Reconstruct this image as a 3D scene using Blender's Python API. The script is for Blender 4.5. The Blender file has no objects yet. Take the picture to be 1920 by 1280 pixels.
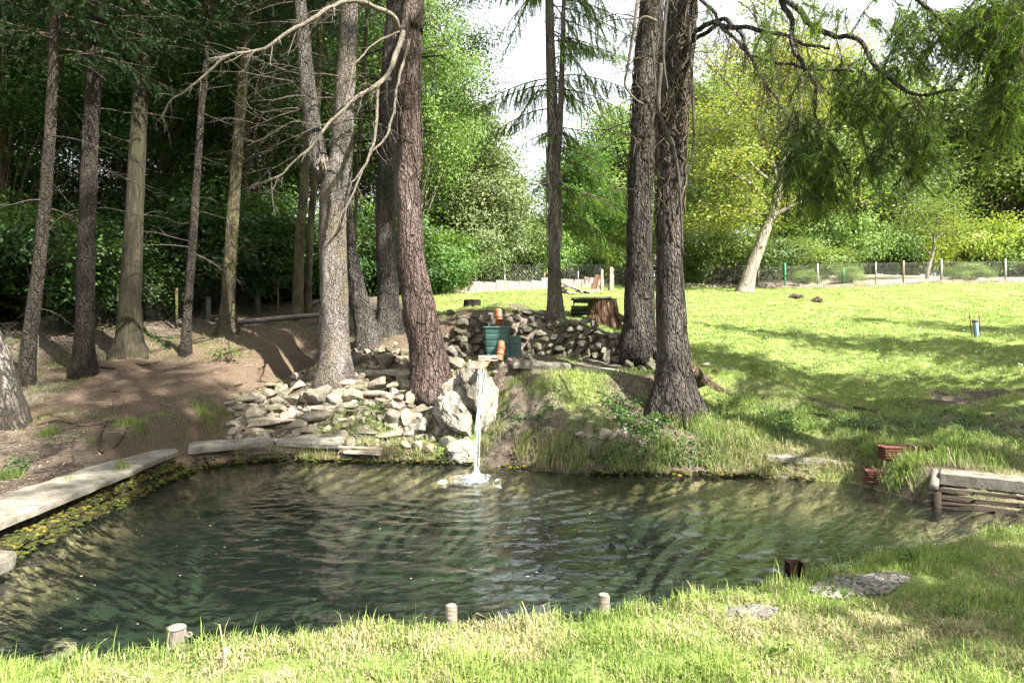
import bpy, bmesh, math, random
import numpy as np

# ------------------------------------------------------------------ camera, world, sun, exposure
SC = bpy.context.scene
COL = SC.collection
CZ = 2.0
cam_d = bpy.data.cameras.new("camera")
cam_d.lens = 24.0
cam_d.sensor_width = 36.0
cam_d.clip_start = 0.05
cam_d.clip_end = 2000.0
cam = bpy.data.objects.new("camera", cam_d)
COL.objects.link(cam)
cam.location = (0, 0, CZ)
cam.rotation_euler = (math.radians(90), 0, 0)
SC.camera = cam

SUN_EL = math.radians(47)
SUN_DIR = np.array([0.76, -0.65])          # horizontal direction towards the sun (right, behind the camera)
SUN_DIR = SUN_DIR / np.linalg.norm(SUN_DIR)
world = bpy.data.worlds.new("World")
SC.world = world
world.use_nodes = True
wt = world.node_tree
wt.nodes.clear()
w_out = wt.nodes.new("ShaderNodeOutputWorld")
w_bg = wt.nodes.new("ShaderNodeBackground")
w_sky = wt.nodes.new("ShaderNodeTexSky")
w_sky.sky_type = 'NISHITA'
w_sky.sun_disc = False
w_sky.sun_elevation = SUN_EL
w_sky.sun_rotation = math.atan2(SUN_DIR[0], SUN_DIR[1])
w_tc = wt.nodes.new("ShaderNodeTexCoord")
w_no = wt.nodes.new("ShaderNodeTexNoise")
w_no.inputs['Scale'].default_value = 3.2
w_no.inputs['Detail'].default_value = 7
w_no.inputs['Roughness'].default_value = 0.55
w_ra = wt.nodes.new("ShaderNodeValToRGB")
w_ra.color_ramp.elements[0].position = 0.20
w_ra.color_ramp.elements[1].position = 0.40
w_mix = wt.nodes.new("ShaderNodeMix")
w_mix.data_type = 'RGBA'
w_mix.inputs[7].default_value = (6.5, 6.75, 7.2, 1)      # thin bright cloud
wt.links.new(w_tc.outputs['Generated'], w_no.inputs['Vector'])
wt.links.new(w_no.outputs['Fac'], w_ra.inputs['Fac'])
wt.links.new(w_ra.outputs['Color'], w_mix.inputs[0])
wt.links.new(w_sky.outputs[0], w_mix.inputs[6])
wt.links.new(w_mix.outputs[2], w_bg.inputs['Color'])
w_bg.inputs['Strength'].default_value = 0.058
wt.links.new(w_bg.outputs[0], w_out.inputs['Surface'])

sun_d = bpy.data.lights.new("sun", 'SUN')
sun_d.energy = 5.0
sun_d.angle = math.radians(0.53)
sun_d.color = (1.0, 0.965, 0.90)
sun = bpy.data.objects.new("sun", sun_d)
COL.objects.link(sun)
_az = math.atan2(SUN_DIR[0], -SUN_DIR[1])
sun.rotation_euler = (math.pi / 2 - SUN_EL, 0, _az)
sun.location = (20, -20, 30)

SC.view_settings.view_transform = 'Standard'
SC.view_settings.look = 'None'
SC.view_settings.gamma = 1.0
SC.view_settings.use_curve_mapping = False
SC.view_settings.exposure = 2.3
SC.render.engine = 'CYCLES'
SC.cycles.max_bounces = 4
SC.cycles.diffuse_bounces = 2
SC.cycles.glossy_bounces = 2
SC.cycles.transmission_bounces = 3
SC.cycles.transparent_max_bounces = 6
SC.cycles.use_light_tree = False
SC.cycles.caustics_reflective = False
SC.cycles.caustics_refractive = False
SC.cycles.use_denoising = True
SC.cycles.use_adaptive_sampling = True
SC.cycles.adaptive_threshold = 0.03
SC.cycles.sample_clamp_indirect = 6.0

RNG = np.random.default_rng(7)
random.seed(7)


# ------------------------------------------------------------------ noise
def _hash(ix, iy, iz, seed):
    h = (ix.astype(np.int64) * 374761393 + iy.astype(np.int64) * 668265263 + iz.astype(np.int64) * 2147483647 + seed * 974711) & 0xFFFFFFFF
    h = ((h ^ (h >> 13)) * 1274126177) & 0xFFFFFFFF
    h = (h ^ (h >> 16)) & 0xFFFFFFFF
    return h.astype(np.float64) / 4294967295.0


def vnoise(p, seed=0):
    p = np.asarray(p, float)
    i = np.floor(p).astype(np.int64)
    f = p - i
    f = f * f * (3 - 2 * f)
    r = 0
    for dx in (0, 1):
        wx = f[..., 0] if dx else 1 - f[..., 0]
        for dy in (0, 1):
            wy = f[..., 1] if dy else 1 - f[..., 1]
            for dz in (0, 1):
                wz = f[..., 2] if dz else 1 - f[..., 2]
                r = r + wx * wy * wz * _hash(i[..., 0] + dx, i[..., 1] + dy, i[..., 2] + dz, seed)
    return r * 2 - 1


def fbm(p, oct=3, seed=0):
    p = np.asarray(p, float)
    a, r = 1.0, 0
    for k in range(oct):
        r = r + a * vnoise(p, seed + k)
        p = p * 2.03 + 11.7
        a *= 0.5
    return r


def fbm2(x, y, s, oct=3, seed=0):
    return fbm(np.stack([np.asarray(x, float) * s, np.asarray(y, float) * s, np.zeros_like(np.asarray(x, float))], -1), oct, seed)


def sstep(a, b, x):
    t = np.clip((x - a) / (b - a), 0, 1)
    return t * t * (3 - 2 * t)


# ------------------------------------------------------------------ the lie of the land
POND = np.array([(-6.0, 2.7), (-3.9, 3.15), (-2.6, 3.5), (-1.9, 3.75), (-1.0, 3.95), (0, 4.1), (1.1, 4.42), (1.95, 4.85), (3.1, 5.5), (4.3, 6.05),
                 (6.0, 6.6), (8.5, 7.0), (8.5, 7.25), (7.0, 7.08), (6.45, 7.36), (5.95, 7.72), (5.5, 8.04), (5.12, 8.5), (4.83, 9.66), (3.8, 10.12), (1.94, 10.3), (.9, 10.4), (.33, 10.67),
                 (-.52, 11.05), (-1.6, 11.25), (-2.76, 11.35), (-4.0, 11.5), (-4.64, 11.15), (-5.0, 10.5), (-5.03, 9.14), (-4.86, 7.76), (-4.7, 6.74),
                 (-4.6, 5.9), (-5.3, 5.2), (-7.0, 4.0)])


def sdf(x, y):
    x = np.asarray(x, float)
    y = np.asarray(y, float)
    best = np.full(x.shape, 1e9)
    inside = np.zeros(x.shape, bool)
    n = len(POND)
    for k in range(n):
        ax, ay = POND[k]
        bx, by = POND[(k + 1) % n]
        ex, ey = bx - ax, by - ay
        t = np.clip(((x - ax) * ex + (y - ay) * ey) / (ex * ex + ey * ey), 0, 1)
        dd = (x - ax - t * ex) ** 2 + (y - ay - t * ey) ** 2
        best = np.minimum(best, dd)
        c = ((ay > y) != (by > y))
        with np.errstate(divide='ignore', invalid='ignore'):
            xi = ax + (y - ay) * ex / (ey if ey != 0 else 1e-9)
        inside ^= c & (x < xi)
    d = np.sqrt(best)
    return np.where(inside, -d, d)


WALL = [(-1.55, 12.75), (-1.15, 13.6), (-.6, 14.15), (.3, 14.3), (1.0, 13.9), (1.6, 13.35), (2.2, 12.95), (2.85, 12.65)]
_WX = np.array([-8, -4, -2.4] + [p[0] for p in WALL] + [4.2, 7, 12])
_WY = np.array([12.6, 12.4, 12.4] + [p[1] for p in WALL] + [12.8, 13.5, 14])


def H(x, y, detail=True):
    x = np.asarray(x, float)
    y = np.asarray(y, float)
    d = sdf(x, y)
    PL = .3 + .235 * (np.minimum(y, 21) - 8.7) + .10 * np.maximum(y - 21, 0)
    PR = -.46 + .15 * y
    w = sstep(-5.0, -.5, x)
    plane = PL * (1 - w) + PR * w
    plane = np.where(y > 45, plane - .06 * np.maximum(y - 45, 0), plane)
    yw = np.interp(x, _WX, _WY)
    inw = sstep(-2.1, -1.4, x) * (1 - sstep(2.7, 3.6, x))
    wd = .22 * inw + 1.6 * (1 - inw)
    mound = .8 * np.exp(-(x / 2.9) ** 2) * (1 - .55 * sstep(16, 21, y)) * (1 - sstep(21, 33, y)) * sstep(0, 1, (y - yw) / wd)
    alc = .22 * np.exp(-((x - .3) / 1.7) ** 2) * np.exp(-((y - 12.7) / 1.0) ** 2)
    plane = plane + mound + alc
    # rise from the water's edge
    sl = np.interp(x, [-6.5, -4.6, -4.0, -.6, 1.2, 2.9, 4.4, 6, 9], [.30, .34, .60, .80, .85, .62, .48, .24, .2])
    shelf = np.interp(x, [-6.0, -4.4, -3.6, -1.2, -.5, .4], [.55, .55, .48, .40, .1, .0])
    e = np.maximum(d, 0)
    bank = .08 + .18 * sstep(0, .25, e) + sl * np.maximum(e - shelf, 0)
    k = .12
    hh = np.clip(.5 + .5 * (plane - bank) / k, 0, 1)
    far = plane * (1 - hh) + bank * hh - k * hh * (1 - hh)
    far = np.maximum(far, .05)
    left = np.maximum(.10 + .17 * sstep(0.05, .35, e), 0)
    pl2 = .28 + .235 * np.maximum(y - 8.9, 0) + .05 * np.maximum(e - 1.2, 0)
    lf = np.minimum(np.maximum(left, pl2 * sstep(.3, .9, e)), np.maximum(pl2, .0))
    wl = (1 - sstep(-5.6, -4.5, x)) * (1 - sstep(16, 20, y))
    far = far * (1 - wl) + lf * wl
    near = .36 * sstep(-.02, .16, e) + .02 * np.maximum(e - .3, 0)
    ym = 5.4 + .22 * x
    wn = 1 - sstep(ym - .2, ym + .2, y)
    wn = np.where((x < -4.3) & (y > 4.6), 0, wn)
    z = far * (1 - wn) + near * wn
    # underwater
    q = np.maximum(-d, 0)
    dep = .14 + np.minimum(q * 1.0, 1.05)
    shal = sstep(-.9, -3.2, x) * (1 - sstep(4.4, 6.2, y))
    dep = dep * (1 - .78 * shal)
    dep = dep * (1 - .45 * sstep(3.0, 5.0, x))
    z = z - .10 * np.exp(-((x - 6.1) / 1.1) ** 2 - ((y - 8.0) / .6) ** 2)
    z = np.where(d < 0, -dep, z)
    z = np.where(d < 0, -dep * sstep(0, .10, q) + z * 0, z)
    if detail:
        am = np.where(d < 0, .05, .03 + .05 * sstep(.3, 1.5, e) * (1 - wn) + .06 * sstep(-.8, 0, x) * (1 - sstep(3.5, 5, x)) * sstep(.25, .7, e) * (1 - sstep(1.2, 2.0, e)) * (1 - wn))
        am = am * sstep(0.02, .3, np.abs(d))
        z = z + am * fbm2(x, y, 1.7, 3, 3) + .35 * am * fbm2(x, y, 7.0, 2, 9)
        z = z + .25 * fbm2(x, y, .07, 2, 5) * sstep(20, 40, y)
    return z


def Hs(x, y):
    return float(H(np.array([x]), np.array([y]))[0])


def P(px, py, Y):
    return np.array([(px - 960) / 1280 * Y, Y, CZ - (py - 640) / 1280 * Y])


_T = np.concatenate([np.arange(2.6, 22, .16), np.arange(22, 75, .6)])


def hit(px, py):
    T = _T
    for step in (0, 1):
        X = (px - 960) / 1280 * T
        Z = CZ - (py - 640) / 1280 * T
        h = H(X, T)
        k = int(np.argmax(Z <= h))
        if Z[k] > h[k]:
            k = len(T) - 1
        if step == 0:
            T = np.linspace(T[max(k - 1, 0)], T[k] + 1e-6, 14)
    return np.array([X[k], T[k], h[k]])


# ------------------------------------------------------------------ mesh building
class MB:
    def __init__(s):
        s.v, s.q, s.t, s.c, s.n = [], [], [], [], 0

    def add(s, v, q=None, t=None, c=None):
        v = np.asarray(v, float).reshape(-1, 3)
        s.v.append(v)
        if q is not None and len(q):
            s.q.append(np.asarray(q, np.int64).reshape(-1, 4) + s.n)
        if t is not None and len(t):
            s.t.append(np.asarray(t, np.int64).reshape(-1, 3) + s.n)
        if c is None:
            c = np.full((len(v), 3), .5)
        s.c.append(np.asarray(c, float).reshape(-1, 3))
        s.n += len(v)
        return s

    def mesh(s, name, mat, off=(0, 0, 0), smooth=True):
        me = bpy.data.meshes.new(name)
        if not s.v:
            return me
        v = np.concatenate(s.v) - np.asarray(off, float)
        q = np.concatenate(s.q) if s.q else np.zeros((0, 4), np.int64)
        t = np.concatenate(s.t) if s.t else np.zeros((0, 3), np.int64)
        me.vertices.add(len(v))
        me.vertices.foreach_set('co', v.ravel().astype(np.float32))
        nl = q.size + t.size
        me.loops.add(nl)
        me.loops.foreach_set('vertex_index', np.concatenate([q.ravel(), t.ravel()]).astype(np.int32))
        npol = len(q) + len(t)
        me.polygons.add(npol)
        st = np.concatenate([np.arange(len(q)) * 4, q.size + np.arange(len(t)) * 3]).astype(np.int32)
        me.polygons.foreach_set('loop_start', st)
        me.polygons.foreach_set('use_smooth', np.full(npol, smooth, bool))
        me.update(calc_edges=True)
        c = np.concatenate(s.c)
        at = me.color_attributes.new('col', 'FLOAT_COLOR', 'POINT')
        at.data.foreach_set('color', np.concatenate([c, np.ones((len(c), 1))], 1).ravel().astype(np.float32))
        if mat is not None:
            for m in (mat if isinstance(mat, (list, tuple)) else [mat]):
                me.materials.append(m)
        return me


def link(name, data, parent=None, loc=(0, 0, 0)):
    o = bpy.data.objects.new(name, data)
    COL.objects.link(o)
    if parent is not None:
        o.parent = parent
    o.location = loc
    return o


def tag(o, label=None, cat=None, group=None, kind=None):
    if label:
        o['label'] = label
    if cat:
        o['category'] = cat
    if group:
        o['group'] = group
    if kind:
        o['kind'] = kind
    return o


def thing(name, label, cat, loc=(0, 0, 0), rz=0.0, group=None):
    o = link(name, None, None, tuple(loc))
    o.empty_display_size = .2
    o.rotation_euler = (0, 0, rz)
    return tag(o, label, cat, group)


def part(name, mb, mat, parent, smooth=True):
    """world-space mesh data -> child of an unrotated thing"""
    p = parent
    off = np.zeros(3)
    while p is not None:
        off += np.array(p.location)
        p = p.parent
    return link(name, mb.mesh(name, mat, off, smooth), parent)


def solo(name, mb, mat, label, cat, loc=(0, 0, 0), group=None, kind=None, smooth=True):
    o = link(name, mb.mesh(name, mat, loc, smooth), None, tuple(loc))
    return tag(o, label, cat, group, kind)


def copy_tree(o, parent=None):
    c = o.copy()
    COL.objects.link(c)
    c.parent = parent
    for ch in o.children:
        copy_tree(ch, c)
    return c


def spline(pts, n):
    p = np.asarray(pts, float)
    m = len(p)
    if m == 2:
        t = np.linspace(0, 1, n)[:, None]
        return p[0] * (1 - t) + p[1] * t
    ext = np.vstack([2 * p[0] - p[1], p, 2 * p[-1] - p[-2]])
    u = np.linspace(0, m - 1 - 1e-6, n)
    i = u.astype(int)
    f = (u - i)[:, None]
    a, b, c, d = ext[i], ext[i + 1], ext[i + 2], ext[i + 3]
    return .5 * (2 * b + (c - a) * f + (2 * a - 5 * b + 4 * c - d) * f ** 2 + (3 * b - a - 3 * c + d) * f ** 3)


def tube(mb, path, rad, sides=8, cap=True, col=None, rough=0.0, seed=0, flare=0.0, lobes=5, ph=0.0, rscale=(9, 9, 2.5), sink=0.0):
    path = np.asarray(path, float)
    n = len(path)
    rad = np.broadcast_to(np.asarray(rad, float), (n,)).copy()
    tan = np.gradient(path, axis=0)
    tan /= np.linalg.norm(tan, axis=1)[:, None] + 1e-9
    ref = np.array([0, 1.0, 0]) if abs(tan[:, 1]).mean() < .8 else np.array([1.0, 0, 0])
    a = np.cross(ref, tan)
    a /= np.linalg.norm(a, axis=1)[:, None] + 1e-9
    b = np.cross(tan, a)
    th = np.linspace(0, 2 * np.pi, sides, endpoint=False)
    R = rad[:, None] * np.ones((1, sides))
    if flare > 0:
        hgt = (path[:, 2] - path[0, 2])
        fl = np.exp(-np.maximum(hgt - sink, 0) / .28)[:, None]
        lob = .5 + .5 * np.cos(lobes * th + ph)[None, :]
        lob2 = .5 + .5 * np.cos((lobes - 2) * th + ph * 2.3)[None, :]
        R = R * (1 + flare * fl * (.45 + .55 * lob * (.4 + .6 * lob2)))
    v = path[:, None, :] + R[..., None] * (np.cos(th)[None, :, None] * a[:, None, :] + np.sin(th)[None, :, None] * b[:, None, :])
    if rough > 0:
        nz = fbm(v * np.array(rscale), 3, seed)
        dirv = v - path[:, None, :]
        v = path[:, None, :] + dirv * (1 + rough * nz[..., None])
    i = np.arange(n - 1)[:, None] * sides
    j = np.arange(sides)[None, :]
    j2 = (j + 1) % sides
    q = np.stack([i + j, i + j2, i + sides + j2, i + sides + j], -1).reshape(-1, 4)
    vv = v.reshape(-1, 3)
    t = None
    if cap:
        vv = np.vstack([vv, path[0], path[-1]])
        jj = np.arange(sides)
        j3 = (jj + 1) % sides
        t = np.vstack([np.stack([np.full(sides, n * sides), j3, jj], -1),
                       np.stack([np.full(sides, n * sides + 1), (n - 1) * sides + jj, (n - 1) * sides + j3], -1)])
    c = None if col is None else np.tile(np.asarray(col, float), (len(vv), 1))
    mb.add(vv, q, t, c)


def rotz(a):
    c, s = math.cos(a), math.sin(a)
    return np.array([[c, -s, 0], [s, c, 0], [0, 0, 1.0]])


def euler(rx, ry, rz):
    cx, sx, cy, sy = math.cos(rx), math.sin(rx), math.cos(ry), math.sin(ry)
    X = np.array([[1, 0, 0], [0, cx, -sx], [0, sx, cx]])
    Y = np.array([[cy, 0, sy], [0, 1, 0], [-sy, 0, cy]])
    return rotz(rz) @ Y @ X


def box(mb, c, s, R=None, bev=.01, jit=0.0, col=None, sub=1):
    """bevelled box: 24 verts from an eight-corner inset"""
    hx, hy, hz = np.array(s) / 2
    b = min(bev, hx * .45, hy * .45, hz * .45)
    vs, idx = [], {}
    for sx in (-1, 1):
        for sy in (-1, 1):
            for sz in (-1, 1):
                for ax in range(3):
                    p = np.array([sx * (hx - b), sy * (hy - b), sz * (hz - b)])
                    p[ax] += (sx, sy, sz)[ax] * b
                    idx[(sx, sy, sz, ax)] = len(vs)
                    vs.append(p)
    q, t = [], []
    for ax in range(3):
        o1, o2 = [a for a in range(3) if a != ax]
        for s0 in (-1, 1):
            r = []
            for (u, w) in ((-1, -1), (1, -1), (1, 1), (-1, 1)):
                k = [0, 0, 0]
                k[ax], k[o1], k[o2] = s0, u, w
                r.append(idx[(k[0], k[1], k[2], ax)])
            q.append(r if (s0 > 0) == (ax != 1) else r[::-1])
    for ax in range(3):                       # edges along ax
        o1, o2 = [a for a in range(3) if a != ax]
        for u in (-1, 1):
            for w in (-1, 1):
                k0 = [0, 0, 0]
                k1 = [0, 0, 0]
                k0[ax], k1[ax] = -1, 1
                k0[o1] = k1[o1] = u
                k0[o2] = k1[o2] = w
                q.append([idx[(*k0, o1)], idx[(*k1, o1)], idx[(*k1, o2)], idx[(*k0, o2)]])
    for sx in (-1, 1):
        for sy in (-1, 1):
            for sz in (-1, 1):
                t.append([idx[(sx, sy, sz, a)] for a in range(3)])
    v = np.array(vs)
    if jit:
        v = v + RNG.normal(0, jit, v.shape)
    if R is not None:
        v = v @ R.T
    mb.add(v + np.asarray(c, float), q, t, None if col is None else np.tile(np.asarray(col, float), (len(v), 1)))


def slab_mesh(mb, top, thick, rough=.008, n=14, seed=1):
    """irregular slab from four top corners (a,b,c,d going round) with worn edges"""
    a, b, c, d = [np.asarray(p, float) for p in top]
    u = np.linspace(0, 1, n)
    uu, vv = np.meshgrid(u, u, indexing='ij')
    g = (a[None, None] * ((1 - uu) * (1 - vv))[..., None] + b[None, None] * (uu * (1 - vv))[..., None]
         + c[None, None] * (uu * vv)[..., None] + d[None, None] * ((1 - uu) * vv)[..., None])
    g = g + rough * np.stack([fbm(g * 6, 3, seed), fbm(g * 6, 3, seed + 5), .6 * fbm(g * 5, 3, seed + 9)], -1)
    edge = (uu < 1e-6) | (uu > 1 - 1e-6) | (vv < 1e-6) | (vv > 1 - 1e-6)
    cen = (a + b + c + d) / 4
    top_g = g.copy()
    top_g[..., 2] -= np.where(edge, .012, 0)
    V = top_g.reshape(-1, 3)
    i = np.arange(n - 1)[:, None] * n
    j = np.arange(n - 1)[None, :]
    q = np.stack([i + j, i + n + j, i + n + j + 1, i + j + 1], -1).reshape(-1, 4)
    ring = [(k, 0) for k in range(n)] + [(n - 1, k) for k in range(1, n)] + [(k, n - 1) for k in range(n - 2, -1, -1)] + [(0, k) for k in range(n - 2, 0, -1)]
    rp = np.array([top_g[r] for r in ring])
    out = rp - cen
    out[:, 2] = 0
    out /= np.linalg.norm(out, axis=1)[:, None]
    m1 = rp + out * .012 + np.array([0, 0, -thick * .35]) + .5 * rough * fbm(rp * 9, 2, seed + 3)[:, None] * out
    m2 = rp + np.array([0, 0, -thick]) + rough * fbm(rp * 7, 2, seed + 4)[:, None] * out
    base = len(V)
    L = len(ring)
    ri = np.array([r[0] * n + r[1] for r in ring])
    k = np.arange(L)
    k2 = (k + 1) % L
    q2 = np.vstack([np.stack([ri[k2], ri[k], base + k, base + k2], -1), np.stack([base + k2, base + k, base + L + k, base + L + k2], -1)])
    mb.add(np.vstack([V, m1, m2]), np.vstack([q, q2]))


def sweep_twigs(mb, rng, p0, d0, length, r0, depth=0, sag=.25, nseg=7, kids=3, sides=4, wob=.12):
    """a branch with side twigs, recursive"""
    d = np.asarray(d0, float)
    d /= np.linalg.norm(d)
    p = np.asarray(p0, float)
    pts = [p]
    st = length / nseg
    for k in range(nseg):
        d = d + rng.normal(0, wob, 3) + np.array([0, 0, -sag / nseg])
        d /= np.linalg.norm(d)
        p = p + d * st
        pts.append(p)
    pts = np.array(pts)
    tube(mb, pts, np.linspace(r0, r0 * .25, len(pts)), sides, False)
    if depth > 0:
        for k in range(kids):
            i = rng.integers(2, nseg)
            dd = pts[i] - pts[i - 1]
            dd /= np.linalg.norm(dd)
            side = np.cross(dd, rng.normal(0, 1, 3))
            side /= np.linalg.norm(side) + 1e-9
            sweep_twigs(mb, rng, pts[i], dd * .7 + side * .8, length * rng.uniform(.25, .5), r0 * .45, depth - 1, sag, 5, kids, 3, wob * 1.3)
    return pts


# ------------------------------------------------------------------ materials
class N:
    def __init__(s, name):
        m = bpy.data.materials.new(name)
        m.use_nodes = True
        s.m, s.t = m, m.node_tree
        s.t.nodes.clear()
        s.out = s.t.nodes.new('ShaderNodeOutputMaterial')

    def n(s, typ, ins=None, **kw):
        nd = s.t.nodes.new('ShaderNode' + typ)
        for k, v in kw.items():
            setattr(nd, k, v)
        for k, v in (ins or {}).items():
            s.set(nd.inputs[k], v)
        return nd

    def set(s, sock, v):
        if isinstance(v, bpy.types.NodeSocket):
            s.t.links.new(v, sock)
        elif isinstance(v, bpy.types.Node):
            s.t.links.new(v.outputs[0], sock)
        else:
            if isinstance(v, (tuple, list)) and len(v) == 3 and sock.type == 'RGBA':
                v = (*v, 1)
            sock.default_value = v

    def pos(s, scale=(1, 1, 1), obj=False):
        if obj:
            o = s.n('TexCoord').outputs['Object']
        else:
            o = s.n('NewGeometry').outputs['Position']
        return s.n('Mapping', {'Vector': o, 'Scale': scale}).outputs[0]

    def noise(s, vec, scale, detail=4, rough=.55, dist=0.0):
        return s.n('TexNoise', {'Vector': vec, 'Scale': scale, 'Detail': detail, 'Roughness': rough, 'Distortion': dist}).outputs['Fac']

    def voro(s, vec, scale, feature='F1', out='Distance'):
        return s.n('TexVoronoi', {'Vector': vec, 'Scale': scale}, feature=feature).outputs[out]

    def ramp(s, fac, stops, interp='LINEAR'):
        r = s.n('ValToRGB', {'Fac': fac})
        e = r.color_ramp.elements
        r.color_ramp.interpolation = interp
        while len(e) < len(stops):
            e.new(.5)
        for k, (p, c) in enumerate(stops):
            e[k].position = p
            if not isinstance(c, (tuple, list)):
                c = (c, c, c)
            e[k].color = (*c, 1)
        return r.outputs['Color']

    def mix(s, fac, a, b, mode='MIX'):
        m = s.n('Mix', data_type='RGBA', blend_type=mode)
        s.set(m.inputs[0], fac)
        s.set(m.inputs[6], a)
        s.set(m.inputs[7], b)
        return m.outputs[2]

    def math(s, op, a, b=0.0):
        m = s.n('Math', operation=op)
        s.set(m.inputs[0], a)
        s.set(m.inputs[1], b)
        return m.outputs[0]

    def bump(s, hgt, strength=.5, dist=.02):
        return s.n('Bump', {'Height': hgt, 'Strength': strength, 'Distance': dist}).outputs[0]

    def attr(s, name='col'):
        a = s.n('Attribute', attribute_name=name)
        sp = s.n('SeparateColor', {'Color': a.outputs['Color']})
        return sp.outputs[0], sp.outputs[1], sp.outputs[2]

    def rand(s):
        return s.n('ObjectInfo').outputs['Random']

    def pbr(s, color, rough=.8, normal=None, spec=.3, metal=0.0, **kw):
        p = s.n('BsdfPrincipled', {'Base Color': color, 'Roughness': rough, 'Metallic': metal, 'Specular IOR Level': spec})
        if normal is not None:
            s.set(p.inputs['Normal'], normal)
        for k, v in kw.items():
            s.set(p.inputs[k.replace('_', ' ')], v)
        return p

    def done(s, shader):
        s.set(s.out.inputs['Surface'], shader)
        return s.m


def m_bark(name, dark, mid, light, vscale=26, stretch=.35, bump=.9, lich=None, pale=None):
    k = N(name)
    v = k.pos((1, 1, stretch))
    n1 = k.noise(v, 14, 7, .7, .3)
    vo = k.voro(k.n('VectorMath', {0: v, 1: k.n('VectorMath', {0: k.n('TexNoise', {'Vector': v, 'Scale': 9.0}).outputs['Color'], 1: (.06, .06, .06)}, operation='MULTIPLY').outputs[0]}, operation='ADD').outputs[0], vscale * 1.7)
    n2 = k.noise(k.pos((1, 1, 1)), 60, 3, .6)
    nl = k.noise(k.pos((1, 1, .8)), 2.2, 3)
    f = k.math('ADD', k.math('MULTIPLY', vo, .45), k.math('MULTIPLY', n1, .72))
    col = k.ramp(f, [(.22, light), (.5, mid), (.82, dark)])
    ed = k.voro(k.n('VectorMath', {0: k.pos((1, 1, stretch * .55)), 1: k.n('VectorMath', {0: k.n('TexNoise', {'Vector': v, 'Scale': 5.0, 'Detail': 3.0}).outputs['Color'], 1: (.22, .22, .22)}, operation='MULTIPLY').outputs[0]}, operation='ADD').outputs[0], vscale * .36, 'DISTANCE_TO_EDGE')
    crk = k.ramp(ed, [(.01, 0.0), (.13, 1.0)])
    col = k.mix(k.math('MULTIPLY', k.math('SUBTRACT', 1.0, crk), .7), col, dark)
    ns = k.noise(k.pos((1, 1, .12)), 4.5, 4, .6)
    col = k.mix(k.ramp(ns, [(.40, .55), (.62, 0.0)]), col, dark)
    nst = k.noise(k.pos((1, 1, .5)), 1.6, 3, .6)
    col = k.mix(k.ramp(nst, [(.5, 0.0), (.72, .35)]), col, light)
    sp = k.ramp(n2, [(.33, 0.0), (.42, 1.0)])
    col = k.mix(k.math('MULTIPLY', k.math('SUBTRACT', 1.0, sp), .6), col, dark)
    if lich is not None:
        col = k.mix(k.ramp(nl, [(.48, 0.0), (.68, .65)]), col, lich)
    h = k.math('ADD', k.math('ADD', k.math('MULTIPLY', vo, -.8), k.math('MULTIPLY', n1, .9)), k.math('MULTIPLY', crk, 1.0))
    return k.done(k.pbr(col, .9, k.bump(h, bump, .05), .15))


def m_leaf(name, c0, c1, c2, trans=.35, tint=(1.0, 1.0, .55), rough=.5, spec=.25):
    k = N(name)
    r, g, b = k.attr()
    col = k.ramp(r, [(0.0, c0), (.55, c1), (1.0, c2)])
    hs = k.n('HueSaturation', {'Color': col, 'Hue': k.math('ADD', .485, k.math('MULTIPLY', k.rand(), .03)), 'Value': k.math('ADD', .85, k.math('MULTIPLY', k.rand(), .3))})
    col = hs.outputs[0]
    p = k.pbr(col, rough, None, spec)
    t = k.n('BsdfTranslucent', {'Color': k.mix(1.0, col, (*tint, 1), 'MULTIPLY')})
    mx = k.n('MixShader')
    k.set(mx.inputs[0], trans)
    k.set(mx.inputs[1], p.outputs[0])
    k.set(mx.inputs[2], t.outputs[0])
    return k.done(mx.outputs[0])


def m_stone(name, c_dark, c_mid, c_light, moss=None, moss_amt=.4, bump=.8, sc=1.0, pits=0.0):
    k = N(name)
    v = k.pos()
    n1 = k.noise(v, 5 * sc, 6, .6)
    n2 = k.noise(v, 30 * sc, 5, .65)
    vo = k.voro(v, 38 * sc)
    f = k.math('ADD', k.math('MULTIPLY', n1, .7), k.math('MULTIPLY', n2, .45))
    col = k.ramp(f, [(.36, c_dark), (.55, c_mid), (.76, c_light)])
    rv = k.math('ADD', .45, k.math('MULTIPLY', k.rand(), .75))
    col = k.mix(1.0, col, k.n('CombineColor', {0: rv, 1: rv, 2: rv}).outputs[0], 'MULTIPLY')
    if pits:
        pt = k.ramp(k.noise(v, 22 * sc, 4, .7), [(.34, 1.0), (.42, 0.0)])
        col = k.mix(k.math('MULTIPLY', pt, pits), col, (.09, .075, .055))
    if moss is not None:
        up = k.n('SeparateXYZ', {0: k.n('NewGeometry').outputs['Normal']}).outputs[2]
        mm = k.math('MULTIPLY', k.ramp(k.noise(v, 3.3, 4, .6), [(.42, 0.0), (.62, 1.0)]), k.ramp(up, [(.0, .15), (.7, 1.0)]))
        col = k.mix(k.math('MULTIPLY', mm, moss_amt), col, moss)
    h = k.math('ADD', n1, k.math('MULTIPLY', n2, .6))
    return k.done(k.pbr(col, .92, k.bump(h, bump, .03), .15))


def m_plain(name, c0, c1, scale=12, rough=.7, bump=.2, spec=.3, metal=0.0, stretch=(1, 1, 1), detail=5, obj=False):
    k = N(name)
    n1 = k.noise(k.pos(stretch, obj), scale, detail, .6)
    return k.done(k.pbr(k.ramp(n1, [(.3, c0), (.7, c1)]), rough, k.bump(n1, bump, .01), spec, metal))


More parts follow.
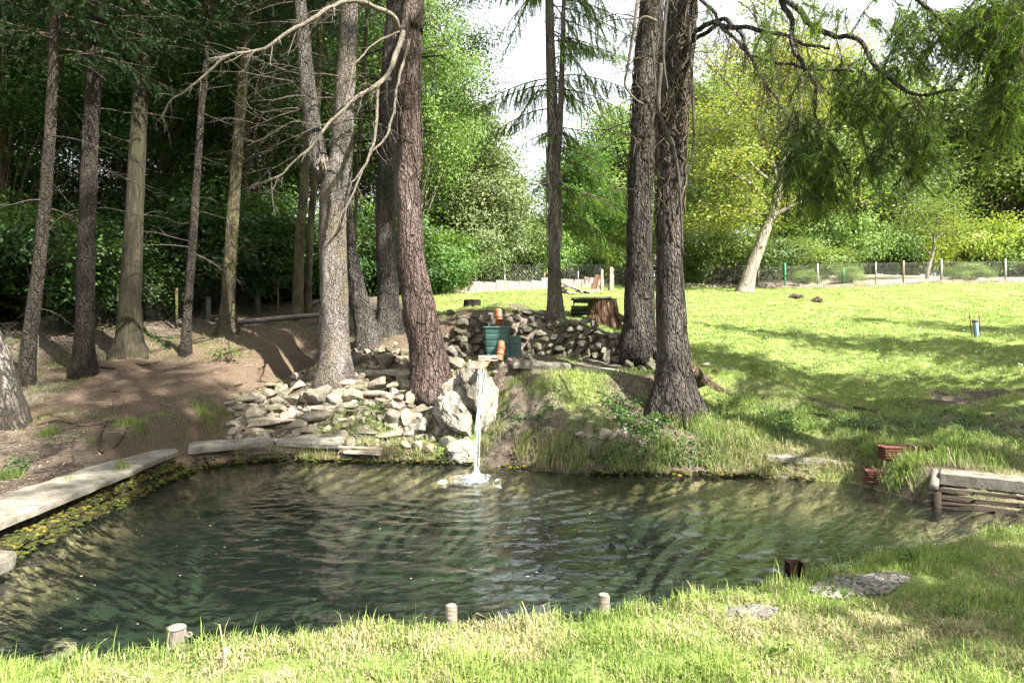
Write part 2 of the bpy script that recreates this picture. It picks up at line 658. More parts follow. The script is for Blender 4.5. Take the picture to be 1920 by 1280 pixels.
M = {}
M['bark_grey'] = m_bark('spruce_bark_grey', (0.042, 0.036, 0.030), (0.171, 0.150, 0.131), (0.345, 0.310, 0.275), 40, .55, 1.0)
M['bark_pale'] = m_bark('spruce_bark_pale', (0.056, 0.045, 0.038), (0.284, 0.242, 0.214), (0.479, 0.430, 0.385), 46, .6, .9, (.18, .15, .085))
M['bark_red'] = m_bark('spruce_bark_red', (0.038, 0.025, 0.020), (0.167, 0.120, 0.100), (0.367, 0.293, 0.256), 30, .30, 1.1)
M['bark_dark'] = m_bark('spruce_bark_dark', (0.020, 0.016, 0.013), (0.089, 0.074, 0.062), (0.265, 0.226, 0.195), 28, .32, 1.1)
M['bark_brown'] = m_bark('spruce_bark_brown', (0.024, 0.019, 0.015), (0.069, 0.055, 0.043), (0.135, 0.110, 0.086), 40, .5, .9)
M['bark_smooth'] = m_bark('beech_bark', (.022, .018, .012), (.047, .040, .026), (.075, .064, .043), 12, .2, .35, (.032, .038, .014))
M['bark_olive'] = m_bark('olive_bark', (.038, .03, .02), (.115, .095, .062), (.21, .18, .12), 36, .5, .7, (.17, .17, .06))
M['bark_lean'] = m_bark('pale_smooth_bark', (.12, .10, .08), (.30, .26, .21), (.45, .40, .33), 14, .25, .4)
M['dead'] = m_plain('dead_wood', (.06, .048, .036), (.23, .195, .155), 30, .85, .5, .15, 0, (1, 1, 1))
M['dead_dark'] = m_plain('dead_twigs', (.03, .025, .020), (.09, .075, .06), 9, .9, .3, .1)
M['twig'] = m_plain('fine_branches', (.045, .033, .024), (.11, .085, .06), 9, .9, .3, .1)

k = N('birch_bark')
v = k.pos((1, 1, .45))
n1 = k.noise(v, 9, 6, .7, .6)
vo = k.noise(k.pos((1, 1, .16)), 11, 5, .7, 1.2)
zz = k.n('SeparateXYZ', {0: k.n('NewGeometry').outputs['Position']}).outputs[2]
crk = k.ramp(k.math('ADD', vo, k.math('MULTIPLY', k.math('SUBTRACT', n1, .5), .5)), [(.42, 0.0), (.56, 1.0)])
amt = k.ramp(k.math('MULTIPLY', zz, .4), [(.42, .10), (.85, .8)])
col = k.mix(k.math('MULTIPLY', crk, amt), (.045, .037, .028), k.ramp(n1, [(.3, (.16, .135, .105)), (.7, (.46, .42, .37))]))
M['birch'] = k.done(k.pbr(col, .85, k.bump(k.math('ADD', crk, n1), 1.0, .04), .15))

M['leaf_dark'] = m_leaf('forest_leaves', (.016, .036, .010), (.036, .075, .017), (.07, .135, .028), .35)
M['leaf_mid'] = m_leaf('broad_leaves', (.04, .085, .022), (.09, .16, .036), (.17, .255, .065), .45)
M['leaf_light'] = m_leaf('light_leaves', (.085, .14, .035), (.165, .24, .06), (.29, .36, .115), .45)
M['leaf_yellow'] = m_leaf('yellow_leaves', (.13, .17, .03), (.25, .30, .05), (.39, .42, .09), .45)
M['leaf_silver'] = m_leaf('pale_leaves', (.075, .12, .05), (.17, .22, .09), (.32, .36, .17), .40)
M['needle'] = m_leaf('spruce_needles', (.014, .03, .012), (.032, .065, .02), (.09, .16, .03), .28, rough=.45)
M['needle_new'] = m_leaf('spruce_needles_with_shoots', (.028, .055, .016), (.08, .15, .03), (.25, .40, .06), .38, rough=.45)
M['ivy'] = m_leaf('ground_cover_leaves', (.022, .05, .014), (.045, .10, .022), (.085, .16, .035), .3, rough=.35)

# grass blades: r = hue choice, g = height along blade, b = dryness
k = N('grass_blades')
r, g, b = k.attr()
col = k.ramp(r, [(0.0, (.075, .14, .024)), (.5, (.19, .27, .055)), (1.0, (.36, .42, .12))])
col = k.mix(b, col, k.ramp(r, [(0.0, (.30, .235, .13)), (1.0, (.52, .44, .27))]))
p = k.pbr(col, .55, None, .25)
tr = k.n('BsdfTranslucent', {'Color': col})
mx = k.n('MixShader', {0: .35, 1: p.outputs[0], 2: tr.outputs[0]})
M['grass'] = k.done(mx.outputs[0])

# ground: r = grass, g = reddish needle litter, b = track/pale earth
k = N('ground')
r, g, b = k.attr()
v = k.pos()
nA = k.noise(v, 1.3, 5, .6)
nB = k.noise(v, 9, 6, .65)
nC = k.noise(v, 55, 5, .7)
nD = k.noise(v, 160, 3, .7)
soil = k.ramp(k.math('ADD', k.math('MULTIPLY', nB, .55), k.math('MULTIPLY', nC, .5)), [(.38, (.034, .026, .019)), (.52, (.09, .071, .052)), (.68, (.19, .155, .118))])
lit = k.ramp(k.math('ADD', k.math('MULTIPLY', nC, .6), k.math('MULTIPLY', nD, .4)), [(.36, (.034, .026, .018)), (.5, (.105, .074, .050)), (.66, (.22, .165, .118))])
grs = k.ramp(k.math('ADD', k.math('MULTIPLY', nB, .5), k.math('MULTIPLY', nC, .5)), [(.34, (.085, .118, .030)), (.5, (.150, .195, .050)), (.66, (.24, .28, .09))])
grs = k.mix(k.ramp(nA, [(.46, 0.0), (.70, .25)]), grs, (.25, .26, .085))
trk = k.ramp(k.math('ADD', k.math('MULTIPLY', nB, .5), k.math('MULTIPLY', nC, .5)), [(.35, (.19, .14, .11)), (.65, (.36, .285, .24))])
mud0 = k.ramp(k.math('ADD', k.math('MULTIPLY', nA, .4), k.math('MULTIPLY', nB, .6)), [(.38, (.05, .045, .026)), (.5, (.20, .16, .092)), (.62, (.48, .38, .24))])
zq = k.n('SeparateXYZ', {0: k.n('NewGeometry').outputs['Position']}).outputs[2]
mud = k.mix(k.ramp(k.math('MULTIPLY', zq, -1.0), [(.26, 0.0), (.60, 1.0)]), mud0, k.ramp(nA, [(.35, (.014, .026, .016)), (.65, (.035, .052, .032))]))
fl = k.ramp(k.math('ADD', g, k.math('MULTIPLY', k.math('SUBTRACT', nB, .5), 1.1)), [(.35, 0.0), (.62, 1.0)])
col = k.mix(fl, soil, lit)
fg = k.ramp(k.math('ADD', r, k.math('MULTIPLY', k.math('SUBTRACT', nC, .5), 1.2)), [(.4, 0.0), (.62, 1.0)])
col = k.mix(fg, col, grs)
col = k.mix(b, col, trk)
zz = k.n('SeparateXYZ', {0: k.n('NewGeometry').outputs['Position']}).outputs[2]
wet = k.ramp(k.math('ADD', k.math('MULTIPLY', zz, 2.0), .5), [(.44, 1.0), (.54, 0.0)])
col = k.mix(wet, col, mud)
h = k.math('ADD', k.math('MULTIPLY', nB, .5), k.math('MULTIPLY', nC, .6))
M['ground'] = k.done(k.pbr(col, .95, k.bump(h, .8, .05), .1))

M['stone'] = m_stone('limestone', (.085, .070, .049), (.235, .20, .15), (.45, .40, .315), (.075, .075, .028), .6, 1.0)
M['stone_pale'] = m_stone('pale_tufa', (.11, .094, .07), (.235, .212, .17), (.40, .375, .32), (.12, .10, .045), .5, 1.0, 1.0, .9)
M['stone_dark'] = m_stone('old_wall_stone', (.035, .03, .023), (.105, .092, .072), (.25, .225, .185), (.06, .065, .022), .55, 1.0)
M['concrete'] = m_stone('old_concrete', (.10, .087, .065), (.235, .212, .168), (.36, .33, .27), (.06, .052, .028), .5, .6, 1.4)
M['conc_post'] = m_stone('concrete_post', (.075, .067, .05), (.14, .125, .095), (.21, .19, .15), (.10, .11, .05), .3, .4, 1.2)
M['green'] = m_plain('green_plastic', (.018, .055, .045), (.04, .09, .074), 6, .45, .08, .4)
M['orange'] = m_plain('orange_drain_pipe', (.30, .082, .034), (.43, .14, .062), 10, .42, .06, .45)
M['spout'] = m_plain('wet_clay_spout', (.28, .10, .05), (.48, .25, .15), 14, .35, .2, .5)
M['pipe_pink'] = m_plain('weathered_pipe', (.12, .085, .07), (.22, .165, .14), 8, .6, .2, .3)
M['pipe_blue'] = m_plain('blue_grey_pipe', (.15, .24, .30), (.24, .34, .40), 8, .5, .1, .4)
M['pipe_grey'] = m_plain('grey_pipe', (.09, .08, .065), (.19, .17, .14), 9, .6, .2, .3)
M['rust'] = m_plain('rusty_iron', (.035, .018, .011), (.12, .06, .034), 25, .85, .5, .2)
M['clay'] = m_plain('clay_tile', (.06, .022, .014), (.13, .052, .033), 16, .8, .4, .2)
M['wood'] = m_plain('weathered_wood', (.10, .08, .06), (.27, .23, .18), 14, .85, .6, .15, 0, (1, 1, 6))
M['wood_dark'] = m_plain('wet_dark_wood', (.010, .008, .006), (.045, .033, .022), 14, .8, .8, .15, 0, (2, 8, 8))
M['board_green'] = m_plain('green_painted_board', (.028, .042, .024), (.065, .085, .05), 14, .75, .4, .2)
M['board_top'] = m_plain('mossy_board', (.05, .05, .028), (.12, .115, .065), 14, .85, .5, .15)
M['stump'] = m_bark('stump_bark', (.03, .016, .01), (.15, .085, .05), (.42, .31, .21), 14, .22, 1.0)
M['stump_dark'] = m_bark('burnt_stump', (.012, .009, .007), (.032, .025, .02), (.08, .066, .05), 14, .22, 1.0)
M['post_metal'] = m_plain('galvanised_post', (.20, .20, .19), (.32, .32, .30), 8, .6, .05, .4, .3)
M['post_green'] = m_plain('green_post', (.03, .20, .09), (.06, .30, .13), 8, .6, .05, .4)
M['post_rust'] = m_plain('brown_post', (.16, .10, .07), (.30, .20, .14), 12, .8, .2, .2)
M['wire'] = m_plain('wire', (.22, .21, .18), (.36, .35, .32), 8, .6, .0, .4, .4)
M['wire_dark'] = m_plain('old_wire', (.03, .028, .024), (.07, .065, .055), 8, .7, .0, .3, .4)
M['panel'] = m_plain('pale_edging', (.19, .145, .125), (.36, .295, .255), 5, .85, .3, .2)
M['clod'] = m_stone('dry_mud', (.15, .135, .105), (.27, .245, .20), (.42, .385, .325), None, 0, .9, 2)
k = N('bank_moss')
r, g, b = k.attr()
nm = k.noise(k.pos(), 70, 4, .7)
col = k.ramp(r, [(0.0, (.030, .022, .014)), (.3, (.055, .048, .020)), (.6, (.055, .080, .018)), (.85, (.13, .125, .025)), (1.0, (.22, .17, .04))])
col = k.mix(.6, col, k.ramp(nm, [(.3, .15), (.7, 1.0)]), 'MULTIPLY')
M['moss'] = k.done(k.pbr(col, .95, k.bump(nm, 1.0, .02), .1))
M['litter'] = m_leaf('leaf_litter', (.07, .04, .025), (.20, .14, .09), (.50, .42, .31), .1, (1, 1, 1))
M['petal'] = m_plain('daisy_petals', (.70, .70, .66), (.82, .82, .80), 8, .7, 0, .2)
M['string'] = m_plain('pale_string', (.50, .44, .34), (.62, .56, .46), 30, .9, .2, .1)
M['root'] = m_bark('root_bark', (.04, .027, .018), (.15, .105, .07), (.30, .225, .16), 24, .8, .8)

# water: clear, tinted, faintly cloudy, mirror by Fresnel
k = N('pond_water')
v = k.pos((1, 1.0, 1))
n1 = k.noise(k.pos((.8, 1.2, 1)), 12, 2, .5, .6)
bp = k.bump(n1, .28, .025)
fr = k.n('Fresnel', {'IOR': 1.45, 'Normal': bp}).outputs[0]
gl = k.n('BsdfGlossy', {'Color': (1, 1, 1, 1), 'Roughness': .02, 'Normal': bp})
tp = k.n('BsdfTransparent', {'Color': (.80, .85, .76, 1)})
df = k.n('BsdfDiffuse', {'Color': (.048, .066, .056, 1)})
m1 = k.n('MixShader', {0: .07, 1: tp.outputs[0], 2: df.outputs[0]})
m2 = k.n('MixShader', {0: fr, 1: m1.outputs[0], 2: gl.outputs[0]})
M['water'] = k.done(m2.outputs[0])

k = N('falling_water')
v = k.pos((1, 1, .25))
n1 = k.noise(v, 60, 4, .6)
p = k.pbr((.62, .66, .68), .12, k.bump(n1, .6, .01), .6)
tp = k.n('BsdfTransparent', {'Color': (.93, .96, .96, 1)})
M['stream'] = k.done(k.n('MixShader', {0: k.ramp(n1, [(.42, .05), (.68, .55)]), 1: tp.outputs[0], 2: p.outputs[0]}).outputs[0])
k = N('foam')
p = k.pbr((.66, .70, .73), .35, None, .5)
tp = k.n('BsdfTransparent', {'Color': (1, 1, 1, 1)})
M['foam'] = k.done(k.n('MixShader', {0: .5, 1: tp.outputs[0], 2: p.outputs[0]}).outputs[0])
#@@SECTION2

# ------------------------------------------------------------------ ground
def axis(lo, a, b, hi, st, grow):
    mid = np.arange(a, b + 1e-6, st)
    up, x, s = [], b, st
    while x < hi:
        s *= grow
        x += s
        up.append(x)
    dn, x, s = [], a, st
    while x > lo:
        s *= grow
        x -= s
        dn.append(x)
    return np.array(dn[::-1] + list(mid) + up)


gx = axis(-160, -8.5, 8.0, 160, .095, 1.07)
gy = axis(-60, 2.4, 15.2, 190, .095, 1.045)
GX, GY = np.meshgrid(gx, gy, indexing='ij')
GZ = H(GX, GY)
gd = sdf(GX, GY)
nx, ny = GX.shape


def masks(x, y, d=None):
    """grass, needle litter, track"""
    if d is None:
        d = sdf(x, y)
    ym = 5.4 + .22 * x
    near = 1 - sstep(ym - .2, ym + .2, y)
    forest = (1 - sstep(-4.2, -1.5, x + .25 * (y - 12) * 0 + .8 * fbm2(x, y, .5, 2, 31))) * (1 - near) * (1 - sstep(19, 23, y))
    lawn = sstep(2.6, 4.4, x + .7 * (y - 12.5) + .6 * fbm2(x, y, .8, 2, 33)) * sstep(11.3, 12.6, y + .5 * fbm2(x, y, .9, 2, 35))
    lawn = np.maximum(lawn, sstep(16.5, 18.5, y) * sstep(-4, -2, x))
    bankg = .42 + .35 * fbm2(x, y, 1.1, 3, 37)
    bankg = bankg * (1 - sstep(-1.2, -2.4, x))
    g = np.maximum(np.maximum(near * .9, lawn * .95), bankg * (1 - forest))
    patch = sstep(.15, .5, fbm2(x + 3, y, .75, 3, 41)) * .55
    g = np.where(forest > .3, np.minimum(g, patch), g)
    lit = forest * (.35 + .55 * sstep(-.3, .5, fbm2(x, y, .45, 3, 43)))
    lit = np.maximum(lit, .75 * sstep(-4.2, -3.3, x) * (1 - sstep(-1.0, -.4, x)) * sstep(11.7, 12.2, y) * (1 - sstep(15, 17, y)))
    fy = 37.0
    trk = sstep(36.2, 37.2, y) * (1 - sstep(47, 52, y)) * sstep(-6, -3, x)
    trk = trk * (.55 + .45 * sstep(-.4, .4, fbm2(x, y, .35, 2, 47)))
    bare = .5 * (1 - near) * (1 - lawn) * sstep(.25, .6, fbm2(x, y, 1.3, 3, 51)) * sstep(-.6, 0, x)
    return np.clip(g, 0, 1), np.clip(lit, 0, 1), np.clip(np.maximum(trk, bare), 0, 1)


g_, l_, t_ = masks(GX, GY, gd)
ii = np.arange(nx - 1)[:, None] * ny
jj = np.arange(ny - 1)[None, :]
Q = np.stack([ii + jj, ii + ny + jj, ii + ny + jj + 1, ii + jj + 1], -1).reshape(-1, 4)
mb = MB().add(np.stack([GX, GY, GZ], -1).reshape(-1, 3), Q, None, np.stack([g_, l_, t_], -1).reshape(-1, 3))
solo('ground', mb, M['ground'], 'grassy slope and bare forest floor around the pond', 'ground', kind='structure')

# ------------------------------------------------------------------ pond water
SPL = np.array([-.51, 9.72])
wx = np.arange(-7.2, 8.6, .04)
wy = np.arange(2.6, 11.8, .035)
WX, WYg = np.meshgrid(wx, wy, indexing='ij')
wd_ = sdf(WX, WYg)
rr = np.hypot(WX - SPL[0], WYg - SPL[1])
ph = rr + .16 * fbm2(WX, WYg, 1.6, 2, 61)
wz = .016 * np.exp(-rr / 3.2) * np.sin(2 * np.pi * ph / .30) * sstep(.15, .5, rr)
wz += .006 * np.sin(2 * np.pi * ph / .41 + 1.3) * np.exp(-rr / 6)
rid = (1 - np.abs(fbm2(WX + .10 * fbm2(WX, WYg, 2.0, 2, 64), WYg * 1.45 + .1 * fbm2(WX, WYg, 1.7, 2, 65), 4.9, 2, 67))) ** 2
wz += .012 * fbm2(WX, WYg * 1.0, 2.6, 2, 63) + .0135 * rid + .0022 * fbm2(WX, WYg * 1.3, 12.0, 2, 69)
wz *= np.clip(1.0 + .5 * fbm2(WX, WYg, .45, 2, 71), .5, 1.5) * (.45 + .55 * np.exp(-rr / 7)) * sstep(0, .25, np.maximum(-wd_, 0) + .03) * (1 - .5 * sstep(2.2, 4.2, WX))
keep = wd_ < .22
wi = np.arange(len(wx) - 1)[:, None] * len(wy)
wj = np.arange(len(wy) - 1)[None, :]
kq = keep[:-1, :-1] & keep[1:, :-1] & keep[1:, 1:] & keep[:-1, 1:]
WQ = np.stack([wi + wj, wi + len(wy) + wj, wi + len(wy) + wj + 1, wi + wj + 1], -1)[kq]
used = np.unique(WQ)
rem = np.full(WX.size, -1)
rem[used] = np.arange(len(used))
mb = MB().add(np.stack([WX, WYg, wz], -1).reshape(-1, 3)[used], rem[WQ])
solo('water', mb, M['water'], 'clear rippling green water of the pond', 'water', kind='structure')

# ------------------------------------------------------------------ stones
def rock_mesh(name, seed, mat, cuts=11, sub=3, keep=.62, rough=.05):
    bm = bmesh.new()
    bmesh.ops.create_icosphere(bm, subdivisions=sub, radius=1)
    rng = np.random.default_rng(seed)
    v = np.array([x.co for x in bm.verts])
    for c in range(cuts):
        n = rng.normal(0, 1, 3)
        n /= np.linalg.norm(n)
        dd = rng.uniform(keep - .2, keep + .14)
        ov = np.maximum(v @ n - dd, 0)
        v = v - ov[:, None] * n[None, :]
    nn = v / np.linalg.norm(v, axis=1)[:, None]
    v = v + nn * (rough * fbm(v * 2.6 + seed, 3, seed))[:, None]
    v = v / np.abs(v).max(0)
    for x, c in zip(bm.verts, v):
        x.co = c
    me = bpy.data.meshes.new(name)
    bm.to_mesh(me)
    bm.free()
    me.polygons.foreach_set('use_smooth', np.zeros(len(me.polygons), bool))
    me.materials.append(mat)
    return me


ROCKS = {c: [rock_mesh('stone', 100 + 7 * i + s0, M[c], 12, 2 if c == 'stone_dark' else 3) for i in range(8)]
         for c, s0 in (('stone', 0), ('stone_pale', 3), ('stone_dark', 5))}
FLATS = [rock_mesh('flat_stone', 300 + i, M['stone'], 7, 3, .78, .03) for i in range(5)]


def put_stone(parent, me, p, size, rot, name='stone'):
    o = link(name, me, parent)
    off = np.array(parent.location) if parent is not None else np.zeros(3)
    o.location = tuple(np.asarray(p) - off)
    o.scale = tuple(np.asarray(size) / 2)
    o.rotation_euler = rot
    return o


# rubble on the slope left of the spout
rk = thing('rock_garden', 'pale limestone rubble stacked on the slope under the forked trunk left of the waterfall', 'rocks', hit(640, 760))
FL = [(444, 765, 30, 9), (470, 778, 40, 16), (493, 793, 86, 14), (522, 799, 24, 9), (478, 808, 20, 7), (607, 766, 58, 9), (590, 782, 48, 16), (558, 797, 32, 14),
      (547, 779, 38, 13), (640, 720, 54, 12), (700, 741, 48, 11), (698, 702, 48, 12), (735, 700, 46, 11), (600, 752, 34, 9), (760, 722, 40, 12), (575, 808, 36, 9),
      (730, 815, 50, 8), (520, 742, 36, 8), (455, 750, 30, 8), (500, 722, 34, 6), (655, 762, 40, 10), (672, 728, 38, 10), (690, 812, 34, 8)]
RU = [(525, 768, 34, 20), (550, 752, 32, 22), (520, 757, 40, 22), (480, 748, 34, 20), (572, 746, 32, 24), (603, 737, 52, 34), (640, 742, 46, 30), (560, 724, 28, 16), (588, 724, 26, 16),
      (618, 722, 26, 14), (665, 742, 36, 24), (500, 738, 26, 12), (540, 735, 26, 14), (620, 760, 30, 14), (655, 722, 22, 12), (702, 722, 40, 24), (748, 722, 40, 20), (762, 704, 36, 20),
      (778, 741, 31, 29), (755, 737, 24, 14), (806, 731, 24, 19), (790, 722, 15, 12), (812, 748, 20, 12), (747, 765, 20, 11), (738, 787, 27, 30), (767, 785, 28, 30), (792, 770, 24, 16),
      (820, 773, 24, 16), (789, 802, 34, 26), (808, 790, 20, 15), (829, 789, 22, 18), (825, 807, 28, 14), (853, 797, 40, 30), (856, 817, 32, 18), (830, 731, 15, 14), (846, 712, 18, 16),
      (860, 702, 12, 10), (855, 684, 24, 24), (846, 697, 15, 11), (836, 690, 16, 14), (726, 742, 24, 16), (722, 760, 22, 14), (712, 785, 18, 14), (765, 815, 22, 12), (700, 760, 20, 12),
      (690, 778, 22, 14), (660, 775, 24, 12), (640, 770, 20, 11), (676, 708, 24, 12), (722, 708, 22, 12), (870, 838, 40, 22), (842, 832, 30, 18), (815, 825, 30, 12), (572, 770, 16, 10),
      (536, 790, 16, 10), (508, 778, 20, 12), (456, 790, 18, 10), (440, 778, 16, 10), (470, 762, 20, 11), (612, 795, 18, 9)]
UP = [(687, 658, 15, 11), (700, 655, 15, 11), (716, 657, 25, 15), (690, 670, 17, 13), (705, 667, 15, 11), (722, 678, 40, 27), (697, 683, 20, 13), (738, 646, 18, 18), (710, 690, 30, 11),
      (756, 660, 25, 19), (750, 676, 22, 15), (672, 668, 18, 14), (665, 682, 20, 13), (680, 688, 18, 10), (742, 662, 15, 12), (730, 657, 14, 10), (765, 684, 20, 14), (664, 660, 14, 10)]
rr_ = np.random.default_rng(5)
for (lst, kind) in ((FL, 'f'), (RU, 'r'), (UP, 'u')):
    for (px, py, w, h) in lst:
        p = hit(px, py + h * .35)
        s = p[1] / 1280
        W, Hh = w * s * 1.34, max(h * s * 1.5, .06)
        if kind == 'f':
            me = FLATS[rr_.integers(5)]
            put_stone(rk, me, p + np.array([0, .08, Hh * .25]), (W, W * rr_.uniform(.5, .8), Hh), (rr_.normal(0, .08), rr_.normal(0, .05), rr_.normal(0, .2)))
        else:
            pool = ROCKS['stone_pale' if (px > 725 and kind == 'r' and py > 760) or (595 < px < 650 and py < 755 and kind == 'r') else 'stone']
            put_stone(rk, pool[rr_.integers(8)], p + np.array([0, .06, Hh * .22]), (W, W * rr_.uniform(.7, 1.0), Hh), (rr_.normal(0, .3), rr_.normal(0, .2), rr_.uniform(0, 6.28)))

# smaller stones filling the gaps
fill, tries = [], 0
allp = [(a, b, w * .5) for lst in (FL, RU, UP) for (a, b, w, h) in lst]
while len(fill) < 330 and tries < 12000:
    tries += 1
    a, b = rr_.uniform(428, 878), rr_.uniform(690, 842)
    if b < 745 - (a - 430) * .35 or b > 822 + (a - 430) * .04 or (598 < a < 664 and b < 716) or (770 < a < 842 and b < 722 - (a - 800) * .1):
        continue
    w = rr_.uniform(10, 30)
    if all(((a - p_) / (w * .5 + r_)) ** 2 + ((b - q_) / (w * .32 + r_ * .62)) ** 2 > .30 for p_, q_, r_ in allp):
        allp.append((a, b, w * .5))
        fill.append((a, b, w, w * rr_.uniform(.5, .8)))
for (px, py, w, h) in fill:
    p = hit(px, py + h * .3)
    s = p[1] / 1280
    put_stone(rk, ROCKS['stone'][rr_.integers(8)], p + np.array([0, .03, h * s * .12]), (w * s, w * s * rr_.uniform(.7, 1.1), h * s * 1.15), (rr_.normal(0, .3), rr_.normal(0, .2), rr_.uniform(0, 6.28)))

# the tufa boulders the water runs past
def boulder(name, label, prof, Y, depth, mat, tilt=0.0, seed=1):
    """solid boulder from a profile: front face faceted, real thickness"""
    bm = bmesh.new()
    pts = np.array([P(a, b, Y) for a, b in prof])
    cen = pts.mean(0)
    vs = []
    rng = np.random.default_rng(seed)
    for layer, (dy, sc) in enumerate(((-.5, .72), (-.18, 1.0), (.25, 1.02), (.5, .85))):
        for p_ in pts:
            q_ = cen + (p_ - cen) * sc
            vs.append(q_ + np.array([0, dy * depth + tilt * (p_[2] - cen[2]), 0]) + rng.normal(0, .018, 3))
    for v_ in vs:
        bm.verts.new(v_)
    bm.verts.ensure_lookup_table()
    bmesh.ops.convex_hull(bm, input=bm.verts[:])
    bmesh.ops.subdivide_edges(bm, edges=bm.edges[:], cuts=7, use_grid_fill=True)
    bmesh.ops.triangulate(bm, faces=bm.faces[:])
    bm.verts.ensure_lookup_table()
    co = np.array([v_.co for v_ in bm.verts])
    nrm = np.array([v_.normal for v_ in bm.verts])
    pit = np.clip(fbm(co * 11, 3, seed + 7) - .25, 0, .5)
    co = co + nrm * (.045 * fbm(co * 4.5, 4, seed) + .012 * fbm(co * 20, 2, seed + 3) - .07 * pit)[:, None]
    for v_, c_ in zip(bm.verts, co):
        v_.co = c_ - cen
    me = bpy.data.meshes.new(name)
    bm.to_mesh(me)
    bm.free()
    me.materials.append(mat)
    o = link(name, me, None, tuple(cen))
    return tag(o, label, 'boulder')


boulder('boulder', 'large pale pitted boulder left of the falling water, lower of the two', [(818, 745), (842, 714), (868, 702), (880, 732), (888, 770), (886, 816), (862, 812), (832, 800), (818, 775)], 11.75, .5, M['stone_pale'], .35, 3)
boulder('boulder', 'white pitted boulder directly under the orange spout', [(864, 694), (878, 676), (900, 682), (906, 706), (900, 738), (893, 762), (880, 752), (870, 726)], 11.75, .45, M['stone_pale'], .25, 8)
boulder('boulder', 'grey rock face right behind the falling water', [(900, 712), (922, 704), (934, 730), (930, 780), (914, 810), (896, 812), (892, 770)], 11.75, .45, M['stone'], .35, 12)
boulder('boulder', 'low pale boulder at the waterline left of the fall', [(838, 836), (862, 822), (884, 830), (888, 862), (868, 870), (842, 862)], 11.25, .4, M['stone_pale'], .1, 15)
for (px, py, w, h, lb) in ((936, 684, 22, 20, 'grey stone wedged right of the orange spout'), (929, 698, 20, 10, 'small flat grey stone under the spout on its right'), (1133, 817, 34, 22, 'half buried grey stone in the bank below the concrete slab'),
                           (1088, 815, 20, 14, 'small pale stone half buried in the grassy bank')):
    p = hit(px, py + 4)
    s = p[1] / 1280
    o = put_stone(None, ROCKS['stone'][int(px) % 8], p + np.array([0, 0, h * s * .3]), (w * s, w * s * .8, h * s * 1.2), (.1, .2, px), 'stone')
    tag(o, lb, 'stone')
sg = thing('stone_row', 'short row of small grey stones in the lawn right of the dark spruce', 'stones', hit(1325, 690))
for (px, py, w, h) in ((1300, 690, 18, 11), (1325, 686, 24, 13), (1355, 690, 18, 9), (1286, 696, 13, 9), (1312, 697, 14, 8), (1340, 694, 14, 7), (1372, 689, 10, 6)):
    p = hit(px, py + 4)
    s = p[1] / 1280
    put_stone(sg, ROCKS['stone'][int(px) % 8], p + np.array([0, 0, h * s * .3]), (w * s, w * s * .8, h * s * 1.2), (.1, .2, px))

# curved dry stone wall behind the tub
wl = thing('dry_stone_wall', 'curved mossy dry stone retaining wall behind the green tub', 'wall', (.3, 14.3, 1.6))
wp = spline(np.array([(a, b, 0) for a, b in WALL]), 160)
seg = np.r_[0, np.cumsum(np.linalg.norm(np.diff(wp, axis=0), axis=1))]
tot = seg[-1]
rw = np.random.default_rng(9)
course = 0
zoff = 0.0
while zoff < 1.15:
    ch = rw.uniform(.10, .17)
    s_ = rw.uniform(0, .1)
    while s_ < tot:
        wdt = rw.uniform(.14, .34)
        sm = s_ + wdt / 2
        if sm > tot:
            break
        px_ = np.interp(sm, seg, wp[:, 0])
        py_ = np.interp(sm, seg, wp[:, 1])
        tx = np.interp(min(sm + .1, tot), seg, wp[:, 0]) - np.interp(sm - .1, seg, wp[:, 0])
        ty = np.interp(min(sm + .1, tot), seg, wp[:, 1]) - np.interp(sm - .1, seg, wp[:, 1])
        a = math.atan2(ty, tx)
        nrm = np.array([-math.sin(a), math.cos(a)])
        zb = Hs(px_ - nrm[0] * .12, py_ - nrm[1] * .12)
        zt = Hs(px_ + nrm[0] * .45, py_ + nrm[1] * .45) + .04
        z0 = zb + zoff
        if z0 < zt:
            back = zoff * .30
            me = ROCKS['stone_dark'][rw.integers(8)]
            put_stone(wl, me, (px_ + nrm[0] * (back - .03) + rw.normal(0, .025), py_ + nrm[1] * (back - .03) + rw.normal(0, .025), z0 + ch * .5 + rw.normal(0, .015)),
                      (wdt * 1.12, rw.uniform(.24, .36), ch * rw.uniform(1.05, 1.4)), (rw.normal(0, .18), rw.normal(0, .15), a + rw.normal(0, .2)))
        s_ += wdt
    zoff += ch
# tumbled stones at the foot of the wall's right end
for (px, py, w, h) in ((1145, 668, 32, 34), (1118, 655, 24, 18), (1160, 640, 26, 18), (1188, 660, 24, 20), (1205, 672, 30, 24), (1218, 652, 24, 18), (1180, 680, 24, 18), (1165, 657, 20, 16), (1100, 668, 22, 14),
                       (1080, 664, 20, 13), (1060, 662, 20, 13), (1130, 645, 22, 14), (1222, 684, 22, 15), (1200, 690, 20, 12), (1035, 660, 18, 12), (1172, 628, 22, 15), (1145, 630, 18, 12), (1110, 632, 18, 12),
                       (845, 660, 26, 28), (868, 640, 22, 18), (858, 618, 22, 16), (880, 655, 20, 22), (838, 632, 20, 18), (862, 600, 24, 16), (846, 586, 22, 15), (890, 606, 20, 15), (990, 668, 18, 12), (1010, 650, 16, 14)):
    p = hit(px, py + h * .3)
    s = p[1] / 1280
    put_stone(wl, ROCKS['stone_dark'][int(px * 7 + py) % 8], p + np.array([0, -.03, h * s * .15]), (w * s * 1.1, w * s * .9, h * s * 1.15), (px * .37 % 1 - .5, py * .3 % .8 - .4, px))

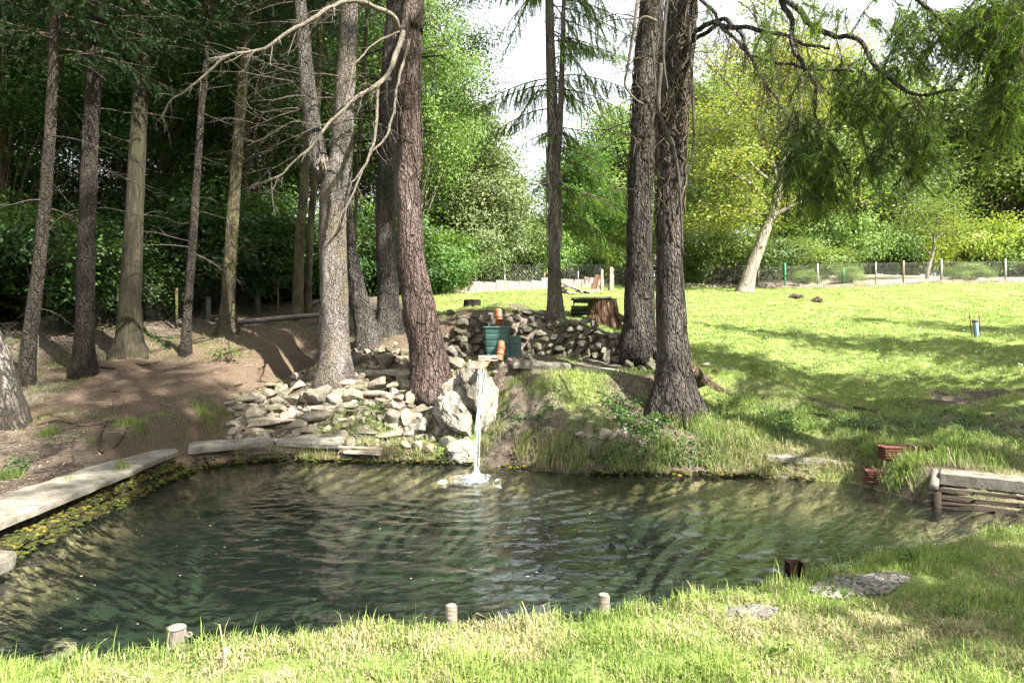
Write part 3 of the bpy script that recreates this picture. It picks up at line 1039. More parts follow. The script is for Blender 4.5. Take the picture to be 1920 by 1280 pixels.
# ------------------------------------------------------------------ concrete slabs
def slab(name, label, top, thick, mat='concrete', seed=1, group=None, rough=.014, smooth=False):
    top = [np.asarray(t, float) for t in top]
    c = sum(top) / 4
    mbs = MB()
    slab_mesh(mbs, top, thick, rough, 18, seed)
    return solo(name, mbs, M[mat], label, 'slab', tuple(c - np.array([0, 0, thick])), group, 'thing', smooth)


zs = .33
slab('concrete_slab', 'long concrete walkway slab along the left bank of the pond', [(-4.78, 6.2, zs - .02), (-5.2, 10.66, zs - .02), (-5.86, 11.45, zs - .02), (-5.62, 6.6, zs - .02)], .07, seed=3, rough=.02)
slab('concrete_slab', 'narrow concrete slab bridging the far left corner of the pond', [(-5.08, 10.72, zs + .01), (-4.10, 11.72, zs), (-4.28, 12.0, zs + .01), (-5.3, 11.22, zs + .02)], .10, seed=5)
slab('concrete_slab', 'pale concrete slab below the rubble beside the far left corner', [(-4.02, 11.66, zs + .01), (-2.86, 11.38, zs), (-2.98, 12.0, zs + .04), (-3.62, 12.28, zs + .03)], .11, seed=7)
slab('concrete_slab', 'concrete slab corner jutting in at the left edge of the picture', [(-4.30, 5.92, .20), (-4.16, 4.7, .20), (-5.5, 4.5, .21), (-5.6, 6.05, .22)], .14, seed=9)
a0 = P(962, 678, 12.35)
slab('concrete_slab', 'flat concrete kerb slab on top of the bank right of the tub', [(.02, 12.28, 1.63), (1.05, 12.2, 1.60), (1.10, 12.62, 1.62), (.05, 12.7, 1.65)], .10, seed=11)
slab('concrete_slab', 'thin pale slab end lying in the grass before the stone wall', [(1.12, 12.2, 1.55), (2.05, 12.15, 1.47), (2.08, 12.36, 1.49), (1.14, 12.42, 1.57)], .07, seed=13)
slab('concrete_kerb', 'narrow concrete kerb at the water on the right bank below dry grass', [(3.82, 10.16, .31), (5.10, 9.72, .27), (5.14, 9.88, .29), (3.86, 10.33, .33)], .08, seed=15)
for (c_, lb) in (((5.735, 8.345, .30), 'grey concrete kerb block above the rotten planks on the right'), ((6.45, 7.855, .292), 'second grey kerb block cut by the right picture edge')):
    mbs = MB()
    box(mbs, c_, (.85, .34, .15), euler(.01, .015, -.60), .012, .002)
    solo('concrete_block', mbs, M['concrete'], lb, 'block', c_, None, 'thing', False)
slab('concrete_slab', 'thin concrete slab under the grey kerb block on the right', [(5.27, 8.42, .205), (6.08, 7.87, .20), (6.2, 8.05, .20), (5.4, 8.6, .205)], .05, seed=21, rough=.008)

# rotten planks and stakes below the right kerb
for i, (cx_, cy_, z, lb) in enumerate(((5.91, 7.985, .165, 'uppermost dark rotten plank below the right kerb'), (5.87, 7.925, .095, 'middle dark rotten plank below the right kerb'), (5.82, 7.86, .022, 'lowest wet plank at the waterline on the right'))):
    mbs = MB()
    for k_ in range(4):
        f = (k_ - 1.5) * .42
        box(mbs, (cx_ + f * .825, cy_ - f * .565, z + rr_.normal(0, .004)), (.425, .05 + rr_.uniform(0, .02), .058), euler(rr_.normal(0, .08), rr_.normal(0, .015), -.60 + rr_.normal(0, .02)), .008, .006)
    solo('wooden_plank', mbs, M['wood_dark'], lb, 'plank', (cx_, cy_, z))
mbs = MB()
tube(mbs, [(5.98, 7.74, -.5), (5.99, 7.75, 0.0), (5.98, 7.76, .21)], [.035, .035, .034], 10, True, None, .1, 3)
solo('wooden_stake', mbs, M['wood'], 'short pale stake propping the right kerb block in the water', 'stake', (5.98, 7.74, -.5))
th = thing('drain_pipe', 'grey drain pipe stub leaning out over the water beside the kerb block', 'pipe', (5.2, 8.35, .2))
mbs = MB()
tube(mbs, spline([(5.42, 8.75, .33), (5.28, 8.52, .28), (5.13, 8.31, .22)], 8), .052, 18, True)
part('pipe', mbs, M['pipe_grey'], th)
mbs = MB()
tube(mbs, [(5.15, 8.27, .18), (5.12, 8.22, -.45)], [.045, .045], 12, True, None, .12, 4)
part('support_stake', mbs, M['wood_dark'], th)

# clay tile stacks
def tile_stack(label, c, L, D, n, ang, tie, seed):
    rng = np.random.default_rng(seed)
    t = thing('tile_stack', label, 'tiles', tuple(c), 0, 'red clay roof tile stacks')
    for i in range(n):
        mbs = MB()
        w = 12
        xs = np.linspace(-L / 2, L / 2, 2)
        ys = np.linspace(-D / 2, D / 2, w)
        prof = .006 * np.cos(ys / D * 4 * np.pi)
        R = rotz(ang + rng.normal(0, .02))
        top, bot = [], []
        for x in xs:
            for y, pz in zip(ys, prof):
                top.append((x, y, pz + .011))
                bot.append((x, y, pz - .011))
        v = np.array(top + bot)
        m = len(top)
        q = []
        for j in range(w - 1):
            q.append([j, w + j, w + j + 1, j + 1])
            q.append([m + j + 1, m + w + j + 1, m + w + j, m + j])
        for j in range(w - 1):
            q.append([j, j + 1, m + j + 1, m + j])
            q.append([w + j + 1, w + j, m + w + j, m + w + j + 1])
        for (a, b) in ((0, w), (w - 1, 2 * w - 1)):
            q.append([a, b, m + b, m + a])
        v = v @ R.T + np.array([rng.normal(0, .012), rng.normal(0, .012), .015 + i * .034])
        mbs.add(v + np.asarray(c), q)
        part('tile', mbs, M['clay'], t, False)
    if tie:
        mbs = MB()
        z0, z1 = c[2] - .0, c[2] + n * .034 + .01
        pts = np.array([(0, -D / 2 - .012, 0), (0, -D / 2 - .012, n * .034 + .008), (0, D / 2 + .01, n * .034 + .008), (0, D / 2 + .01, 0)]) @ rotz(ang).T + np.asarray(c)
        tube(mbs, spline(pts, 20), .006, 6)
        part('string', mbs, M['string'], t)
    return t


p = hit(1715, 860)
tile_stack('upper stack of red clay tiles tied with pale string in the grass', p + np.array([0, .1, -.01]), .78, .24, 5, -.06, True, 1)
p = hit(1648, 893)
tile_stack('lower stack of five red clay tiles at the water edge', np.array([5.02, 9.35, .08]), .33, .24, 5, -.25, False, 2)
#@@SECTION3

# ------------------------------------------------------------------ spring box: tub, lid, pipes, spout, falling water
TY = 13.05
tb = P(932, 672, TY)
t = thing('plastic_tub', 'ribbed green plastic tub standing in front of the stone wall', 'tub', tuple(tb))


def rrect(cx, cy, hx, hy, r, z, n=5):
    pts = []
    for (sx, sy, a0) in ((1, 1, 0), (-1, 1, 90), (-1, -1, 180), (1, -1, 270)):
        for i in range(n):
            a = math.radians(a0 + 90 * i / (n - 1))
            pts.append((cx + sx * (hx - r) + r * math.cos(a), cy + sy * (hy - r) + r * math.sin(a), z))
    return pts


def loft(mb, rings, closed_top=True, closed_bot=True):
    n = len(rings[0])
    v = np.array([p for r in rings for p in r])
    q = []
    for i in range(len(rings) - 1):
        for j in range(n):
            q.append([i * n + j, i * n + (j + 1) % n, (i + 1) * n + (j + 1) % n, (i + 1) * n + j])
    tr = []
    vv = [v]
    base = len(v)
    if closed_bot:
        vv.append(np.mean(rings[0], 0)[None])
        tr += [[base, (j + 1) % n, j] for j in range(n)]
        base += 1
    if closed_top:
        vv.append(np.mean(rings[-1], 0)[None])
        o = (len(rings) - 1) * n
        tr += [[base, o + j, o + (j + 1) % n] for j in range(n)]
    mb.add(np.vstack(vv), q, tr)


mbs = MB()
hz = .60
rings = []
for i in range(41):
    f = i / 40
    w = .195 + .048 * f
    rib = .006 * (1 if (f * 5) % 1 < .82 else -.9)
    rings.append(rrect(tb[0], tb[1], w + rib, w * .9 + rib, .05, tb[2] + hz * f))
inner = [rrect(tb[0], tb[1], .225, .20, .05, tb[2] + hz), rrect(tb[0], tb[1], .20, .18, .05, tb[2] + hz - .25)]
loft(mbs, rings + inner)
part('body', mbs, M['green'], t)
mbs = MB()
loft(mbs, [rrect(tb[0], tb[1], .262, .235, .05, tb[2] + hz - .025), rrect(tb[0], tb[1], .268, .24, .05, tb[2] + hz - .018), rrect(tb[0], tb[1], .268, .24, .05, tb[2] + hz + .004),
           rrect(tb[0], tb[1], .258, .23, .05, tb[2] + hz + .012), rrect(tb[0], tb[1], .222, .196, .05, tb[2] + hz + .010)], False, False)
part('rim', mbs, M['green'], t)

lc = P(960, 671, TY + .22)
t = thing('tub_lid', 'green plastic lid leaning upright against the right side of the tub', 'lid', tuple(lc))
mbs = MB()
RL = euler(math.radians(82), 0, math.radians(6))
def lidring(hx, hy, r, z):
    return [tuple(RL @ np.array(p) + lc + np.array([.03, 0, .20])) for p in rrect(0, 0, hx, hy, r, z)]
loft(mbs, [lidring(.14, .215, .06, -.02), lidring(.15, .222, .06, -.012), lidring(.15, .222, .06, .012), lidring(.13, .205, .055, .022), lidring(.115, .19, .05, .014), lidring(.09, .165, .045, .018)])
part('panel', mbs, M['green'], t)
mbs = MB()
for dz in (-.07, .0, .07):
    ring = [tuple(RL @ np.array(p) + lc + np.array([.03, 0, .20])) for p in ((-.085, dz - .008, .018), (.085, dz - .008, .018), (.085, dz + .008, .018), (-.085, dz + .008, .018))]
    ring2 = [tuple(RL @ np.array(p) + lc + np.array([.03, 0, .20])) for p in ((-.08, dz - .005, .027), (.08, dz - .005, .027), (.08, dz + .005, .027), (-.08, dz + .005, .027))]
    mbs = MB()
    loft(mbs, [ring, ring2])
    part('rib', mbs, M['green'], t)

# upright vent pipe with a rounded cap
vb = np.array([P(935, 612, TY)[0], TY, tb[2] + .30])
zt = P(935, 578, TY)[2]
t = thing('vent_pipe', 'upright orange plastic pipe rising out of the green tub', 'pipe', tuple(vb))
mbs = MB()
zz_ = np.array([vb[2], zt - .17, zt - .168, zt - .13, zt - .128, zt - .06, zt - .03, zt - .008, zt])
rr2 = np.array([.062, .062, .073, .073, .065, .065, .058, .035, .004])
tube(mbs, np.stack([np.full(9, vb[0]), np.full(9, vb[1]), zz_], -1), rr2, 20, True)
part('pipe', mbs, M['orange'], t)
mbs = MB()
tube(mbs, [(vb[0], vb[1], zt - .215), (vb[0], vb[1], zt - .205), (vb[0], vb[1], zt - .185), (vb[0], vb[1], zt - .175)], [.066, .074, .074, .066], 20, True)
part('socket_ring', mbs, M['orange'], t)

# outlet elbow at the front of the tub
t = thing('outlet_pipe', 'ringed orange outlet pipe curving down in front of the green tub', 'pipe', tuple(P(938, 672, 12.7)))
mbs = MB()
op = spline([(P(940, 643, 12.85) + np.array([0, .12, -.02])), P(940, 644, 12.72), P(940, 652, 12.62), P(938, 664, 12.58), P(936, 676, 12.55)], 26)
tube(mbs, op, .063, 18, True)
part('elbow', mbs, M['orange'], t)
for f in (12, 17, 23):
    mbs = MB()
    tube(mbs, op[f:f + 3], [.071, .074, .071], 18, True)
    part('ring', mbs, M['orange'], t)

# board trough and clay spout
tp_ = P(918, 668, 12.35)
t = thing('wooden_trough', 'grey weathered board trough leading from the outlet to the spout', 'trough', tuple(tp_))
for (dx, dz, sx, sz, ry) in ((-.02, .0, .36, .05, .0), (-.02, -.06, .34, .03, .02)):
    mbs = MB()
    box(mbs, tp_ + np.array([dx, -.1, dz]), (sx, .05 if sz > .04 else .28, sz), euler(0, ry, -.03), .006, .003)
    part('board', mbs, M['wood'], t)
s0, s1 = P(914, 676, 12.2), P(903, 692, 11.35)
t = thing('clay_spout', 'orange half round clay spout pouring water over the boulder', 'spout', tuple(s1))
mbs = MB()
n1_, n2_ = 12, 11
pp = spline([s0 + np.array([.02, .25, .05]), s0, s1], n1_)
vv_, q_ = [], []
for layer, r0 in ((0, .062), (1, .052)):
    for i in range(n1_):
        for j in range(n2_):
            a = math.pi + math.pi * j / (n2_ - 1)
            wv = .1 if layer else .0
            vv_.append(pp[i] + np.array([math.cos(a) * r0 * 1.15, 0, math.sin(a) * r0 * .62 + .03]))
m_ = n1_ * n2_
for i in range(n1_ - 1):
    for j in range(n2_ - 1):
        a = i * n2_ + j
        q_.append([a, a + n2_, a + n2_ + 1, a + 1])
        q_.append([m_ + a + 1, m_ + a + n2_ + 1, m_ + a + n2_, m_ + a])
for i in range(n1_ - 1):
    for j in (0, n2_ - 1):
        a = i * n2_ + j
        q_.append([a, a + n2_, m_ + a + n2_, m_ + a])
for j in range(n2_ - 1):
    for i in (0, n1_ - 1):
        a = i * n2_ + j
        q_.append([a, a + 1, m_ + a + 1, m_ + a])
mbs.add(vv_, q_)
part('channel', mbs, M['spout'], t)

# falling stream
t = thing('waterfall', 'thin white stream of water falling from the spout into the pond', 'waterfall', (SPL[0], SPL[1], 0))
tt = np.linspace(0, 1, 60)
sx0 = s1 + np.array([0, -.02, .0])
zf = sx0[2] * (1 - (.22 * tt + .78 * tt ** 2))
yf = sx0[1] + (SPL[1] - sx0[1]) * tt
xf = sx0[0] + (SPL[0] - sx0[0]) * tt
rs = np.random.default_rng(3)
for s in range(7):
    mbs = MB()
    o = rs.normal(0, 1, 2)
    wob = .012 * np.stack([fbm(np.stack([tt * 7, tt * 0 + s, tt * 0], -1), 2, s), fbm(np.stack([tt * 7, tt * 0 + s, tt * 0], -1), 2, s + 20), tt * 0], -1)
    sp_ = .024 * (1 - .75 * tt) + .005
    path = np.stack([xf + o[0] * sp_ * .8, yf + o[1] * sp_ * .6, zf], -1) + wob
    r_ = (.0095 - .005 * tt) * (1 + .95 * fbm(np.stack([tt * 13, tt * 0 + s * 3, tt * 0], -1), 2, s + 40)) * rs.uniform(.6, 1.1)
    tube(mbs, path, np.maximum(r_, .0015), 7, True)
    part('strand', mbs, M['stream'], t)
mbs = MB()
ico = bmesh.new()
bmesh.ops.create_icosphere(ico, subdivisions=1, radius=1)
iv = np.array([x.co for x in ico.verts])
it = np.array([[x.index for x in f.verts] for f in ico.faces])
ico.free()


def blobs(mb, pos, rad, jit=.0, rng=RNG):
    pos = np.asarray(pos)
    n = len(pos)
    rad = np.asarray(rad)
    rad = rad[:, None] * np.ones((1, 3)) if rad.ndim == 1 else rad
    v = pos[:, None, :] + iv[None] * rad[:, None, :] * (1 + (rng.normal(0, jit, (n, len(iv), 1)) if jit else 0))
    tr = it[None] + (np.arange(n) * len(iv))[:, None, None]
    c = np.repeat(rng.uniform(0, 1, (n, 1)), len(iv), 0) * np.ones((1, 3))
    mb.add(v.reshape(-1, 3), None, tr.reshape(-1, 3), c)


n = 120
a = rs.uniform(0, 6.28, n)
u = rs.uniform(0, 1, n)
dp = np.stack([xf[0] + rs.normal(0, .05, n), np.interp(u, tt, yf) + rs.normal(0, .05, n), np.interp(u, tt, zf)], -1)
blobs(mbs, dp, rs.uniform(.002, .006, n))
part('droplets', mbs, M['stream'], t)
# splash
t = thing('splash', 'white foaming splash where the stream hits the pond', 'splash', (SPL[0], SPL[1], 0))
mbs = MB()
n = 800
r_ = np.abs(rs.normal(0, .12, n))
a = rs.uniform(0, 6.28, n)
h_ = rs.uniform(0, 1, n) ** 1.8 * .24 * np.exp(-r_ / .11)
blobs(mbs, np.stack([SPL[0] + r_ * np.cos(a), SPL[1] + r_ * np.sin(a), .012 + h_], -1), rs.uniform(.002, .007, n))
part('spray', mbs, M['foam'], t)
mbs = MB()
n = 1700
rg = rs.choice([.16, .30, .45], n, p=[.36, .24, .40])
a = rs.uniform(0, 6.28, n)
keep = fbm(np.stack([np.cos(a) * 2.2 + rg * 3, np.sin(a) * 2.2, rg * 0], -1), 3, 8) > -.02
rg, a = rg[keep], a[keep]
r_ = rg * (1 + .12 * fbm(np.stack([np.cos(a) * 2, np.sin(a) * 2, rg * 9], -1), 3, 5)) + rs.normal(0, .026, len(rg))
pz = .016 * np.exp(-r_ / 3.2) * np.sin(2 * np.pi * r_ / .30) * sstep(.15, .5, r_)
rad = rs.uniform(.003, .0075, len(rg))
blobs(mbs, np.stack([SPL[0] + r_ * np.cos(a), SPL[1] + r_ * np.sin(a), .012 + pz + rs.uniform(0, .012, len(rg))], -1), np.stack([rad * 1.5, rad * 1.5, rad * .8], -1))
part('foam_ring', mbs, M['foam'], t)

# ------------------------------------------------------------------ stump table and bench
sb = hit(1128, 606)
t = thing('stump_table', 'rustic table made of a plank top on a broad tree stump with roots', 'table', tuple(sb))
mbs = MB()
S = sb[1] / 1280
pz_ = np.linspace(sb[2] - .15, sb[2] + 46 * S, 16)
tube(mbs, np.stack([np.full(16, sb[0]), np.full(16, sb[1]), pz_], -1), np.linspace(31 * S, 27 * S, 16), 40, True, None, .12, 4, .35, 5, 1.0, (3, 3, .8))
part('stump', mbs, M['stump'], t)
mbs = MB()
for (ax, ay, L) in ((1.0, .05, .62), (.8, -.5, .5), (-.5, -.6, .4)):
    d_ = np.array([ax, ay, 0])
    d_ /= np.linalg.norm(d_)
    pts = [sb + d_ * .22 + np.array([0, 0, .34]), sb + d_ * .4 + np.array([0, 0, .14]), sb + d_ * (.4 + L * .6) + np.array([0, 0, .02]), sb + d_ * (.5 + L) + np.array([0, 0, -.08])]
    mbs = MB()
    tube(mbs, spline(pts, 12), np.linspace(.11, .03, 12), 10, True, None, .12, 7)
    part('root', mbs, M['stump'], t)
ztop = P(1108, 560, sb[1])[2]
for i, dy in enumerate((-.30, -.1, .1, .3)):
    mbs = MB()
    box(mbs, (P(1107, 0, sb[1])[0], sb[1] + dy, ztop + .004 * (i % 2)), (70 * S, .19, .045), euler(0, -.02, .02), .008, .004)
    part('board', mbs, M['board_top'], t)
mbs = MB()
box(mbs, (P(1100, 0, sb[1])[0], sb[1], ztop - .06), (44 * S, .5, .06), None, .006, .004)
part('batten', mbs, M['board_top'], t)
bb = hit(1085, 600) + np.array([0, .35, 0])
t = thing('slatted_bench', 'dark green slatted bench half hidden behind the stump table', 'bench', tuple(bb))
S2 = bb[1] / 1280
for py in (577, 587, 598):
    mbs = MB()
    z_ = P(0, py, bb[1])[2]
    box(mbs, (P(1090, 0, bb[1])[0], bb[1], z_), (38 * S2, .03, 8 * S2), None, .005, .002)
    part('slat', mbs, M['board_green'], t)
for px in (1076, 1104):
    mbs = MB()
    x_ = P(px, 0, bb[1])[0]
    box(mbs, (x_, bb[1] + .04, bb[2] + .22), (.03, .03, .56), None, .004)
    part('leg', mbs, M['board_green'], t)
mbs = MB()
box(mbs, (P(1090, 0, bb[1])[0], bb[1] + .2, bb[2] + .24), (38 * S2, .3, .03), None, .005)
part('seat', mbs, M['board_green'], t)

# dark stump in the grass
sp = hit(885, 576)
mbs = MB()
S = sp[1] / 1280
zq = np.linspace(sp[2] - .1, sp[2] + 14 * S, 9)
tube(mbs, np.stack([np.full(9, sp[0]), np.full(9, sp[1]), zq], -1), np.linspace(16 * S, 14.5 * S, 9), 28, True, None, .16, 14, .2, 6, 0, (4, 4, 1.5))
solo('tree_stump', mbs, M['stump_dark'], 'low black sawn tree stump in the grass behind the wall', 'stump', tuple(sp))

# long pipe lying on the forest floor
for i, (lb, dz, r_, dy, m) in enumerate((('long pinkish pipe lying on the forest floor, upper of two', .07, .062, 0, 'pipe_pink'), ('thin dark pole lying under the long pinkish pipe', .02, .035, -.14, 'dead_dark'))):
    a_, b_ = hit(443, 611), hit(640, 596)
    a_[2] += dz + .02
    b_[2] += dz + .05
    mbs = MB()
    pth = spline([a_ + np.array([0, dy, 0]), (a_ + b_) / 2 + np.array([0, dy, .02]), b_ + np.array([0, dy, 0])], 14)
    tube(mbs, pth, r_, 14, True, None, .02, 3)
    solo('long_pipe' if i == 0 else 'pole', mbs, M[m], lb, 'pipe' if i == 0 else 'pole', tuple(a_))

# blue pipe stub with two rods in the lawn
lp = hit(1832, 631)
S = lp[1] / 1280
t = thing('pipe_marker', 'blue grey capped pipe between two thin rods in the lawn', 'pipe', tuple(lp))
mbs = MB()
top_ = P(1828, 600, lp[1])
tube(mbs, spline([lp + np.array([0, 0, -.1]), top_], 6), 4.6 * S, 16, True)
part('pipe', mbs, M['pipe_blue'], t)
mbs = MB()
dd_ = (top_ - lp) / np.linalg.norm(top_ - lp)
tube(mbs, [top_ - dd_ * .05, top_ - dd_ * .045, top_ + dd_ * .012, top_ + dd_ * .016], np.array([4.8, 5.6, 5.6, 4.5]) * S, 16, True)
part('cap', mbs, M['pipe_grey'], t)
for (b0, b1) in (((1823, 628), (1817, 586)), ((1838, 630), (1836, 590))):
    mbs = MB()
    tube(mbs, [P(b0[0], b0[1] + 4, lp[1]), P(b1[0], b1[1], lp[1])], .011, 8, True)
    part('rod', mbs, M['rust'], t)

# mole hills
for i, (px, py, w, lb) in enumerate(((1492, 556, 22, 'brown molehill in the lawn, the left and larger one'), (1532, 564, 17, 'small brown molehill right of the larger one'))):
    p = hit(px, py + 2)
    S = p[1] / 1280
    mbs = MB()
    rm = np.random.default_rng(i)
    n = 70
    a = rm.uniform(0, 6.28, n)
    r_ = np.sqrt(rm.uniform(0, 1, n)) * w * S * .55
    pos = np.stack([p[0] + r_ * np.cos(a), p[1] + r_ * np.sin(a), p[2] + .13 * (1 - r_ / (w * S * .6)) + rm.uniform(-.02, .02, n)], -1)
    blobs(mbs, pos, rm.uniform(.04, .09, n), .2, rm)
    solo('molehill', mbs, M['root'], lb, 'molehill', tuple(p), smooth=False)

# ------------------------------------------------------------------ stakes on the near bank
def stake(label, px, py, Y, r, m, lean=(0, 0), sq=False, eye=False):
    tp = P(px, py, Y)
    b = np.array([tp[0] + lean[0], tp[1] + lean[1], -.35])
    t = thing('bank_stake', label, 'stake', tuple(b))
    mbs = MB()
    if sq:
        L = tp[2] - b[2]
        for (dx, dy, sx, sy) in ((0, .045, .11, .012), (-.049, 0, .012, .10), (.049, 0, .012, .10)):
            box(mbs, (tp[0] + dx, tp[1] + dy, (tp[2] + b[2]) / 2), (sx, sy, L), rotz(.0), .002, .001)
        part('channel_iron', mbs, M[m], t)
    else:
        pth = spline([b, (b + tp) / 2, tp + np.array([0, 0, -.01])], 14)
        tube(mbs, pth, r, 18, False, None, .12, int(px), 0, 5, 0, (14, 14, 5))
        part('shaft', mbs, M[m], t)
        mbs = MB()
        th = np.linspace(0, 2 * np.pi, 18, endpoint=False)
        rg0 = np.stack([tp[0] + r * 1.02 * np.cos(th), tp[1] + r * 1.02 * np.sin(th), np.full(18, tp[2] - .012)], -1)
        rg1 = rg0 * .12 + tp * .88 + np.array([0, 0, .004])
        rg05 = rg0 * .75 + tp * .25 + np.array([0, 0, .006])
        loft(mbs, [rg0, rg05, rg1], True, True)
        part('cut_end', mbs, M['wood'], t)
    if eye:
        mbs = MB()
        th = np.linspace(0, 2 * np.pi, 17)
        c = tp + np.array([r + .028, -.02, -.04])
        tube(mbs, np.stack([c[0] + .012 * np.cos(th), np.full(17, c[1]), c[2] + .012 * np.sin(th)], -1), .006, 8, False)
        part('eyelet', mbs, M['wood'], t)
    return t


stake('thick weathered bank stake with an eyelet at the lower left', 331, 1172, 3.72, .052, 'bark_lean', (.02, .0), False, True)
stake('pale sawn stake in the grass below the waterfall', 846, 1132, 4.02, .034, 'wood')
stake('pale round stake in the grass right of the middle', 1132, 1112, 4.30, .036, 'wood')
stake('rusty channel iron stake on the bank at the right', 1490, 1052, 4.92, 0, 'rust', (0, 0), True)
mbs = MB()
p0 = hit(417, 1258)
tube(mbs, spline([p0, p0 + np.array([.01, .0, .06]), p0 + np.array([.015, 0, .12])], 6), [.016, .015, .012, .012, .012, .01], 8, True, None, .1, 2)
solo('wood_splinter', mbs, M['wood'], 'short pale stick poking from the grass beside the eyelet stake', 'stick', tuple(p0))

# dried mud dumped on the grass
def clods(label, cells, seed, n):
    mbs = MB()
    rm = np.random.default_rng(seed)
    pos = []
    for _ in range(n):
        (cx, cy, wx_, wy_) = cells[rm.integers(len(cells))]
        while True:
            a, b = rm.uniform(-1, 1, 2)
            if a * a + b * b < 1:
                break
        pos.append(P(cx + a * wx_, cy + b * wy_, 1))
    pts = []
    for q in pos:
        Yq = (CZ - .40) / (CZ - q[2]) if q[2] < CZ else 5
        pts.append((q[0] * Yq, Yq, 0))
    pts = np.array(pts)
    pts[:, 2] = H(pts[:, 0], pts[:, 1]) + rm.uniform(-.005, .03, n)
    rad = rm.uniform(.005, .019, n)
    blobs(mbs, pts, np.stack([rad * 1.2, rad, rad * .8], -1), .16, rm)
    solo('dried_mud', mbs, M['clod'], label, 'mud', tuple(pts.mean(0)), kind='stuff', smooth=False)


clods('large patch of crumbly dried grey mud on the right bank', [(1610, 1085, 75, 18), (1660, 1075, 45, 12), (1560, 1095, 45, 14)], 3, 1500)
clods('small patch of white dried mud in the sunny grass', [(1405, 1143, 45, 12), (1385, 1148, 25, 10), (1430, 1140, 25, 8)], 4, 700)

# ------------------------------------------------------------------ wire fence behind the lawn
def wire_mesh(mb, a, b, h0, h1, step, r, lat=True):
    """diamond mesh between two posts as thin real wires"""
    a, b = np.asarray(a, float), np.asarray(b, float)
    L = np.linalg.norm((b - a)[:2])
    n = max(int(L / step), 2)
    hh = h1 - h0
    k = max(int(hh / step), 1)
    segs = []
    for sgn in (1, -1):
        for i in range(-k, n + 1):
            s0_, s1_ = i / n, (i + k) / n
            z0, z1 = (h0, h1) if sgn > 0 else (h1, h0)
            t0, t1 = max(s0_, 0), min(s1_, 1)
            if t1 <= t0:
                continue
            f = lambda t: z0 + (z1 - z0) * (t - s0_) / (s1_ - s0_)
            segs.append((a + (b - a) * t0 + np.array([0, 0, f(t0)]), a + (b - a) * t1 + np.array([0, 0, f(t1)])))
    if lat:
        for z in (h0, h1):
            segs.append((a + np.array([0, 0, z]), b + np.array([0, 0, z])))
    for p_, q_ in segs:
        d_ = (q_ - p_) / np.linalg.norm(q_ - p_)
        u_ = np.cross(d_, [0, 1, 0])
        u_ /= np.linalg.norm(u_) + 1e-9
        w_ = np.cross(d_, u_)
        ring = np.array([u_ * r, (-.5 * u_ + .87 * w_) * r, (-.5 * u_ - .87 * w_) * r])
        mb.add(np.vstack([p_ + ring, q_ + ring]), [[0, 1, 4, 3], [1, 2, 5, 4], [2, 0, 3, 5]])


FR = [(1319, 543, 496, 'conc_post', .08), (1422, 537, 492, 'post_metal', .035), (1472, 536, 488, 'post_green', .04), (1533, 533, 490, 'post_metal', .04), (1582, 532, 498, 'post_green', .02), (1642, 531, 489, 'post_metal', .035),
      (1694, 531, 486, 'post_rust', .05), (1765, 531, 486, 'post_metal', .05), (1885, 531, 486, 'post_metal', .055), (1990, 531, 486, 'post_metal', .05)]
def fence(label, rows, Yf, wire, r, step, name='wire_fence'):
    base = []
    for (px, pb, pt, m, rr0) in rows:
        Y = Yf(px)
        x = (px - 960) / 1280 * Y
        base.append(np.array([x, Y, Hs(x, Y)]))
    t = thing(name, label, 'fence', tuple(base[0]))
    for b, (px, pb, pt, m, rr0) in zip(base, rows):
        hgt = (pb - pt) / 1280 * b[1]
        mbs = MB()
        if 'conc' in m:
            box(mbs, b + np.array([0, 0, hgt / 2 - .1]), (rr0 * 2, rr0 * 2, hgt + .2), None, .012, .003)
        else:
            tube(mbs, [b + np.array([0, 0, -.2]), b + np.array([0, 0, hgt * .5]), b + np.array([0, 0, hgt])], rr0, 10, True)
        part('post', mbs, M[m], t)
    if wire:
        for i in range(len(base) - 1):
            mbs = MB()
            wire_mesh(mbs, base[i] + np.array([0, .05, 0]), base[i + 1] + np.array([0, .05, 0]), .12, 1.15, step, r)
            part('wire_netting', mbs, M[wire], t)
    return t, base


_, fb = fence('chain link fence with metal posts along the top of the lawn', FR, lambda px: 36.6, 'wire', .0032, .14)
FL2 = [(818, 560, 500, 'post_metal', .04), (866, 560, 528, 'post_metal', .035), (946, 556, 522, 'post_metal', .04), (1021, 552, 525, 'post_rust', .035), (1084, 548, 518, 'post_metal', .03), (1176, 545, 505, 'post_metal', .04)]
_, fb2 = fence('low wire fence behind the stump in the middle distance', FL2, lambda px: 31 + (px - 818) * .014, 'wire', .005, .16)

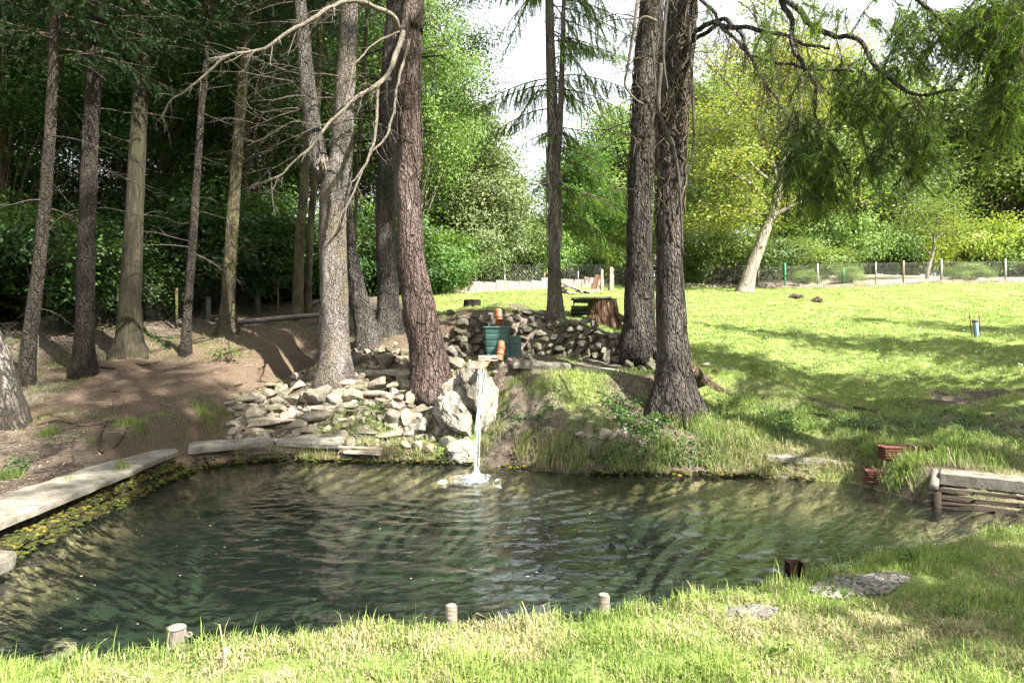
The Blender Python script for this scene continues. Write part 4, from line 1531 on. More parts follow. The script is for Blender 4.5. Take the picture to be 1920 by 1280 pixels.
# pale edging sheets along both fences
t = thing('edging_panels', 'row of pale pinkish edging sheets standing along the foot of the fences', 'edging', (fb2[0][0], fb2[0][1], fb2[0][2]))
ed = np.random.default_rng(2)
line = [(x, 30.6 + (x + 3.4) * .55) for x in np.arange(-3.5, 5.2, .55)] + [(x, 36.1) for x in np.arange(9.0, 29, .62)]
for i in range(len(line) - 1):
    if line[i + 1][0] - line[i][0] > 1:
        continue
    (x0, y0), (x1, y1) = line[i], line[i + 1]
    z0 = Hs((x0 + x1) / 2, (y0 + y1) / 2)
    L = math.hypot(x1 - x0, y1 - y0)
    hgt = ed.uniform(.40, .52) if x0 < 6 else ed.uniform(.10, .18)
    mbs = MB()
    m_ = 13
    xs_ = np.linspace(-L / 2 * .97, L / 2 * .97, m_)
    wv = .012 * np.cos(np.arange(m_) * math.pi)
    fr_ = np.stack([xs_, wv - .008, np.full(m_, -.1)], -1)
    v = np.vstack([fr_, fr_ + [0, 0, hgt + .1], fr_ + [0, .016, hgt + .1], fr_ + [0, .016, 0]])
    q = []
    for l in range(3):
        for j in range(m_ - 1):
            q.append([l * m_ + j, l * m_ + j + 1, (l + 1) * m_ + j + 1, (l + 1) * m_ + j])
    R = euler(ed.normal(0, .05), ed.normal(0, .03), math.atan2(y1 - y0, x1 - x0))
    mbs.add(v @ R.T + np.array([(x0 + x1) / 2, (y0 + y1) / 2, z0]), q)
    part('panel', mbs, M['panel'], t, False)

# posts and leaning board left of the spruces in the distance
for (px, pb, pt, w, m, lb, kind) in ((1128, 546, 505, 5, 'wood', 'left of two pale posts in the grass beyond the table', 'post'), (1146, 544, 501, 8, 'wood', 'thicker pale post right of its twin beyond the table', 'post')):
    p = hit(px, pb)
    S = p[1] / 1280
    mbs = MB()
    box(mbs, p + np.array([0, 0, (pb - pt) * S / 2 - .05]), (w * S, w * S, (pb - pt) * S + .1), euler(0, .03, .2), .012, .006)
    solo('wooden_post', mbs, M[m], lb, 'post', tuple(p))
p = hit(1114, 548)
S = p[1] / 1280
mbs = MB()
box(mbs, p + np.array([.05, 0, 15 * S]), (10 * S, .05, 36 * S), euler(0, .28, .1), .01, .006)
solo('leaning_board', mbs, M['rust'], 'brown board leaning against the pale post beyond the table', 'board', tuple(p))
p = hit(1075, 552)
S = p[1] / 1280
t = thing('scrap_pile', 'jumble of pale boards and scrap lying by the fence in the middle distance', 'scrap', tuple(p))
for i in range(11):
    mbs = MB()
    box(mbs, p + np.array([ed.uniform(-1.0, 1.1), ed.uniform(-.3, .3), ed.uniform(.05, .45)]), (ed.uniform(.4, 1.1), ed.uniform(.1, .2), ed.uniform(.04, .09)), euler(ed.normal(0, .3), ed.normal(0, .25), ed.uniform(-.6, .6)), .01, .004)
    part('board', mbs, M['wood' if i % 3 else 'panel'], t)

# ------------------------------------------------------------------ left boundary fence
LF = [(65, 703, 605, 12.9, 'conc_post', .062), (263, 652, 580, 16.2, 'conc_post', .066), (331, 630, 540, 16.6, 'bark_olive', .032), (390, 612, 557, 18.3, 'conc_post', .062), (483, 594, 543, 19.8, 'conc_post', .072), (521, 582, 520, 20.4, 'wood', .022)]
t = thing('boundary_fence', 'old fence of concrete posts and sagging netting at the forest edge', 'fence', (-9, 13, 1.4))
lb_ = []
for (px, pb, pt, Y, m, r0) in LF:
    x = (px - 960) / 1280 * Y
    b = np.array([x, Y, Hs(x, Y)])
    topz = P(px, pt, Y)[2]
    lb_.append(b)
    mbs = MB()
    h_ = topz - b[2] + .2
    if 'conc' in m:
        box(mbs, (x, Y, topz - h_ / 2), (r0 * 2, r0 * 2, h_), rotz(.5), .015, .004)
    else:
        tube(mbs, [(x, Y, topz - h_), (x, Y, topz - h_ / 2), (x, Y, topz)], r0, 10, True)
    part('post', mbs, M[m], t)
con = [np.array([-12.6, 10.6, Hs(-12.6, 10.6)])] + [b for b, l in zip(lb_, LF) if 'conc' in l[4]]
for i in range(len(con) - 1):
    mbs = MB()
    wire_mesh(mbs, con[i], con[i + 1], .05, .95, .085, .0022)
    part('wire_netting', mbs, M['wire_dark'], t)
#@@SECTION4

# ------------------------------------------------------------------ foliage generators
def leaf_cloud(mb, cen, size, nrm, rng, col, aspect=.55, droop=None):
    """diamond leaves; cen (n,3), nrm (n,3) leaf normals"""
    n = len(cen)
    nrm = nrm / (np.linalg.norm(nrm, axis=1)[:, None] + 1e-9)
    r = rng.normal(0, 1, (n, 3))
    if droop is not None:
        r = r + np.array([0, 0, -droop])
    a = r - (r * nrm).sum(1)[:, None] * nrm
    a /= np.linalg.norm(a, axis=1)[:, None] + 1e-9
    b = np.cross(nrm, a)
    s = size[:, None]
    v = np.stack([cen - a * s * .5, cen + b * s * aspect * .5 + nrm * s * .06, cen + a * s * .5, cen - b * s * aspect * .5 + nrm * s * .06], 1)
    q = np.arange(n * 4).reshape(n, 4)
    c = np.repeat(col, 4, 0)
    mb.add(v.reshape(-1, 3), q, None, c)


def broad_crown(seed, z0, z1, R, nl, nleaf, leaf, flat=.6, up=1.0, droop=None, skirt=0.5, clump=.16, taper=0.0, lobe=(.24, .40), lr=1.0):
    lrad = lr
    """crown of clumped leaves round a limb skeleton; local coords, trunk on the z axis"""
    rng = np.random.default_rng(seed)
    zc, hz = (z0 + z1) / 2, (z1 - z0) / 2
    L = []
    while len(L) < nl:
        p = rng.uniform(-1, 1, 3)
        r = np.linalg.norm(p)
        if r > 1 or r < .35:
            continue
        rad = 1.0 - taper * (p[2] * .5 + .5)
        L.append(np.array([p[0] * R * rad, p[1] * R * rad, zc + p[2] * hz * .85]))
    L = np.array(L)
    lr = rng.uniform(lobe[0], lobe[1], nl) * R
    k = rng.integers(0, nl, nleaf)
    sub = 14
    sd = rng.normal(0, 1, (nl, sub, 3))
    sd /= np.linalg.norm(sd, axis=2)[..., None]
    sd[..., 2] = np.abs(sd[..., 2]) * np.where(rng.uniform(0, 1, (nl, sub)) < skirt, -1, 1)
    sd *= rng.uniform(.55, 1.0, (nl, sub))[..., None]
    j = rng.integers(0, sub, nleaf)
    d = sd[k, j]
    sc = np.stack([lr[k], lr[k], lr[k] * flat], -1)
    spr = rng.normal(0, 1, (nleaf, 3)) * np.array([1, 1, .38]) * clump * R
    c = L[k] + d * sc + spr
    if droop:
        c[:, 2] -= rng.exponential(droop, nleaf)
    sn = sd * .9 + rng.normal(0, .35, (nl, sub, 3)) + np.array([0, 0, up * .8])
    sn /= np.linalg.norm(sn, axis=2)[..., None]
    nrm = sn[k, j] + rng.normal(0, .30, (nleaf, 3))
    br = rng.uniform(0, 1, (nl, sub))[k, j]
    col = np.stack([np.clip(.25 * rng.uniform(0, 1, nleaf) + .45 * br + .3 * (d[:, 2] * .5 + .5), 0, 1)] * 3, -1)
    m = MB()
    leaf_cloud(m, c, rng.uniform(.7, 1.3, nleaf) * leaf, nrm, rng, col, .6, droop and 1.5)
    w = MB()
    top = np.array([rng.normal(0, .3), rng.normal(0, .3), z0 + (z1 - z0) * .72])
    trunk = spline([np.array([0, 0, -.3]), np.array([rng.normal(0, .1), rng.normal(0, .1), z0 * .6 + .2]), np.array([top[0] * .5, top[1] * .5, z0 + (z1 - z0) * .3]), top], 18)
    tr = np.linspace(.045 * R + .05, .03, 18) * (lrad ** .3)
    tube(w, trunk, tr, 9, True, None, .08, seed, .5)
    for i in range(nl):
        f = np.clip((L[i][2] - z0) / (z1 - z0) * .75 - .12, .02, .85)
        st = trunk[int(f * 12) + 5] if int(f * 12) + 5 < 18 else trunk[-1]
        mid = (st + L[i]) / 2 + np.array([0, 0, .12 * R]) + rng.normal(0, .1 * R, 3)
        tube(w, spline([st, mid, L[i]], 7), np.linspace(.018 * R + .012, .010, 7) * lrad, 5, False)
        for e in range(3):
            dd = sd[i, e] * lr[i]
            tube(w, spline([mid, L[i] * .5 + mid * .5 + dd * .3, L[i] + dd], 5), np.linspace(.010 * R * .5 + .006, .005, 5) * lrad, 3, False)
    return w, m


def sprig_tmpl(n, seed, nl, nw, ang=52):
    rng = np.random.default_rng(seed)
    t = np.sort(rng.uniform(0, 1, n))
    ph_ = rng.uniform(0, 2 * np.pi, n)
    a = math.radians(ang)
    l = nl * rng.uniform(.7, 1.15, n) * (1 - .35 * t)
    base = np.stack([t * 0, t * 0, t], -1)
    rad = np.stack([np.cos(ph_), np.sin(ph_), ph_ * 0], -1)
    tan = np.stack([-np.sin(ph_), np.cos(ph_), ph_ * 0], -1)
    tip = base + rad * (l * math.sin(a))[:, None] + np.array([0, 0, 1]) * (l * math.cos(a))[:, None]
    V = np.stack([base - tan * nw, base + tan * nw, tip], 1).reshape(-1, 3)
    # axis twig as one thin triangle
    V = np.vstack([V, [[-nw * .8, 0, 0], [nw * .8, 0, 0], [0, 0, 1.0]]])
    T = np.arange(len(V)).reshape(-1, 3)
    tt_ = np.concatenate([np.repeat(t, 3), [0, 0, .3]])
    return V, T, tt_


def sprigs(mb, tm, o, d, L, rng, c0=.25, c1=.35, new=0.0, newfrac=0.3):
    V, T, tt_ = tm
    o = np.asarray(o)
    n = len(o)
    if n == 0:
        return
    d = np.asarray(d) / (np.linalg.norm(d, axis=1)[:, None] + 1e-9)
    a = np.cross(d, rng.normal(0, 1, (n, 3)))
    a /= np.linalg.norm(a, axis=1)[:, None] + 1e-9
    b = np.cross(d, a)
    L = np.asarray(L)[:, None, None]
    v = o[:, None, :] + L * (V[None, :, 0:1] * a[:, None, :] + V[None, :, 1:2] * b[:, None, :] + V[None, :, 2:3] * d[:, None, :])
    r = c0 + (c1 - c0) * rng.uniform(0, 1, (n, 1)) * np.ones((1, len(V)))
    isnew = (rng.uniform(0, 1, (n, 1)) < newfrac)
    r = np.where(isnew, r + new * (.5 + .5 * tt_[None]), r)
    tr = T[None] + (np.arange(n) * len(V))[:, None, None]
    mb.add(v.reshape(-1, 3), None, tr.reshape(-1, 3), np.repeat(np.clip(r, 0, 1).reshape(-1, 1), 3, 1))


SP_HI = sprig_tmpl(38, 1, .21, .021, 55)
SP_MD = sprig_tmpl(22, 2, .26, .036, 56)
SP_M2 = sprig_tmpl(32, 5, .26, .026, 54)
SP_LO = sprig_tmpl(12, 3, .36, .065)


def spruce_branch(wood, fol, rng, p0, az, L, el=.05, droop=.35, tm=SP_MD, sl=.22, step=.11, hang=.0, r0=.022, new=0, newfrac=.3, tip_up=.12, dens=1.0, bare=.15, c0=.2, c1=.45, tw_l=.34):
    n = 12
    t = np.linspace(0, 1, n)
    hd = np.array([math.cos(az), math.sin(az), 0])
    side = np.array([-hd[1], hd[0], 0])
    bend = rng.normal(0, .10)
    path = p0 + np.outer(L * t, hd) + np.outer(L * bend * t ** 2, side)
    path[:, 2] += L * (el * t - droop * t ** 1.7 + tip_up * t ** 4)
    tube(wood, path, np.linspace(r0, r0 * .2, n), 5, False)
    m = max(int(L / step), 3)
    O, D, LL = [], [], []
    for i in range(m):
        f = bare + (1 - bare) * (i + rng.uniform(0, 1)) / m
        k = min(int(f * (n - 1)), n - 2)
        q = path[k] + (path[k + 1] - path[k]) * (f * (n - 1) - k)
        fw = path[k + 1] - path[k]
        fw /= np.linalg.norm(fw)
        for s in (-1, 1):
            if rng.uniform() > dens:
                continue
            l2 = (tw_l * L * (1 - f) ** .7 * rng.uniform(.6, 1.2) + .12)
            dv = fw * .75 + side * s * rng.uniform(.5, 1.0) + np.array([0, 0, -.25 - hang * rng.uniform(.5, 1.4)])
            dv /= np.linalg.norm(dv)
            ns = max(int(l2 / (sl * .55)), 1)
            pq = q.copy()
            tw = [q]
            for e in range(ns):
                dv = dv + np.array([0, 0, -.12 - .3 * hang]) + rng.normal(0, .10, 3)
                dv /= np.linalg.norm(dv)
                O.append(pq)
                D.append(dv + rng.normal(0, .1, 3))
                LL.append(sl * rng.uniform(.8, 1.25))
                if e > 0 and rng.uniform() < .7:
                    O.append(pq)
                    D.append(dv * .8 + np.cross(dv, [0, 0, 1]) * rng.choice([-.7, .7]) + np.array([0, 0, -.2 - hang * .5]))
                    LL.append(sl * rng.uniform(.6, 1.0))
                pq = pq + dv * l2 / ns
                tw.append(pq)
            if ns > 1:
                tube(wood, np.array(tw), np.linspace(r0 * .28, r0 * .1, len(tw)), 3, False)
    sprigs(fol, tm, O, D, LL, rng, c0, c1, new, newfrac)


def spruce_crown(seed, Hc, Lmax, tm, sl, dz=.55, nb=6, step=.2, lo=.45):
    rng = np.random.default_rng(seed)
    w, f = MB(), MB()
    z = 0.0
    while z < Hc:
        u = z / Hc
        L = Lmax * (lo + (1 - lo) * min(u / .18, 1)) * (1 - u) ** .8 + .25
        a0 = rng.uniform(0, 6.28)
        for b in range(nb):
            if rng.uniform() < .12:
                continue
            spruce_branch(w, f, rng, np.array([0, 0, z + rng.normal(0, .15)]), a0 + 6.28 * b / nb + rng.normal(0, .2), L * rng.uniform(.7, 1.1), .12, .30, tm, sl, step, .1, .02, dens=.9)
        z += dz * rng.uniform(.8, 1.2)
    return w, f


# ------------------------------------------------------------------ trunk helper for the trees one sees
def px_trunk(pts, Y=None, ztop=17, sides=26, rough=.05, flare=.5, lobes=5, ph=0.0, seed=0, top_bend=(0, 0), sink=.35):
    """pts: (px, py, width px) from base up"""
    b = hit(pts[0][0], pts[0][1]) if Y is None else P(pts[0][0], pts[0][1], Y)
    Yb = b[1]
    path = [np.array([b[0], Yb, b[2] - sink])]
    rad = [pts[0][2] / 2 * Yb / 1280]
    for (px, py, w) in pts[1:]:
        path.append(P(px, py, Yb))
        rad.append(w / 2 * Yb / 1280)
    d = path[-1] - path[-2]
    d = d / np.linalg.norm(d)
    d = d * .5 + np.array([top_bend[0], top_bend[1], 1]) * .5
    if ztop and ztop > path[-1][2] + 1:
        hgt = ztop - path[-1][2]
        path.append(path[-1] + d / d[2] * hgt * .5)
        rad.append(rad[-1] * .65)
        path.append(path[-1] + d / d[2] * hgt * .5)
        rad.append(.03)
    path, rad = np.array(path), np.array(rad)
    L = np.r_[0, np.cumsum(np.linalg.norm(np.diff(path, axis=0), axis=1))]
    n = int(L[-1] / .13) + 2
    dense = spline(path, n * 3)
    LD = np.r_[0, np.cumsum(np.linalg.norm(np.diff(dense, axis=0), axis=1))]
    s = np.linspace(0, LD[-1], n)
    pp_ = np.stack([np.interp(s, LD, dense[:, k]) for k in range(3)], -1)
    rr0 = np.interp(s / LD[-1] * L[-1], L, rad)
    m = MB()
    tube(m, pp_, rr0, sides, True, None, rough, seed, flare, lobes, ph, sink=sink)
    return b, m, pp_, rr0


def twigs_on(pp_, rr0, rng, n, zlo, zhi, Lr=(.5, 1.6), r=.008, depth=1, sag=.5, bias=None, kids=3):
    m = MB()
    for i in range(n):
        z = rng.uniform(zlo, zhi)
        k = int(np.argmin(np.abs(pp_[:, 2] - z)))
        a = rng.uniform(0, 6.28) if bias is None or rng.uniform() < .5 else bias + rng.normal(0, .5)
        dv = np.array([math.cos(a), math.sin(a), rng.uniform(-.25, .25)])
        L = rng.uniform(*Lr)
        sweep_twigs(m, rng, pp_[k] + dv * rr0[k] * .7, dv, L, r * rng.uniform(.6, 1.3) * (L ** .5), depth, sag, 7, kids)
    return m


def vines_on(pp_, rr0, rng, n, z0, z1, r=(.006, .014), wind=.9, out=.012):
    m = MB()
    for i in range(n):
        a = rng.uniform(0, 6.28)
        za = rng.uniform(z0, z0 + (z1 - z0) * .5)
        zb = rng.uniform(za + .5, z1)
        N_ = int((zb - za) / .09) + 4
        zz0 = np.linspace(za, zb, N_)
        ang = a + np.cumsum(rng.normal(0, .16 * wind, N_)) + rng.normal(0, .4) * np.linspace(0, 1, N_)
        k = np.searchsorted(pp_[:, 2], zz0).clip(0, len(pp_) - 1)
        rad = rr0[k] + out + rng.uniform(0, .02) + .015 * np.abs(fbm(np.stack([zz0 * 3, zz0 * 0 + i, zz0 * 0], -1), 2, i))
        pth = pp_[k] + np.stack([np.cos(ang) * rad, np.sin(ang) * rad, zz0 - pp_[k][:, 2]], -1)
        rv = rng.uniform(*r)
        tube(m, pth, np.linspace(rv, rv * .6, N_), 5, False)
    return m


CR = []
for s in (11, 12):
    w, f = spruce_crown(s, 12.5, 2.9, SP_MD, .30, .62, 6, .24)
    CR.append((w.mesh('branches', M['twig']), f.mesh('needles', M['needle'])))
w, f = spruce_crown(15, 15, 3.6, SP_LO, .42, .62, 7, .26, .9)
CRL = (w.mesh('branches', M['twig']), f.mesh('needles', M['needle']))


def put_crown(t, cr, at, scale=1.0, rz=0.0, zs=1.0):
    off = np.array(t.location)
    c = link('crown', None, t, tuple(np.asarray(at) - off))
    c.scale = (scale, scale, scale * zs)
    c.rotation_euler = (0, 0, rz)
    link('branches', cr[0], c)
    link('needles', cr[1], c)
    return c


def spruce(name, label, pts, bark, seed, crown=None, Y=None, ztop=18, twigs=0, tz=(2, 8), tL=(.5, 1.6), flare=.5, lobes=5, ph=0.0, rough=.075, sides=26, group=None, sag=.5, cs=1.0, bend=(0, 0)):
    b, m, pp_, rr0 = px_trunk(pts, Y, ztop, sides, rough, flare, lobes, ph, seed, bend)
    t = thing(name, label, 'tree', tuple(b), 0, group)
    part('trunk', m, M[bark], t)
    rng = np.random.default_rng(seed)
    if twigs:
        part('dead_twigs', twigs_on(pp_, rr0, rng, int(twigs * .42), b[2] + tz[0], b[2] + tz[1], tL, sag=sag), M['dead_dark'], t)
    if crown is not None:
        k = int(np.argmin(np.abs(pp_[:, 2] - crown[1])))
        put_crown(t, CR[crown[0]], pp_[k], cs, seed * 1.7)
    return t, b, pp_, rr0


# ------------------------------------------------------------------ the spruces of the left grove
g1 = 'spruces and other trees of the left grove'
spruce('spruce_tree', 'slender leaning spruce nearest the left edge beside a concrete post', [(47, 716, 32), (55, 640, 25), (75, 480, 21), (90, 300, 20), (103, 60, 17)], 'bark_brown', 1, (0, 7.2), None, 18, 46, (1.2, 7.5), (.6, 2.0), .35, group=g1)
spruce('spruce_tree', 'straight brown spruce second from the left edge', [(158, 697, 38), (158, 640, 33), (163, 450, 30), (170, 250, 28), (180, 60, 23)], 'bark_brown', 2, (1, 7.6), None, 19, 46, (1.5, 8), (.6, 2.2), .75, 6, .5, group=g1)
spruce('beech_tree', 'smooth grey green trunk with spreading mossy foot in the left grove', [(245, 668, 44), (243, 600, 39), (252, 400, 32), (262, 200, 27), (270, 100, 23)], 'bark_smooth', 3, (0, 8.4), None, 19, 10, (3, 9), (.6, 1.8), 1.1, 6, 1.0, .03, group=g1)
spruce('spruce_tree', 'thin brown spruce pole left of the leaf sapling in the grove', [(347, 662, 20), (352, 580, 16), (365, 400, 14), (378, 200, 12), (390, 60, 9)], 'bark_brown', 4, (1, 8.6), None, 17, 42, (1.5, 8), (.5, 2.0), .4, group=g1, cs=.8)
spruce('spruce_tree', 'olive brown spruce with flared foot at the end of the long pipe', [(426, 624, 34), (428, 560, 24), (437, 400, 22), (448, 250, 20), (458, 100, 17)], 'bark_olive', 5, (0, 9.4), None, 19, 50, (2, 10), (.6, 2.4), .9, 5, 2.0, group=g1)
spruce('spruce_tree', 'left of two close slim spruces behind the long pipe', [(557, 592, 20), (562, 450, 18), (570, 350, 17), (575, 200, 15)], 'bark_olive', 6, (1, 11), 19.3, 19, 40, (3, 11), (.6, 2.2), .4, group=g1)
spruce('spruce_tree', 'right and thinner of two close slim spruces behind the long pipe', [(576, 592, 14), (581, 450, 13), (590, 330, 12), (596, 200, 11)], 'bark_olive', 7, (0, 12), 19.8, 17, 30, (3, 11), (.5, 1.8), .3, group=g1, cs=.7)
spruce('spruce_tree', 'very thin spruce pole showing between the forked tree and the straight grey one', [(662, 600, 9), (665, 440, 8), (672, 300, 8), (681, 150, 8), (690, 0, 7)], 'bark_olive', 8, (1, 12), 18.5, 17, 40, (4, 12), (.5, 1.8), .3, group=g1, cs=.7)

# leaning E, straight F
spruce('spruce_tree', 'dark spruce leaning left behind the forked trunk', [(697, 646, 46), (684, 600, 40), (672, 560, 38), (652, 470, 34), (645, 400, 30), (641, 300, 26), (645, 100, 22)], 'bark_grey', 9, (0, 12.2), None, 18, 20, (4, 11), (.5, 1.6), .4)
tF, bF, pF, rF = spruce('spruce_tree', 'straight grey spruce trunk left of the reddish leaning one', [(731, 626, 48), (728, 560, 40), (725, 500, 37), (723, 400, 38), (726, 320, 36), (728, 200, 33), (736, 60, 30), (740, 0, 29)], 'bark_grey', 10, (1, 10.5), None, 20, 46, (4, 12), (.6, 2.2), .4)
# stout black side branches of F
m = MB()
rng = np.random.default_rng(21)
for (py, L, az, el) in ((90, 1.6, 3.0, .0), (150, 1.8, 3.3, .05), (205, 1.7, 2.9, .1), (262, 1.5, 3.1, .02), (282, 1.4, 3.3, .05), (300, 1.3, 3.5, -.5), (235, 1.2, .2, .1), (110, 1.3, .1, .2)):
    k = int(np.argmin(np.abs(pF[:, 2] - P(0, py, bF[1])[2])))
    m = MB()
    sweep_twigs(m, rng, pF[k], (math.cos(az), math.sin(az), el), L, .035, 1, .2, 7, 3, 6, .06)
    part('stout_branch', m, M['bark_dark'], tF)

# A: forked pale trunk
bA, mA, pA, rA = px_trunk([(631, 718, 66), (628, 650, 55), (625, 500, 50), (624, 400, 50), (630, 345, 52), (640, 300, 42), (645, 200, 37), (652, 100, 34), (656, 0, 30)], None, 19, 30, .07, .45, 5, .4, 33)
tA = thing('forked_spruce', 'pale forked spruce trunk standing on the rubble slope', 'tree', tuple(bA))
part('trunk', mA, M['bark_pale'], tA)
YA = bA[1]
m = MB()
pl = spline([P(622, 352, YA), P(604, 318, YA - .08), P(594, 285, YA - .10), P(581, 200, YA - .05), P(571, 100, YA), P(563, 0, YA), P(555, -180, YA), P(548, -500, YA)], 60)
rl = np.interp(np.linspace(0, 1, 60), [0, .12, .3, .6, 1], [.14, .20, .175, .14, .03])
tube(m, pl, rl, 26, True, None, .05, 44)
part('second_stem', m, M['bark_grey'], tA)
m = MB()
for i in range(16):
    a_ = P(606 + rng.uniform(-12, 8), 318 + rng.uniform(-16, 6), YA - .30 + rng.uniform(-.02, .05))
    tube(m, [a_, a_ + np.array([rng.normal(.0, .02), -.01, rng.uniform(.05, .22)])], [.022, .004], 5, True)
part('torn_wood', m, M['spout'] if False else M['wood'], tA)
part('dead_twigs', twigs_on(pA, rA, rng, 30, 6, 12, (.5, 2.0), .010, 2, .4, math.pi), M['dead_dark'], tA)
part('dead_twigs', twigs_on(pl, rl, rng, 44, 5.2, 12, (.8, 2.8), .012, 2, .45, math.pi), M['dead_dark'], tA)
put_crown(tA, CR[0], pA[int(np.argmin(np.abs(pA[:, 2] - 12)))], .75, .4)

# B: reddish leaning trunk with long dead limbs
bB, mB, pB, rB = px_trunk([(814, 722, 74), (803, 660, 66), (790, 600, 62), (773, 500, 52), (768, 420, 46), (764, 350, 45), (770, 300, 44), (766, 200, 44), (770, 60, 43), (776, 0, 42)], None, 20, 32, .085, .35, 5, .9, 55)
tB = thing('leaning_spruce', 'thick reddish spruce leaning left above the boulders beside the spout', 'tree', tuple(bB))
part('trunk', mB, M['bark_red'], tB)
YB = bB[1]


def limb(pts, r0, r1, rng, nt=8, tl=(.15, .6), depth=1, sides=8):
    """pts: (px, py, depth) polyline of a dead limb, with twigs"""
    m = MB()
    pth = spline([P(*p) for p in pts], 40)
    pth = pth + .035 * np.stack([fbm(pth * 2.6, 3, 1), fbm(pth * 2.6, 3, 2), fbm(pth * 2.6, 3, 3)], -1)
    tube(m, pth, np.linspace(r0, r1, 40) * (1 + .18 * fbm(pth * 6, 2, 9)), sides, True, None, .16, 5, 0, 5, 0, (12, 12, 12))
    for i in range(nt):
        k = rng.integers(10, 39)
        dv = pth[k] - pth[k - 1]
        dv /= np.linalg.norm(dv)
        sd_ = np.cross(dv, rng.normal(0, 1, 3))
        sd_ /= np.linalg.norm(sd_)
        sweep_twigs(m, rng, pth[k], dv * .6 + sd_ * .7 + np.array([0, 0, -.25]), rng.uniform(*tl), r1 * .55, depth, .5, 5, 3, 4, .18)
    return m


part('dead_limb', limb([(752, 62, YB), (735, 30, YB - .35), (700, 12, YB - .7), (640, 3, YB - 1.0), (580, 40, YB - 1.2), (500, 88, YB - 1.35), (440, 104, YB - 1.4), (392, 112, YB - 1.45)], .052, .022, rng, 30, (.15, .8)), M['dead'], tB)
part('dead_limb', limb([(425, 108, YB - 1.42), (395, 135, YB - 1.45), (350, 170, YB - 1.5), (315, 192, YB - 1.5), (300, 225, YB - 1.5)], .030, .010, rng, 12, (.15, .5), 2, 6), M['dead'], tB)
part('dead_limb', limb([(757, 62, YB - .3), (745, 95, YB - .45), (730, 138, YB - .6), (700, 165, YB - .7), (660, 190, YB - .8), (622, 225, YB - .9), (580, 275, YB - 1.0), (540, 315, YB - 1.0), (502, 345, YB - 1.05)], .052, .014, rng, 22, (.2, .8), 2), M['dead'], tB)
part('dead_limb', limb([(735, 148, YB - .55), (712, 160, YB - .6), (708, 210, YB - .62), (697, 280, YB - .65), (670, 345, YB - .7), (640, 405, YB - .75), (622, 450, YB - .8)], .036, .010, rng, 12, (.15, .6), 2), M['dead'], tB)
part('dead_limb', limb([(768, 80, YB - .3), (752, 140, YB - .4), (730, 240, YB - .5), (700, 285, YB - .6), (672, 330, YB - .7), (655, 345, YB - .75)], .030, .010, rng, 10, (.15, .6), 1), M['dead'], tB)
part('dead_limb', limb([(748, 60, YB - .4), (700, 85, YB - .6), (665, 120, YB - .7), (652, 175, YB - .8), (648, 200, YB - .8)], .022, .007, rng, 8, (.15, .5), 1), M['dead'], tB)
for (pts_, r_) in ((((790, 95, YB), (815, 88, YB), (850, 80, YB - .2)), .018), (((785, 165, YB), (800, 150, YB), (822, 140, YB - .2)), .016), (((788, 172, YB), (810, 168, YB), (836, 164, YB - .1)), .014), (((792, 10, YB), (830, 60, YB - .2), (868, 138, YB - .3)), .010)):
    part('dead_limb', limb(list(pts_), r_, .005, rng, 3, (.1, .3), 1, 6), M['dead_dark'], tB)
part('vine', vines_on(pB, rB, rng, 20, 5.0, 9.0, (.008, .022), .9, .01), M['dead_dark'], tB)
part('dead_twigs', twigs_on(pB, rB, rng, 26, 6.0, 9.5, (.4, 1.4), .010, 2, .8), M['dead_dark'], tB)
put_crown(tB, CR[1], pB[int(np.argmin(np.abs(pB[:, 2] - 11.5)))], .7, 2.4)

# G: slim twin-stemmed spruce in the middle with ivy lattice and drooping sprays
bG, mG, pG, rG = px_trunk([(1041, 597, 32), (1040, 540, 26), (1039, 480, 23), (1039, 350, 24), (1035, 200, 20), (1030, 0, 16)], None, 17, 24, .05, .45, 5, .2, 66)
tG = thing('twin_stem_spruce', 'slim twin stemmed spruce wrapped in dead ivy in the middle distance', 'tree', tuple(bG))
part('trunk', mG, M['bark_pale'], tG)
YG = bG[1]
m = MB()
p2 = spline([P(1042, 330, YG - .03), P(1049, 240, YG - .12), P(1053, 150, YG - .12), P(1057, 0, YG - .1), P(1062, -220, YG)], 40)
r2 = np.linspace(.085, .03, 40)
tube(m, p2, r2, 14, True, None, .05, 3)
part('second_stem', m, M['bark_pale'], tG)
part('ivy_stem', vines_on(pG, rG, rng, 34, bG[2] + 1.3, bG[2] + 5.0, (.008, .018), 1.2, .006), M['bark_lean'], tG)
wG, fG = MB(), MB()
for i in range(66):
    z = rng.uniform(4.6, 11.0)
    k = int(np.argmin(np.abs(pG[:, 2] - z)))
    az = rng.choice([0, math.pi]) + rng.normal(0, .75)
    if abs(math.sin(az)) > .9:
        continue
    L = rng.uniform(.8, 2.3)
    if z < 6.6 and math.cos(az) < 0:
        L *= .45
    spruce_branch(wG, fG, rng, pG[k], az, L, rng.uniform(-.1, .2), rng.uniform(.35, .75), SP_M2, .20, .085, .6, .016, .3, .4, dens=.9, bare=.12, c0=.35, c1=.8, tw_l=.2)
part('branches', wG, M['twig'], tG)
part('needles', fG, M['needle_new'], tG)
part('dead_twigs', twigs_on(pG, rG, rng, 46, bG[2] + 1.5, bG[2] + 6.5, (.3, 1.0), .007, 1, .8), M['dead_dark'], tG)
put_crown(tG, CR[0], pG[int(np.argmin(np.abs(pG[:, 2] - 11)))], .5, .9)

